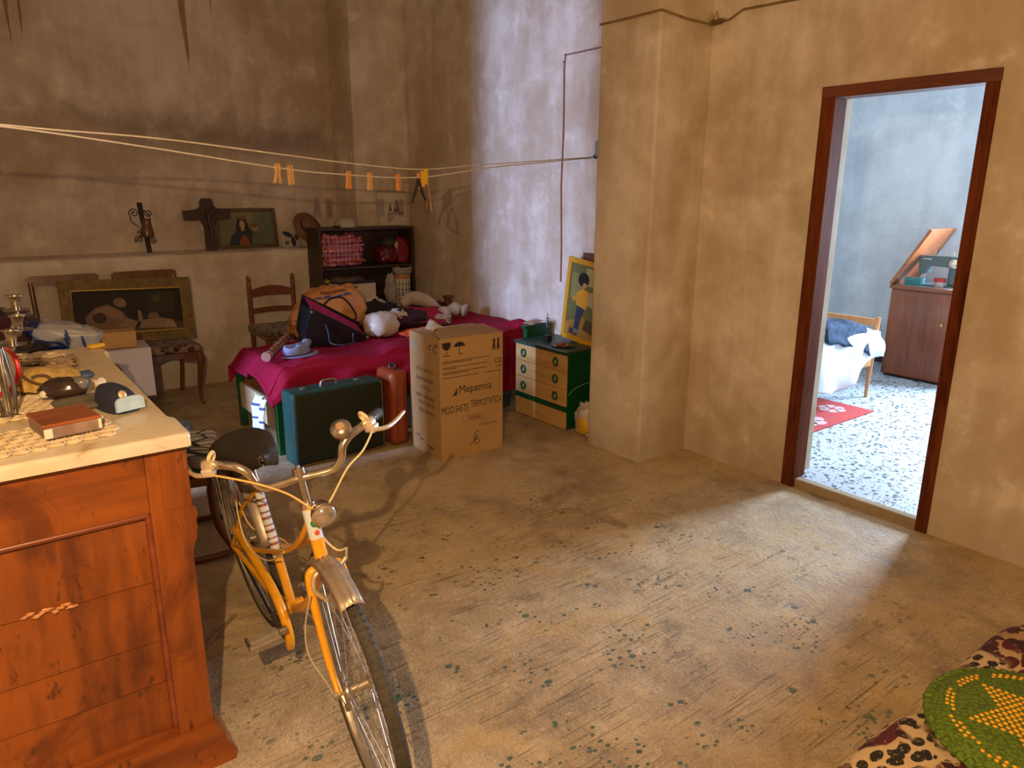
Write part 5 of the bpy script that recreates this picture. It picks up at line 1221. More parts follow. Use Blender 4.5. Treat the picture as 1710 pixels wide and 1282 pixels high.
# zebra-printed can and white bag in front of the bookcase right end
zb = thing('patterned_tin', 'tall white tin with black zigzag print at the right of the bookcase', 'tin', (3.245, 5.905, 0.56))
MB().lathe([(0.072, 0), (0.075, 0.004), (0.075, 0.33), (0.068, 0.332), (0.06, 0.30), (0, 0.30)], None, 30).build('tin_body', mk('tin_white', (0.62, 0.58, 0.52), None, 10, 0.5), zb, smooth=50)
for col_ in range(5):
    a0 = -PI / 2 - 0.95 + col_ * 0.42
    z_ = MB()
    for k in range(9):
        zc = 0.03 + k * 0.024; ww = 0.13
        z_.poly([(0.0765 * math.cos(a0 - ww * (k % 2)), 0.0765 * math.sin(a0 - ww * (k % 2)), zc), (0.0765 * math.cos(a0 + ww), 0.0765 * math.sin(a0 + ww), zc - 0.010), (0.0765 * math.cos(a0 + ww), 0.0765 * math.sin(a0 + ww), zc + 0.014)])
    z_.build('zigzag_print', M_ink, zb)['kind'] = 'stuff'
MB().lathe([(0.0758, 0.245), (0.0765, 0.246), (0.0765, 0.31), (0.0758, 0.311)], None, 30, cap=False).build('copper_band', mk('copper_print', (0.36, 0.13, 0.06), (0.5, 0.25, 0.12), 60, 0.4), zb, smooth=50)
solid(MB().grid(lambda u, v: ((0.082 + 0.012 * v + 0.008 * noise.noise(Vector((u * 9, v * 3, 2)))) * math.cos(-PI * (u * 1.25 + 0.0)), (0.082 + 0.012 * v) * math.sin(-PI * (u * 1.25)), 0.29 + 0.06 * v + 0.014 * noise.noise(Vector((u * 7, v * 2, 8)))), 30, 6).build('plastic_collar', mk('grey_plastic', (0.36, 0.34, 0.34), (0.26, 0.24, 0.24), 9, 0.35), zb, smooth=60), 0.002)
tag(MB().blob((3.125, 5.90, 0.70), (0.045, 0.055, 0.145), 0.3, 2.2, 19, 22, 18, 0.85, fold=0.3).build('grey_plastic_bag', mk('grey_plastic', (0.36, 0.34, 0.34)), smooth=60), 'crumpled translucent grey bag beside the zigzag-printed tin', 'bag')
# low dark box under both, standing on the covered mattress end
bxs = thing('dark_crate', 'dark brown wooden crate under the printed tin behind the clothes', 'crate', (3.18, 5.885, 0))
MB().b2((-0.25, -0.075, 0.0), (0.17, 0.075, 0.548), bevel=0.004).build('crate_body', M_bcx, bxs)
MB().b2((-0.255, -0.08, 0.548), (0.175, 0.08, 0.558), bevel=0.002).build('crate_top', M_bcx, bxs)

# ---- on top of the bookcase
BT = 5.965; TZ = 1.263
cl = thing('wall_calendar', 'white calendar block with black printed lines standing on the bookcase', 'calendar', (3.19, 6.19, TZ), R(0))
cl.rotation_euler = (R(-4), 0, R(2))
MB().b2((0, 0, 0), (0.295, 0.012, 0.305), bevel=0.002).build('sheet', mk('calendar_paper', (0.60, 0.54, 0.44), (0.52, 0.46, 0.36), 4, 0.7), cl)
prints('printed_drawing', cl, [([(.10, .13), (.135, .125), (.13, .17), (.12, .21)], (0.16, 0.13, 0.10)), ([(.15, .12), (.215, .12), (.21, .16), (.20, .22), (.18, .23), (.165, .17)], (0.14, 0.11, 0.09)), ([(.175, .15), (.19, .15), (.19, .20), (.18, .205)], (0.42, 0.37, 0.30)), (ell(.275, .03, .006, .006, 10), (0.05, 0.03, 0.02))], TR((0, -0.0006, 0)))
for i, (z, a_, b_) in enumerate(((.105, .085, .26), (.09, .085, .24), (.075, .085, .15), (.06, .085, .155), (.045, .085, .14), (.03, .085, .125), (.045, .19, .215))):
    MB(TR((0, -0.0006, 0))).prism([(a_, z), (b_, z + .002), (b_, z + .006 if i else z + .009), (a_, z + .005 if i else z + .008)], -0.0004, 0).build('printed_line', M_inkb, cl)
MB().b2((-0.004, -0.005, 0.297), (0.299, 0.017, 0.312), bevel=0.002).build('binding', mk('calendar_bind', (0.40, 0.34, 0.24), None, 10, 0.6), cl)
hp = thing('white_basin', 'upside-down off-white bowl on top of the bookcase', 'bowl', (2.795, 6.08, TZ))
MB().lathe([(0.095, 0.0), (0.098, 0.004), (0.092, 0.04), (0.07, 0.068), (0.035, 0.080), (0, 0.082)], None, 28).build('shell', mk('offwhite_plastic2', (0.46, 0.41, 0.36), (0.36, 0.31, 0.26), 6, 0.5), hp, smooth=60)
tag(MB().box((2.695, 6.03, TZ + 0.009), (0.075, 0.025, 0.016), bevel=0.003).build('black_case', M_blk), 'small black oblong case beside the upside-down bowl on the bookcase', 'case')
# ---- ledge
LZ = 1.078
M_irn = mk('wrought_iron', (0.012, 0.010, 0.010), None, 20, 0.6)
ir = thing('iron_sconce', 'wrought-iron scroll ornament with an amber glass body standing on the ledge', 'sconce', (1.275, 6.56, LZ))
MB().tube([(-0.015, 0, 0.395), (-0.01, 0, 0.30), (0.0, 0, 0.2), (0.02, 0, 0.0)], [0.02, 0.018, 0.016, 0.018], 10).build('iron_bar', M_irn, ir, smooth=50)
def scroll(cx, cz, r0, dirn, tail, turns=1.6):
    pts = []
    for k in range(26):
        t = k / 25; a = dirn * turns * 2 * PI * t; r = r0 * (0.15 + 0.85 * t)
        pts.append((cx + r * math.cos(a), -0.012, cz + r * math.sin(a)))
    return catmull(pts + tail, 3)
for p in ((scroll(-0.065, 0.315, 0.038, 1, [(-0.09, -0.012, 0.25), (-0.03, -0.01, 0.20)]), ), (scroll(0.04, 0.315, 0.032, -1, [(0.05, -0.012, 0.27), (0.02, -0.01, 0.24)]), ), (scroll(-0.05, 0.11, 0.03, 1, [(-0.02, -0.012, 0.15), (0.0, -0.01, 0.16)]), ), (scroll(0.055, 0.10, 0.028, -1, [(0.03, -0.012, 0.14), (0.015, -0.01, 0.15)]), )):
    MB().tube(p[0], 0.0035, 6).build('scroll', M_irn, ir, smooth=60)
MB(TR((0.012, -0.02, 0.12), ry=R(3))).lathe([(0.030, 0), (0.050, 0.01), (0.052, 0.03), (0.036, 0.10), (0.030, 0.135), (0.034, 0.15), (0, 0.15)], None, 18).build('amber_body', mk('amber_glaze', (0.20, 0.075, 0.018), (0.09, 0.03, 0.008), 9, 0.25), ir, smooth=50)
MB().tube(catmull([(-0.02, -0.02, 0.19), (-0.06, -0.02, 0.165), (-0.03, -0.02, 0.155)], 4), 0.003, 5).build('hook', M_irn, ir, smooth=50)
# crucifix with shaped arms
cx_ = thing('wall_crucifix', 'large dark wooden crucifix with a metal figure leaning on the ledge', 'crucifix', (1.765, 6.50, LZ))
cx_.rotation_euler = (R(-8), 0, 0)
M_cw = wood('crucifix_wood', (0.045, 0.016, 0.009), (0.018, 0.007, 0.004), 'z', 9, 0.4)
shp = [(-0.045, 0), (0.048, 0), (0.040, 0.20), (0.060, 0.235), (0.062, 0.262), (0.10, 0.255), (0.185, 0.262), (0.185, 0.345), (0.13, 0.345), (0.075, 0.35), (0.058, 0.375), (0.060, 0.395), (0.048, 0.43), (-0.035, 0.43), (-0.052, 0.395), (-0.048, 0.37), (-0.075, 0.345), (-0.13, 0.335), (-0.195, 0.33), (-0.188, 0.255), (-0.12, 0.25), (-0.065, 0.255), (-0.055, 0.235), (-0.038, 0.20)]
MB().prism(shp, -0.012, 0.012).build('cross_board', M_cw, cx_)
fg = MB(TR((0, -0.022, 0)))
fg.tube(catmull([(0.002, 0, 0.315), (0.004, -0.006, 0.27), (0.0, -0.004, 0.225), (0.012, -0.008, 0.17), (0.006, 0, 0.10), (0.008, 0, 0.075)], 5), [0.012 + 0.006 * math.sin(k * 0.35) if k < 14 else 0.009 for k in range(26)], 10)
fg.tube(catmull([(-0.088, 0, 0.325), (-0.045, 0, 0.300), (0.0, -0.002, 0.292), (0.05, 0, 0.300), (0.09, 0, 0.328)], 4), 0.0055, 8)
fg.blob((0.0, -0.006, 0.322), (0.013, 0.013, 0.017), 0.1, 2, 1, 12, 9)
fg.build('figure', mk('aged_silver', (0.10, 0.085, 0.075), (0.05, 0.04, 0.035), 20, 0.4, 0.7), cx_, smooth=60)
MB(TR((0, -0.014, 0.385))).prism([(-0.02, 0), (0, -0.006), (0.02, 0), (0.014, 0.012), (-0.014, 0.012)], -0.003, 0).build('scroll_plate', mk('aged_silver', (0.1, 0.085, 0.075)), cx_)
# devotional print in a brown frame
mp = thing('framed_picture', 'brown-framed picture of a dark-veiled mother and child on the ledge', 'picture', (2.115, 6.60, LZ))
mp.rotation_euler = (R(-7), 0, R(0))
mw, mh = 0.53, 0.345
for lo, hi in (((-mw / 2, 0, 0), (-mw / 2 + 0.03, 0.02, mh)), ((mw / 2 - 0.03, 0, 0), (mw / 2, 0.02, mh)), ((-mw / 2 + .03, 0, 0), (mw / 2 - .03, 0.02, 0.03)), ((-mw / 2 + .03, 0, mh - .03), (mw / 2 - .03, 0.02, mh))):
    MB().b2(lo, hi, bevel=0.004).build('frame_bar', wood('frame_brown_x', (0.12, 0.065, 0.02), (0.06, 0.03, 0.01), 'x', 9, 0.45), mp)
MB().b2((-mw / 2 + 0.02, 0.012, 0.02), (mw / 2 - 0.02, 0.018, mh - 0.02)).build('backing', flat((0.15, 0.14, 0.07)), mp)
prints('printed_image', mp, [([(-.24, .028), (.24, .028), (.24, .32), (-.24, .32)], (0.16, 0.155, 0.085)), ([(-.10, .20), (.02, .18), (.08, .31), (-.13, .31)], (0.22, 0.19, 0.10)), ([(.10, .10), (.235, .05), (.235, .31), (.12, .31)], (0.12, 0.14, 0.095)),
    ([(-.17, .03), (.10, .03), (.075, .12), (.03, .16), (-.09, .15), (-.14, .11)], (0.025, 0.035, 0.06)), ([(-.08, .03), (.02, .03), (.0, .085), (-.03, .12), (-.06, .09)], (0.26, 0.07, 0.02)),
    ([(-.10, .14), (.03, .13), (.015, .20), (-.005, .255), (-.045, .275), (-.08, .25), (-.09, .20)], (0.03, 0.022, 0.018)), (ell(-.038, .205, .024, .038, 16), (0.42, 0.27, 0.15)), ([(-.055, .15), (-.02, .15), (-.025, .18), (-.05, .18)], (0.38, 0.24, 0.13)), ([(-.085, .25), (.0, .25), (-.01, .29), (-.04, .275), (-.075, .29)], (0.16, 0.11, 0.04)),
    ([(.025, .03), (.16, .03), (.13, .10), (.10, .15), (.05, .14)], (0.10, 0.13, 0.05)), (ell(.07, .175, .027, .030, 16), (0.36, 0.23, 0.12)), (ell(.068, .198, .030, .018, 14), (0.14, 0.09, 0.04))], TR((0, 0.011, 0)))
# painted tile and straw hat
tl = thing('painted_tile', 'small white tile with dark blue leaves beside the brown hat', 'tile', (2.465, 6.50, LZ))
tl.rotation_euler = (R(-10), 0, R(6))
MB().b2((-0.085, 0, 0), (0.085, 0.012, 0.165), bevel=0.003).build('tile_body', mk('tile_glaze', (0.52, 0.47, 0.42), (0.42, 0.37, 0.32), 6, 0.3), tl)
prints('painted_leaves', tl, [(ell(-.03, .115, .05, .022, 16, rot=-.4), (0.025, 0.035, 0.075)), (ell(.02, .05, .022, .045, 16, rot=.1), (0.03, 0.04, 0.07)), (ell(-.045, .04, .025, .018, 14, rot=.5), (0.16, 0.12, 0.08)), (ell(.055, .09, .02, .03, 14), (0.1, 0.08, 0.06))], TR((0, -0.0006, 0)))
ht = thing('straw_hat', 'brown brimmed hat propped on edge between ledge and bookcase', 'hat', (2.595, 6.44, LZ + 0.17), R(8))
HM = TR((0, 0, 0), rx=R(62), ry=R(14))
MB(HM).lathe([(0.145, 0), (0.148, 0.004), (0.10, 0.012), (0.085, 0.03), (0.08, 0.075), (0.05, 0.095), (0, 0.097), (0, 0.09), (0.075, 0.07), (0.08, 0.02), (0.145, 0.0)], None, 34, cap=False).build('hat_body', mk('brown_straw', (0.19, 0.095, 0.035), (0.12, 0.055, 0.02), 30, 0.5, bump=0.2, bscale=140), ht, smooth=60)
MB(HM).lathe([(0.084, 0.02), (0.088, 0.022), (0.086, 0.045), (0.082, 0.046)], None, 30, cap=False).build('hat_band', mk('hat_band', (0.05, 0.03, 0.02), None, 10, 0.6), ht, smooth=50)
tag(MB().lathe([(0.02, 0), (0.024, 0.01), (0.022, 0.05), (0.012, 0.07), (0.012, 0.09), (0, 0.09)], TR((2.47 + 0.10, 6.36, LZ)), 14).build('white_bottle', mk('grey_white_bottle', (0.45, 0.43, 0.45), None, 10, 0.4), smooth=50), 'small pale bottle at the corner of the bookcase on the ledge', 'bottle')

# ================================================================ chairs along the back wall
M_cw2 = wood('chair_walnut', (0.22, 0.075, 0.018), (0.10, 0.03, 0.008), 'z', 9, 0.35, 0.25)
def ladder_chair():
    t = thing('ladder_back_chair', 'brown ladder-back chair with a patterned seat pad behind the bed', 'chair', (2.105, 6.10, 0), R(0))
    for s_ in (-1, 1):
        MB().lathe([(0.014, 0), (0.017, 0.2), (0.020, 0.45), (0.018, 0.80), (0.020, 0.835), (0.014, 0.842), (0.019, 0.858), (0.014, 0.885), (0, 0.897)], TR((s_ * 0.185, 0, 0)), 14).build('back_post', M_cw2, t, smooth=50)
        MB().tube([(s_ * 0.195, -0.40, 0), (s_ * 0.195, -0.40, 0.44)], [0.014, 0.019], 12).build('front_leg', M_cw2, t, smooth=50)
        MB().tube([(s_ * 0.19, 0, 0.20), (s_ * 0.195, -0.40, 0.20)], 0.010, 8).build('stretcher', M_cw2, t, smooth=50)
    for zb_, hh, cr in ((0.715, 0.055, 0.035), (0.575, 0.042, 0.010)):
        n = 14
        up = [(-0.17 + 0.34 * k / n, zb_ + hh + cr * math.sin(PI * k / n)) for k in range(n + 1)]
        dn = [(-0.17 + 0.34 * k / n, zb_ + 0.008 * math.sin(PI * k / n)) for k in range(n + 1)]
        MB().prism(dn + up[::-1], -0.008, 0.008).build('slat', M_cw2, t)
    MB().tube([(-0.195, -0.40, 0.16), (0.195, -0.40, 0.16)], 0.010, 8).build('stretcher', M_cw2, t, smooth=50)
    MB().b2((-0.215, -0.43, 0.425), (0.215, 0.02, 0.452), bevel=0.008).build('seat', M_cw2, t)
    MB().b2((-0.225, -0.44, 0.452), (0.225, 0.0, 0.492), bevel=0.018, seg=3).build('seat_pad', floral('pad_pattern', (0.07, 0.035, 0.03), (0.26, 0.19, 0.14), (0.03, 0.02, 0.02), 26), t, smooth=50)
    return t
def floral(name, dark, pale, leaf, sc):
    if name in _MC: return _MC[name]
    m, nt, b = _nt(name); v = _coords(nt)
    vo = _n(nt, 'ShaderNodeTexVoronoi', feature='F1'); vo.inputs['Scale'].default_value = sc; nt.links.new(v, vo.inputs['Vector'])
    vd = _n(nt, 'ShaderNodeTexVoronoi', feature='DISTANCE_TO_EDGE'); vd.inputs['Scale'].default_value = sc; nt.links.new(v, vd.inputs['Vector'])
    sp = _n(nt, 'ShaderNodeSeparateColor'); nt.links.new(vo.outputs['Color'], sp.inputs[0])
    cur = _mix(nt, _map(nt, _noise(nt, v, sc * 0.5, 3), 0.4, 0.6), pale, tuple(x * 0.7 for x in pale))
    cur = _mix(nt, _math(nt, 'MULTIPLY', _math(nt, 'GREATER_THAN', sp.outputs[0], 0.42), _math(nt, 'GREATER_THAN', vd.outputs['Distance'], 0.06)), cur, dark)
    cur = _mix(nt, _math(nt, 'MULTIPLY', _math(nt, 'GREATER_THAN', sp.outputs[1], 0.72), _math(nt, 'GREATER_THAN', vd.outputs['Distance'], 0.10)), cur, leaf)
    nt.links.new(cur, b.inputs['Base Color']); b.inputs['Roughness'].default_value = 0.85
    b.inputs['Sheen Weight'].default_value = 0.1
    _MC[name] = m
    return m
ladder_chair()
M_cab_w = wood('cabriole_wood', (0.17, 0.058, 0.018), (0.075, 0.024, 0.008), 'z', 9, 0.32, 0.3)
def salon_chair(label, loc, rz):
    t = thing('salon_chair', label, 'chair', loc, rz, 'matching salon chairs along the back wall')
    for s_ in (-1, 1):
        MB().tube(catmull([(s_ * 0.17, 0.03, 0), (s_ * 0.185, 0.0, 0.25), (s_ * 0.19, 0.0, 0.45), (s_ * 0.20, 0.03, 0.70), (s_ * 0.205, 0.06, 0.93)], 5), 0.017, 10).build('back_post', M_cab_w, t, smooth=60)
        MB().tube(catmull([(s_ * 0.205, -0.475, 0.0), (s_ * 0.195, -0.465, 0.03), (s_ * 0.19, -0.455, 0.12), (s_ * 0.205, -0.465, 0.26), (s_ * 0.215, -0.47, 0.34), (s_ * 0.205, -0.46, 0.40)], 5), [0.020, 0.018, 0.014, 0.012, 0.011, 0.011, 0.011, 0.012, 0.012, 0.013, 0.014, 0.015, 0.016, 0.017, 0.018, 0.019, 0.020, 0.022, 0.023, 0.024, 0.025, 0.026, 0.026, 0.026, 0.026, 0.026], 12).build('front_leg', M_cab_w, t, smooth=60)
    n = 16
    ap = [(-0.20 + 0.40 * k / n, 0.345 + 0.030 * math.sin(PI * k / n) - 0.012 * math.sin(3 * PI * k / n)) for k in range(n + 1)]
    MB(TR((0, -0.48, 0))).prism(ap + [(0.20, 0.41), (-0.20, 0.41)], -0.012, 0.012).build('apron', M_cab_w, t)
    for s_ in (-1, 1): MB().b2((s_ * 0.205 - 0.012, -0.47, 0.35), (s_ * 0.205 + 0.012, 0.0, 0.41)).build('side_apron', M_cab_w, t)
    MB().b2((-0.222, -0.50, 0.41), (0.222, 0.01, 0.47), bevel=0.028, seg=4).build('seat_cushion', floral('salon_floral', (0.022, 0.008, 0.008), (0.24, 0.15, 0.10), (0.07, 0.018, 0.018), 22), t, smooth=50)
    tp = [(-0.225, 0.0), (0.225, 0.0), (0.228, 0.055), (0.20, 0.068), (-0.20, 0.068), (-0.228, 0.055)]
    MB(TR((0, 0.062, 0.905), rx=R(-8))).prism(tp, -0.014, 0.014).build('top_rail', M_cab_w, t)
    MB(TR((0, 0.04, 0.72), rx=R(-7))).prism([(-0.055, 0.19), (0.055, 0.19), (0.03, 0.10), (0.05, -0.25), (-0.05, -0.25), (-0.03, 0.10)], -0.007, 0.007).build('splat', M_cab_w, t)
    return t
salon_chair('salon chair carrying the gilt-framed painting, nearer the ladder-back chair', (1.165, 6.13, 0), 0)
salon_chair('salon chair left of the other one, partly hidden by the gilt-framed painting', (0.625, 6.13, 0), 0)
# gilt framed painting standing on the chair seats
gp = thing('gilt_framed_painting', 'wide gilt-framed dark painting with pale figures leaning on the salon chairs', 'painting', (0.985, 5.93, 0.478), 0)
gp.rotation_euler = (R(-9), R(1.5), R(-2))
M_gilt = mk('dull_gilt', (0.17, 0.11, 0.024), (0.08, 0.05, 0.012), 22, 0.45, 0.3, bump=0.5, bscale=70)
gw, gh, gb = 0.87, 0.465, 0.075
def fb(pts): return MB().prism(pts, -0.02, 0.022).build('frame_bar', M_gilt, gp)
fb([(-gw / 2, 0), (gw / 2, 0), (gw / 2 - gb, gb), (-gw / 2 + gb, gb)]); fb([(-gw / 2, gh), (gw / 2, gh), (gw / 2 - gb, gh - gb), (-gw / 2 + gb, gh - gb)])
fb([(-gw / 2, 0), (-gw / 2, gh), (-gw / 2 + gb, gh - gb), (-gw / 2 + gb, gb)]); fb([(gw / 2, 0), (gw / 2, gh), (gw / 2 - gb, gh - gb), (gw / 2 - gb, gb)])
sl = MB()
xa, xb, za, zb2 = -gw / 2 + gb, gw / 2 - gb, gb, gh - gb
sl.tube([(xa, -0.018, za), (xb, -0.018, za), (xb, -0.018, zb2), (xa, -0.018, zb2)], 0.008, 6, closed=True)
sl.build('inner_slip', mk('gold_slip', (0.42, 0.27, 0.05), (0.3, 0.18, 0.03), 14, 0.4, 0.3), gp)
MB().b2((xa - .01, -0.004, za - .01), (xb + .01, 0.004, zb2 + .01)).build('canvas', flat((0.014, 0.012, 0.007)), gp)
SK = (0.24, 0.15, 0.085); SK2 = (0.17, 0.10, 0.055)
prints('painted_figures', gp, [([(xa, za), (xb, za), (xb, zb2), (xa, zb2)], (0.016, 0.014, 0.008)), ([(.12, .22), (.30, .20), (.32, .36), (.15, .37)], (0.030, 0.028, 0.012)), (ell(.19, .315, .03, .03, 10), (0.07, 0.06, 0.02)), ([(xa, za), (xb, za), (xb, .14), (.05, .11), (xa, .10)], (0.07, 0.045, 0.02)),
    ([(-.28, .09), (-.06, .085), (.0, .16), (-.06, .24), (-.14, .285), (-.22, .265), (-.29, .20)], SK2), ([(-.24, .21), (-.15, .20), (-.04, .16), (-.05, .22), (-.13, .27), (-.21, .255)], SK), (ell(-.06, .295, .042, .036, 16), SK2), (ell(-.045, .288, .03, .028, 14), SK), (ell(-.20, .19, .045, .04, 16), (0.05, 0.03, 0.016)), ([(-.1, .12), (.02, .10), (.05, .15), (-.02, .18)], SK),
    ([(.05, .10), (.31, .085), (.29, .15), (.18, .175), (.07, .155)], SK), (ell(.155, .185, .040, .026, 14), SK2), ([(.05, .15), (.085, .15), (.075, .225), (.055, .235)], SK), ([(.22, .10), (.31, .09), (.30, .13), (.24, .15)], (0.30, 0.21, 0.13))], TR((0, -0.0046, 0)))

# ---- boxes and bundles left of the chairs, behind the sideboard
stl = thing('low_stool', 'dark wooden stool under the white carton behind the sideboard', 'stool', (0.745, 4.98, 0))
for x in (-0.12, 0.12):
    for y in (-0.12, 0.14): MB().b2((x - 0.016, y - 0.016, 0), (x + 0.016, y + 0.016, 0.305)).build('leg', M_bc, stl)
MB().b2((-0.155, -0.15, 0.305), (0.155, 0.17, 0.332), bevel=0.004).build('seat', M_bcx, stl)
wc = thing('white_carton', 'white cardboard carton standing just beyond the marble top', 'box', (0.745, 4.84, 0.333), R(-3))
MB().b2((-0.155, 0, 0), (0.15, 0.27, 0.305), bevel=0.003).build('carton_body', mk('white_carton', (0.50, 0.46, 0.46), (0.44, 0.40, 0.40), 4, 0.7), wc)
MB(TR((-0.10, -0.001, 0.16), ry=R(35))).prism([(-0.03, 0), (0.03, 0), (0.03, .016), (-0.03, .016)], -0.0006, 0).build('blue_mark', mk('blue_mark', (0.03, 0.06, 0.22), None, 20, 0.6), wc)
tag(MB(TR((0.73, 4.83, 0.642), rz=R(-6))).box((0, 0.12, 0.05), (0.19, 0.12, 0.098), bevel=0.003).build('small_carton', M_card), 'small plain brown carton on top of the white carton', 'box')
pbg = thing('printed_bag', 'white plastic bag with blue printed lines and a blue end behind the marble top', 'bag', (0.40, 4.30, 0.0), R(0))
tbl = thing('side_table', 'dark low table behind the sideboard carrying the bundled bags', 'table', (0.28, 5.12, 0))
MB().b2((-0.42, -0.30, 0.625), (0.29, 0.35, 0.655), bevel=0.004).build('table_top', M_bcx, tbl)
for x in (-0.38, 0.20):
    for y in (-0.25, 0.30): MB().b2((x - 0.02, y - 0.02, 0), (x + 0.02, y + 0.02, 0.625)).build('leg', M_bc, tbl)
pbg.location = (0.445, 4.95, 0.660)
pbg.rotation_euler = (0, R(13), R(-10)); pbg.scale = (1.1, 1.1, 1.1)
MB().blob((0.02, 0, 0.072), (0.155, 0.085, 0.070), 0.12, 1.8, 8, 40, 24, 0.42, fold=0.3, flatb=-0.062).build('bag_body', mk('white_blue_plastic', (0.48, 0.47, 0.47), (0.40, 0.40, 0.42), 5, 0.35), pbg, smooth=60)
for i, (x, z, w_, h_) in enumerate(((0.0, .12, .05, .008), (0.0, .10, .06, .008), (0.0, .08, .05, .008), (0.075, .10, .04, .010), (0.08, .085, .045, .010), (0.085, .07, .04, .010))):
    MB(TR((x, -0.100, z), rx=R(0), ry=R(62))).prism([(0, 0), (w_, 0), (w_, h_), (0, h_)], -0.001, 0.02).build('printed_line', mk('blue_print2', (0.05, 0.08, 0.26), None, 20, 0.6), pbg)
MB().blob((-0.045, -0.055, 0.035), (0.085, 0.045, 0.026), 0.2, 2, 4, 22, 12).build('blue_band', mk('royal_blue_plastic', (0.012, 0.03, 0.20), None, 10, 0.35), pbg, smooth=60)
MB().blob((-0.14, 0.01, 0.085), (0.035, 0.05, 0.05), 0.2, 2, 6, 18, 12).build('blue_end', mk('royal_blue_plastic', (0.012, 0.03, 0.2)), pbg, smooth=60)
tag(MB(TR((0.13, 5.12, 0.657))).blob((0, 0, 0.11), (0.24, 0.16, 0.13), 0.3, 2, 22, 34, 20, 0.85, fold=0.5, flatb=-0.105).build('maroon_bundle', mk('maroon_velvet', (0.080, 0.010, 0.016), (0.035, 0.005, 0.008), 6, 0.8, sheen=0.3), smooth=60), 'maroon velvet bundle of cloth on the dark table behind the candelabra', 'cloth')
tub = thing('plastic_tub', 'translucent blue plastic tub on the floor under the white carton', 'tub', (0.985, 4.83, 0.0))
MB().lathe([(0.07, 0.0), (0.085, 0.12), (0.092, 0.122), (0.088, 0.115), (0.07, 0.01), (0, 0.01)], None, 24).build('tub_wall', mk('pale_blue_plastic', (0.30, 0.34, 0.42), (0.2, 0.24, 0.32), 10, 0.35), tub, smooth=50)
MB().blob((0, 0, 0.085), (0.06, 0.06, 0.035), 0.3, 2, 3, 18, 12).build('blue_cloth', mk('blue_cloth', (0.05, 0.12, 0.32), None, 10, 0.8), tub, smooth=60)
# rocking chair with leafy cushion behind the bicycle
rk = thing('rocking_chair', 'low rocking chair with a white and green leaf cushion behind the bicycle', 'chair', (0.60, 3.36, 0), R(-14))
def leafy():
    m, nt, b = _nt('leaf_cushion'); v = _coords(nt, (1, 1.6, 1), (0, 0, R(35)))
    vo = _n(nt, 'ShaderNodeTexVoronoi', feature='DISTANCE_TO_EDGE'); vo.inputs['Scale'].default_value = 9; nt.links.new(v, vo.inputs['Vector'])
    vc = _n(nt, 'ShaderNodeTexVoronoi', feature='F1'); vc.inputs['Scale'].default_value = 9; nt.links.new(v, vc.inputs['Vector'])
    sp = _n(nt, 'ShaderNodeSeparateColor'); nt.links.new(vc.outputs['Color'], sp.inputs[0])
    col = _ramp(nt, vo.outputs['Distance'], [(0.05, (0.012, 0.022, 0.016)), (0.10, (0.42, 0.39, 0.34))])
    col = _mix(nt, _math(nt, 'GREATER_THAN', sp.outputs[0], 0.68), col, (0.02, 0.06, 0.025))
    nt.links.new(col, b.inputs['Base Color']); b.inputs['Roughness'].default_value = 0.85
    return m
M_leaf = leafy()
MB().b2((-0.02, -0.24, 0.40), (0.245, 0.22, 0.475), bevel=0.03, seg=4).build('seat_cushion', M_leaf, rk, smooth=50)
MB(TR((-0.10, 0, 0.47), ry=R(-10))).b2((-0.03, -0.24, -0.02), (0.04, 0.22, 0.36), bevel=0.025, seg=3).build('back_cushion', M_leaf, rk, smooth=50)
MB(TR((0.19, 0, 0.16))).b2((0.03, -0.22, 0.02), (0.065, 0.20, 0.24), bevel=0.015, seg=3).build('skirt', M_leaf, rk, smooth=50)
for s_ in (-0.235, 0.205):
    MB().tube(catmull([(-0.42, s_, 0.075), (-0.2, s_, 0.024), (0.05, s_, 0.016), (0.25, s_, 0.030), (0.42, s_, 0.085)], 6), 0.0155, 8).build('rocker', M_cab_w, rk, smooth=60)
    MB().tube(catmull([(0.215, s_, 0.42), (0.20, s_, 0.30), (0.22, s_, 0.15), (0.27, s_, 0.04)], 5), [0.022] * 5 + [0.018] * 6 + [0.014] * 5, 10).build('front_leg', M_cab_w, rk, smooth=60)
    MB().tube(catmull([(-0.16, s_, 0.80), (-0.10, s_, 0.45), (-0.13, s_, 0.20), (-0.17, s_, 0.03)], 5), 0.018, 10).build('back_post', M_cab_w, rk, smooth=60)
MB().b2((-0.12, -0.24, 0.355), (0.235, 0.21, 0.395), bevel=0.006).build('seat_frame', M_cab_w, rk)
tag(MB().tube([(0.455, 2.40, 0.008), (0.66, 2.60, 0.008)], 0.006, 6).build('wooden_stick', wood('pale_stick', (0.30, 0.2, 0.11), (0.2, 0.13, 0.07), 'y', 9, 0.7), smooth=60), 'thin pale stick on the floor beside the foot of the sideboard', 'stick')
# ================================================================ clothes line, pegs, hanger, wires
M_line = mk('line_cord', (0.66, 0.60, 0.52), None, 30, 0.6)
A_ = [(-1.19, 1.93, 1.84), (-0.6, 2.155, 1.785), (0.156, 2.441, 1.742), (0.607, 2.611, 1.732), (1.29, 2.868, 1.690), (1.786, 3.055, 1.674), (2.244, 3.227, 1.708), (3.50, 3.70, 1.800)]
B_ = [(-1.19, 1.93, 1.84), (-0.6, 2.155, 1.785), (0.156, 2.441, 1.738), (0.528, 2.581, 1.706), (1.012, 2.763, 1.658), (1.286, 2.866, 1.642), (1.785, 3.054, 1.638), (2.402, 3.287, 1.704), (3.50, 3.70, 1.796)]
tag(MB().tube(catmull(A_, 8), 0.0028, 6).build('clothes_line', M_line, smooth=60), 'upper of the two pale clothes lines crossing the room', 'line')
tag(MB().tube(catmull(B_, 8), 0.0030, 6).build('clothes_line', M_line, smooth=60), 'lower of the two pale clothes lines, the one carrying the pegs', 'line')
BP = catmull(B_, 24)
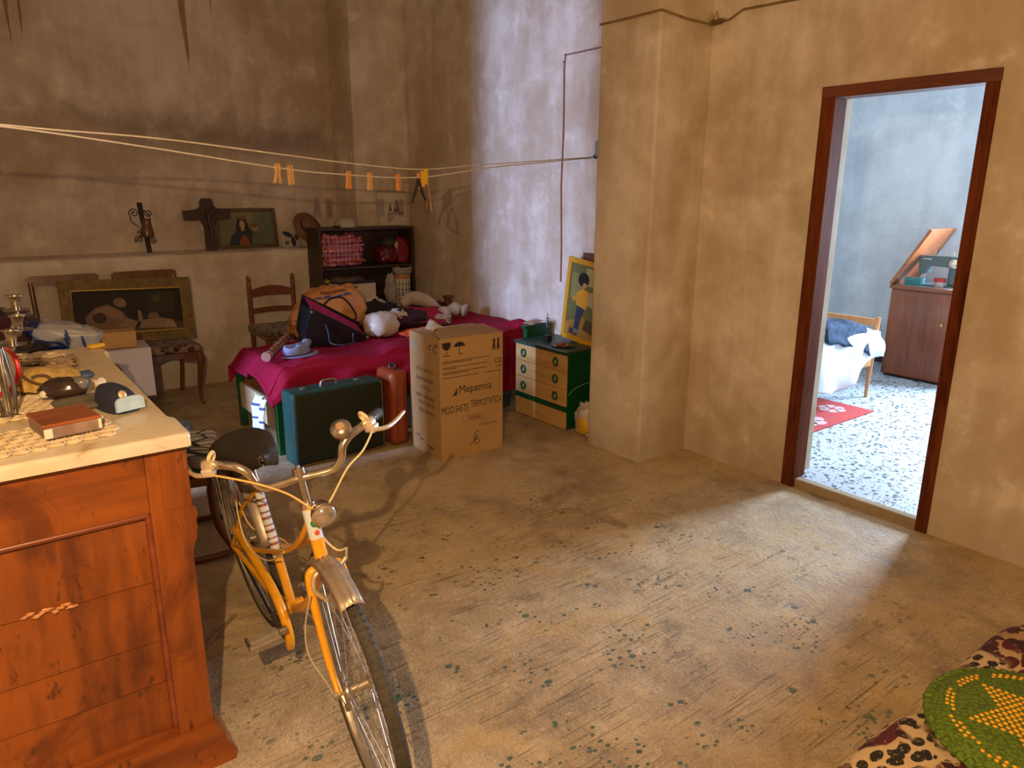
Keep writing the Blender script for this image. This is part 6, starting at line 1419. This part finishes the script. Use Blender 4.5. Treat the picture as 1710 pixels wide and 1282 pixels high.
def on_line(x): return min(BP, key=lambda p: abs(p.x - x))
M_peg = mk('peg_wood', (0.62, 0.36, 0.13), (0.52, 0.27, 0.08), 14, 0.7)
M_pego = mk('peg_orange', (0.66, 0.27, 0.06), None, 14, 0.6)
M_pegy = mk('peg_yellow', (0.80, 0.50, 0.01), None, 14, 0.4)
def peg(x, m, label, tilt=0.0, opn=0.006, dz=0.0, name='clothes_peg'):
    p = on_line(x); t = thing(name, label, 'peg', (p.x, p.y, p.z + dz), R(20), 'pegs on the clothes line')
    t.rotation_euler = (0, tilt, R(20))
    for s_ in (-1, 1):
        MB().prism([(s_ * 0.0035, 0.016), (s_ * 0.010, 0.013), (s_ * 0.010, -0.03), (s_ * (0.008 + opn), -0.056), (s_ * (0.003 + opn), -0.056), (s_ * 0.0035, -0.022)], -0.0055, 0.0055).build('peg_half', m, t)
    MB().tube([(-0.012, 0.0, -0.018), (0.012, 0.0, -0.018)], 0.004, 8).build('spring', M_alu, t, smooth=60)
peg(1.01, M_peg, 'pale wooden peg farthest left on the lower line', R(4), 0.009)
peg(1.065, M_peg, 'pale wooden peg just right of the leftmost peg', R(-3), 0.003)
peg(1.356, M_pego, 'orange wooden peg left of the two middle pegs, in front of the column', R(2), 0.003)
peg(1.469, M_peg, 'pale peg between the two orange pegs in front of the column', R(0), 0.004)
peg(1.652, M_pego, 'slim orange peg in front of the calendar', R(1), 0.001)
peg(1.783, M_pego, 'orange peg at the black clothes hanger', R(-3), 0.002, 0.004)
peg(1.812, M_pegy, 'bright yellow peg right of the hanger hook', R(2), 0.002, 0.012)
peg(1.836, M_pegy, 'second yellow peg, behind the bright yellow one on the upper line', R(3), 0.001, 0.022)
hg = thing('clothes_hanger', 'brown and black plastic clothes hanger on the lower line', 'hanger', (1.86, 3.10, 1.640), R(62))
MB().tube(catmull([(0.0, 0, 0.0), (0.01, 0, 0.016), (-0.006, 0, 0.028), (-0.018, 0, 0.016), (-0.004, 0, -0.02), (0, 0, -0.05)], 5), 0.002, 6).build('hook', M_alu, hg, smooth=60)
MB().tube(catmull([(0, 0, -0.045), (-0.08, 0, -0.075), (-0.17, 0, -0.115), (-0.20, 0, -0.14), (-0.195, 0, -0.152), (0.195, 0, -0.152), (0.20, 0, -0.14), (0.17, 0, -0.115), (0.08, 0, -0.075), (0, 0, -0.045)], 5), 0.004, 7).build('hanger_bar', mk('amber_plastic', (0.42, 0.24, 0.05), (0.3, 0.15, 0.03), 20, 0.35), hg, smooth=60)
tg = thing('hanging_clip', 'black two-armed clip hanging open from the lower line', 'clip', (1.775, 3.045, 1.632), R(20))
for s_, L in ((-1, 0.105), (1, 0.095)):
    MB().tube([(0, 0, 0.0), (s_ * 0.012, 0, -0.035), (s_ * 0.048, 0, -L)], [0.006, 0.007, 0.006], 8).build('arm', M_blk, tg, smooth=60)
# hook plate on the right wall where the line ends
hk = thing('hook_plate', 'small grey-green metal plate with hook on the wall by the pilaster', 'plate', (RX, 3.69, 1.80))
MB().b2((-0.006, -0.045, -0.012), (0.0, 0.028, 0.105), bevel=0.002).build('plate', mk('grey_green_metal', (0.22, 0.27, 0.27), None, 10, 0.5), hk)
MB().tube(catmull([(0, 0.008, 0.0), (-0.022, 0.008, -0.004), (-0.03, 0.008, 0.006), (-0.026, 0.008, 0.014)], 4), 0.005, 7).build('hook', M_irn, hk, smooth=60)
# electric wires on the walls
M_wire = mk('wall_wire', (0.30, 0.16, 0.12), None, 20, 0.7)
M_wirey = mk('wall_wire_dusty', (0.26, 0.16, 0.06), (0.17, 0.1, 0.04), 20, 0.8)
ew = thing('electric_wire', 'reddish twin wire running down the blue-lit wall left of the pilaster', 'wire', (0, 0, 0))
(MB().tube([(RX - 0.006, 3.27, 2.476), (RX - 0.006, 3.70, 2.474), (RX - 0.006, 4.034, 2.473), (RX - 0.006, 4.046, 2.40), (RX - 0.006, 4.04, 2.0), (RX - 0.006, 4.052, 1.6), (RX - 0.006, 4.035, 1.2), (RX - 0.006, 4.033, 0.94)], 0.0055, 6).build('twin_lead', M_wire, ew, smooth=60))
wy = thing('dusty_wire', 'dusty yellowish wire running across the pilaster to the wall above the door', 'wire', (0, 0, 0))
MB().tube([(3.102, 3.262, 2.486), (3.102, 3.05, 2.484), (3.102, 2.82, 2.486), (3.106, 2.809, 2.486), (3.3, 2.806, 2.468), (3.50, 2.806, 2.466), (RX - 0.006, 2.79, 2.47), (RX - 0.006, 2.70, 2.478), (RX - 0.006, 2.62, 2.512), (RX - 0.006, 2.30, 2.505), (RX - 0.006, 1.2, 2.50)], 0.006, 6).build('wire', M_wirey, wy, smooth=60)
MB().blob((RX - 0.014, 2.78, 2.475), (0.016, 0.055, 0.014), 0.5, 3, 2, 16, 10).build('dusty_knot', mk('cobweb_dust', (0.16, 0.10, 0.035), None, 30, 0.95), wy, smooth=60)
MB().tube([(RX - 0.004, 2.785, 2.475), (RX - 0.018, 2.785, 2.50), (RX - 0.014, 2.785, 2.53)], [0.012, 0.012, 0.006], 8).build('porcelain_insulator', mk('insulator', (0.45, 0.34, 0.18), None, 20, 0.4), wy, smooth=60)
for p_ in ((RX - 0.008, 4.034, 2.473), (RX - 0.008, 4.046, 2.43)): MB().lathe([(0, 0), (0.007, 0), (0.006, 0.005), (0, 0.006)], TR(p_, ry=-PI / 2), 8).build('nail', M_irn, ew)

# ================================================================ second room
F2 = 0.047
dv = thing('daybed', 'wooden-framed daybed with a white sheet in the second room', 'bed', (0, 0, 0))
M_ow = wood('daybed_oak', (0.50, 0.24, 0.08), (0.34, 0.14, 0.04), 'z', 9, 0.4)
for y in (2.66, 3.42):
    MB().tube([(5.49, y, F2), (5.50, y, 0.40)], [0.012, 0.022], 10).build('leg', M_ow, dv, smooth=60)
    MB().tube([(5.50, y, 0.36), (5.525, y, 0.67)], [0.022, 0.018], 10).build('end_post', M_ow, dv, smooth=60)
    MB().tube([(3.98, y, F2), (3.97, y, 0.40)], [0.012, 0.022], 10).build('leg', M_ow, dv, smooth=60)
    MB().b2((3.95, y - 0.012, 0.30), (5.50, y + 0.012, 0.36), bevel=0.003).build('side_rail', M_ow, dv)
MB().b2((5.505, 2.66, 0.60), (5.53, 3.42, 0.655), bevel=0.004).build('end_rail', M_ow, dv)
MB().b2((5.495, 2.66, 0.44), (5.52, 3.42, 0.48), bevel=0.004).build('end_rail', M_ow, dv)
MB().b2((3.96, 2.68, 0.36), (5.49, 3.40, 0.56), bevel=0.05, seg=3).build('mattress', mk('white_ticking', (0.7, 0.7, 0.7), None, 8, 0.9), dv, smooth=50)
def sheet(u, v):
    x = 3.93 + (5.51 - 3.93) * u
    n1 = noise.noise(Vector((x * 3, v * 4, 1))); n2 = noise.noise(Vector((x * 8, v * 6, 2)))
    if v < 0.55:
        t = v / 0.55; y = 3.38 - (3.38 - 2.63) * t; z = 0.585 + 0.02 * n1 + 0.008 * n2
    else:
        t = (v - 0.55) / 0.45; hz = 0.22 + 0.14 * sm(4.9, 5.45, x) + 0.03 * math.sin(x * 6)
        y = 2.625 - 0.02 * t - (0.02 + 0.03 * t) * (0.5 + 0.5 * math.sin(x * 15 + 3 * n1)); z = 0.585 + 0.02 * n1 + (hz - 0.585) * t
    return (x, y, z)
solid(MB().grid(sheet, 80, 40).build('white_sheet', mk('white_sheet', (0.66, 0.68, 0.71), (0.58, 0.60, 0.64), 5, 0.85), dv, smooth=70), 0.005)
tag(MB().blob((4.78, 2.98, 0.66), (0.24, 0.22, 0.075), 0.15, 1.8, 5, 30, 16, 0.75).build('white_pillow', mk('pillow_white', (0.72, 0.73, 0.73), (0.66, 0.67, 0.68), 6, 0.9), smooth=70), 'pale pillow on the daybed beyond the doorway', 'pillow')
def jacket(u, v):
    x = 4.72 + 0.62 * u + 0.05 * noise.noise(Vector((u * 3, v * 3, 1)))
    y = 3.02 - 0.47 * v
    top = 0.622 + 0.05 * math.sin(PI * u) + 0.05 * sm(0.4, 0.0, u) + 0.025 * noise.noise(Vector((u * 5, v * 5, 8)))
    z = top
    if v > 0.8: z = top - (v - 0.8) / 0.2 * (0.10 + 0.12 * u) ; y = 3.02 - 0.47 * 0.8 - (v - .8) * 0.22
    return (x, y, z)
solid(MB().grid(jacket, 34, 30).build('dark_jacket', mk('navy_print', (0.006, 0.014, 0.035), (0.03, 0.06, 0.11), 26, 0.9, spec=0.2), smooth=70), 0.02)
tag(bpy.data.objects['dark_jacket'], 'dark blue printed garment thrown over the white sheet', 'garment')
# rug
rg = thing('flowered_rug', 'red rug with pale flowers on the terrazzo beside the daybed', 'rug', (0, 0, F2))
RUG = (3.80, 5.15, 2.42, 3.10)
MB().b2((RUG[0], RUG[2], 0.0), (RUG[1], RUG[3], 0.010), bevel=0.003).build('rug_pile', mk('red_rug', (0.42, 0.045, 0.038), (0.34, 0.03, 0.028), 60, 0.95, bump=0.3, bscale=200), rg)
fl = MB()
def flower(cx, cy, r):
    f_ = MB()
    for k in range(6):
        a = k * PI / 3 + cx * 5
        f_.poly([(cx + r * 0.62 * math.cos(a) + r * 0.42 * math.cos(t), cy + r * 0.62 * math.sin(a) + r * 0.36 * math.sin(t), 0.0106) for t in [2 * PI * j / 10 for j in range(10)]])
    return f_.build('flower_motif', mk('rug_flower', (0.55, 0.36, 0.36), (0.46, 0.28, 0.29), 60, 0.95), rg)
for cx, cy, r in ((4.95, 2.63, 0.10), (4.55, 2.58, 0.13), (4.28, 2.53, 0.10), (4.62, 2.80, 0.10), (4.08, 2.62, 0.12), (4.85, 2.92, 0.12), (4.35, 2.86, 0.12)): flower(cx, cy, r)
# sewing cabinet
sw = thing('sewing_cabinet', 'brown wooden sewing-machine cabinet with its lid tipped up', 'cabinet', (6.315, 2.30, F2), 0)
M_sw = wood('sewing_walnut', (0.20, 0.060, 0.022), (0.10, 0.026, 0.010), 'z', 8, 0.35, 0.2)
MB().b2((0, 0, 0.02), (0.42, 0.66, 0.755), bevel=0.004).build('body', M_sw, sw)
MB().b2((0.02, 0.02, 0.0), (0.40, 0.64, 0.02)).build('plinth', M_dark, sw)
dr = MB().b2((-0.012, 0.006, 0.03), (0.0, 0.652, 0.745), bevel=0.003).build('door', M_sw, sw)
MB(TR((-0.012, 0.215, 0.50), ry=-PI / 2)).lathe([(0.006, 0), (0.014, 0.012), (0.013, 0.02), (0, 0.024)], None, 12).build('knob', mk('brass_dull', (0.5, 0.35, 0.14)), dr, smooth=50)
MB().b2((-0.02, -0.012, 0.755), (0.44, 0.672, 0.785), bevel=0.004).build('top', wood('sewing_walnut_y', (0.22, 0.066, 0.024), (0.11, 0.03, 0.012), 'y', 8, 0.3, 0.2), sw)
MB().b2((0.02, 0.02, 0.785), (0.40, 0.645, 0.789)).build('bed_plate', mk('grey_plate', (0.28, 0.30, 0.31), None, 10, 0.4), sw)
# lid: hinged on the left (far y) edge, tipped up to the right
MB(TR((0.0, 0.672, 0.79), rx=R(120))).b2((-0.02, 0.0, -0.012), (0.44, 0.53, 0.012), bevel=0.003).build('lid', wood('sewing_lid', (0.36, 0.12, 0.035), (0.22, 0.06, 0.02), 'y', 8, 0.3, 0.2), sw)
sm_ = thing('sewing_machine', 'grey-green sewing machine standing on the open cabinet', 'sewing machine', (6.46, 2.475, F2 + 0.79), 0)
M_sg = mk('machine_green', (0.075, 0.115, 0.115), (0.06, 0.095, 0.095), 10, 0.3)
MB().b2((-0.07, -0.04, 0.0), (0.09, 0.38, 0.012), bevel=0.003).build('base', M_sg, sm_)
MB().b2((-0.045, 0.0, 0.012), (0.055, 0.105, 0.25), bevel=0.014, seg=3).build('pillar', M_sg, sm_, smooth=40)
arm = [(0.10, 0.16), (0.26, 0.165), (0.275, 0.10), (0.335, 0.095), (0.345, 0.22), (0.335, 0.245), (0.10, 0.25)]
MB(TR((0, 0, 0), rz=PI / 2)).prism(arm, -0.045, 0.040).build('arm', M_sg, sm_)
MB().lathe([(0, 0), (0.055, 0), (0.058, 0.008), (0.05, 0.022), (0.03, 0.024), (0, 0.024)], TR((0.0, -0.002, 0.205), rx=PI / 2), 24).build('hand_wheel', M_chr, sm_, smooth=50)
MB(TR((-0.046, 0.075, 0.19), ry=-PI / 2)).lathe([(0, 0), (0.042, 0), (0.042, 0.006), (0.03, 0.016), (0, 0.018)], None, 24).build('dial', M_chr, sm_, smooth=50)
for y in (0.04, 0.10, 0.16, 0.24): MB().tube([(0.0, y, 0.248), (0.0, y, 0.29)], 0.004, 6).build('spool_pin', M_chr, sm_, smooth=50)
MB().b2((-0.048, 0.015, 0.06), (-0.045, 0.030, 0.14)).build('lever_slot', mk('slot_white', (0.6, 0.6, 0.6), None, 10, 0.5), sm_)
MB().tube([(0.0, 0.30, 0.012), (0.0, 0.30, 0.10)], 0.006, 8).build('needle_bar', M_chr, sm_, smooth=50)
MB(TR((-0.046, 0.24, 0.215))).b2((-0.001, 0, 0), (0.0, 0.07, 0.010)).build('name_plate', M_chr, sm_)
jr = thing('glass_jar', 'small glass jar with red lid beside the sewing machine', 'jar', (6.39, 2.62, F2 + 0.79))
MB().lathe([(0.035, 0), (0.04, 0.01), (0.04, 0.045), (0.036, 0.05), (0, 0.05)], None, 20).build('glass', mk('jar_body', (0.42, 0.36, 0.36), (0.3, 0.2, 0.2), 30, 0.15), jr, smooth=50)
MB().lathe([(0.043, 0.046), (0.043, 0.072), (0.04, 0.074), (0, 0.074)], None, 20).build('red_lid', mk('red_lid', (0.42, 0.015, 0.012), None, 10, 0.3), jr, smooth=50)
tb = thing('teal_box', 'small teal box at the left end of the sewing cabinet top', 'box', (6.395, 2.82, F2 + 0.79))
MB().b2((-0.04, -0.065, 0), (0.04, 0.065, 0.055), bevel=0.003).build('box_body', mk('teal_card', (0.02, 0.16, 0.17), None, 10, 0.5), tb)
MB().b2((-0.042, -0.067, 0.042), (0.042, 0.067, 0.060), bevel=0.003).build('box_lid', mk('teal_card2', (0.03, 0.20, 0.21), None, 10, 0.5), tb)

# ================================================================ floral settee with crocheted cushion, lower right
se = thing('floral_settee', 'cream settee seat with maroon and black flowers at the lower right', 'settee', (0, 0, 0))
M_flo = None
def settee_mat():
    m, nt, b = _nt('settee_floral'); v = _coords(nt)
    nz = _n(nt, 'ShaderNodeTexNoise'); nz.inputs['Scale'].default_value = 14; nz.inputs['Detail'].default_value = 3; nt.links.new(v, nz.inputs['Vector'])
    n0 = _noise(nt, v, 5, 3, 0.5, 0.5)
    cur = _mix(nt, _map(nt, n0, 0.42, 0.62), (0.50, 0.36, 0.21), (0.34, 0.22, 0.10))
    def cells(sc, pick, rad, col, st, rz, band, core=None):
        nonlocal cur
        vv = _coords(nt, st, (0, 0, rz))
        ad = _n(nt, 'ShaderNodeVectorMath', operation='MULTIPLY_ADD'); nt.links.new(nz.outputs['Color'], ad.inputs[0]); ad.inputs[1].default_value = (0.05, 0.05, 0.05); nt.links.new(vv, ad.inputs[2])
        vo = _n(nt, 'ShaderNodeTexVoronoi', feature='F1'); vo.inputs['Scale'].default_value = sc; nt.links.new(ad.outputs[0], vo.inputs['Vector'])
        sp = _n(nt, 'ShaderNodeSeparateColor'); nt.links.new(vo.outputs['Color'], sp.inputs[0])
        vein = _map(nt, _noise(nt, vv, sc * 3.5, 2), 0.60, 0.66, 1.0, 0.45)
        k = _math(nt, 'MULTIPLY', _math(nt, 'GREATER_THAN', sp.outputs[0], pick), _map(nt, vo.outputs['Distance'], rad, rad + 0.05, 1, 0))
        k = _math(nt, 'MULTIPLY', _math(nt, 'MULTIPLY', k, vein), band)
        cur = _mix(nt, k, cur, col)
    ba = _map(nt, n0, 0.40, 0.45); bb = _math(nt, 'SUBTRACT', 1.0, ba)
    cells(14, 0.02, 0.55, (0.075, 0.007, 0.010), (1, 2.1, 1), R(35), ba)
    cells(20, 0.40, 0.45, (0.030, 0.005, 0.007), (1.7, 1, 1), R(20), ba)
    cells(26, 0.12, 0.46, (0.016, 0.010, 0.006), (1, 1.4, 1), R(10), bb)
    nt.links.new(cur, b.inputs['Base Color']); b.inputs['Roughness'].default_value = 0.9
    return m
M_flo = settee_mat()
def pillow_top(cx, cy, wx, wy, z0, z1, n=3.2):
    def f(u, v):
        a = 2 * PI * u; r = v
        sx = math.copysign(abs(math.cos(a)) ** (2 / n), math.cos(a)); sy = math.copysign(abs(math.sin(a)) ** (2 / n), math.sin(a))
        if v <= 0.7: rr = v / 0.7 * 0.86; z = z1 - 0.012 * rr ** 2
        else:
            t = (v - 0.7) / 0.3 * PI / 2; rr = 0.86 + 0.14 * math.sin(t * 1.2) if t * 1.2 < PI / 2 else 1.0; z = z1 - 0.009 - (z1 - z0) * (t / (PI / 2)) ** 1.6
        return (cx + sx * wx * rr, cy + sy * wy * rr, z)
    return f
MB().grid(pillow_top(1.425, 0.315, 0.268, 0.295, 0.34, 0.444, 4.2), 64, 16, cu=True).build('seat_lobe', M_flo, se, smooth=70)
MB().grid(pillow_top(1.99, 0.285, 0.31, 0.318, 0.34, 0.448, 4.2), 64, 16, cu=True).build('seat_lobe', M_flo, se, smooth=70)
MB().b2((1.22, 0.06, 0.28), (2.24, 0.52, 0.35), bevel=0.01).build('seat_frame', M_cab_w, se)
for x in (1.27, 2.19):
    for y in (0.11, 0.47): MB().tube(catmull([(x, y, 0), (x, y, 0.12), (x, y, 0.30)], 4), [0.014, 0.014, 0.015, 0.016, 0.017, 0.018, 0.02, 0.022, 0.024], 10).build('leg', M_cab_w, se, smooth=60)
# green and yellow crocheted cushion
cc = thing('crochet_cushion', 'round green crocheted cushion with yellow star pattern on the floral settee', 'cushion', (1.690, 0.345, 0.449))
CRR = 0.222
def crochet():
    m, nt, b = _nt('green_crochet'); v = _coords(nt)
    vo = _n(nt, 'ShaderNodeTexVoronoi', feature='F1'); vo.inputs['Scale'].default_value = 130; nt.links.new(v, vo.inputs['Vector'])
    col = _ramp(nt, vo.outputs['Distance'], [(0.1, (0.125, 0.20, 0.012)), (0.75, (0.055, 0.10, 0.006))])
    nt.links.new(col, b.inputs['Base Color']); b.inputs['Roughness'].default_value = 0.95
    _bump(nt, b, vo.outputs['Distance'], 0.8, 0.004)
    return m
M_cro = crochet()
def ctop(r): return 0.046 - 0.020 * (r / CRR) ** 4
MB().lathe([(0, 0.0), (CRR - 0.02, 0.0), (CRR, 0.012), (CRR - 0.004, 0.024)] + [(CRR * k / 12, ctop(CRR * k / 12)) for k in range(11, 0, -1)] + [(0, 0.046)], None, 56).build('cushion_body', M_cro, cc, smooth=60)
dots = MB()
def ydot(x, y, s=0.0052):
    r = math.hypot(x, y)
    if r > CRR - 0.02: return
    dots.lathe([(s, 0), (s * 0.8, 0.0022), (0, 0.003)], TR((x, y, ctop(r) - 0.0005)), 7, cap=False)
for k in range(6):
    a = k * PI / 3 + 0.2
    for i in range(9):
        rr_ = 0.045 + i * 0.0125
        for j in range(-(8 - i), 9 - i):
            if (i + j) % 1 == 0 and abs(j) <= (8 - i) // 1 and (8 - i) - abs(j) >= 0 and j % 2 == i % 2:
                off = j * 0.0068
                ydot(rr_ * math.cos(a) - off * math.sin(a), rr_ * math.sin(a) + off * math.cos(a))
for ring, n in ((0.172, 74), (0.182, 78)):
    for k in range(n):
        if k % 7 < 5: ydot(ring * math.cos(2 * PI * k / n), ring * math.sin(2 * PI * k / n), 0.0046)
dd_ = dots.build('yellow_stitches', mk('yellow_yarn', (0.74, 0.38, 0.012), (0.62, 0.30, 0.01), 60, 0.9), cc, smooth=60); dd_['kind'] = 'stuff'
rf_ = MB()
for k in range(64):
    a = 2 * PI * k / 64
    rf_.blob(((CRR - 0.006) * math.cos(a), (CRR - 0.006) * math.sin(a), 0.018), (0.013, 0.013, 0.012), 0.3, 2, k, 8, 6)
r2 = rf_.build('scalloped_edge', M_cro, cc, smooth=60); r2['kind'] = 'stuff'
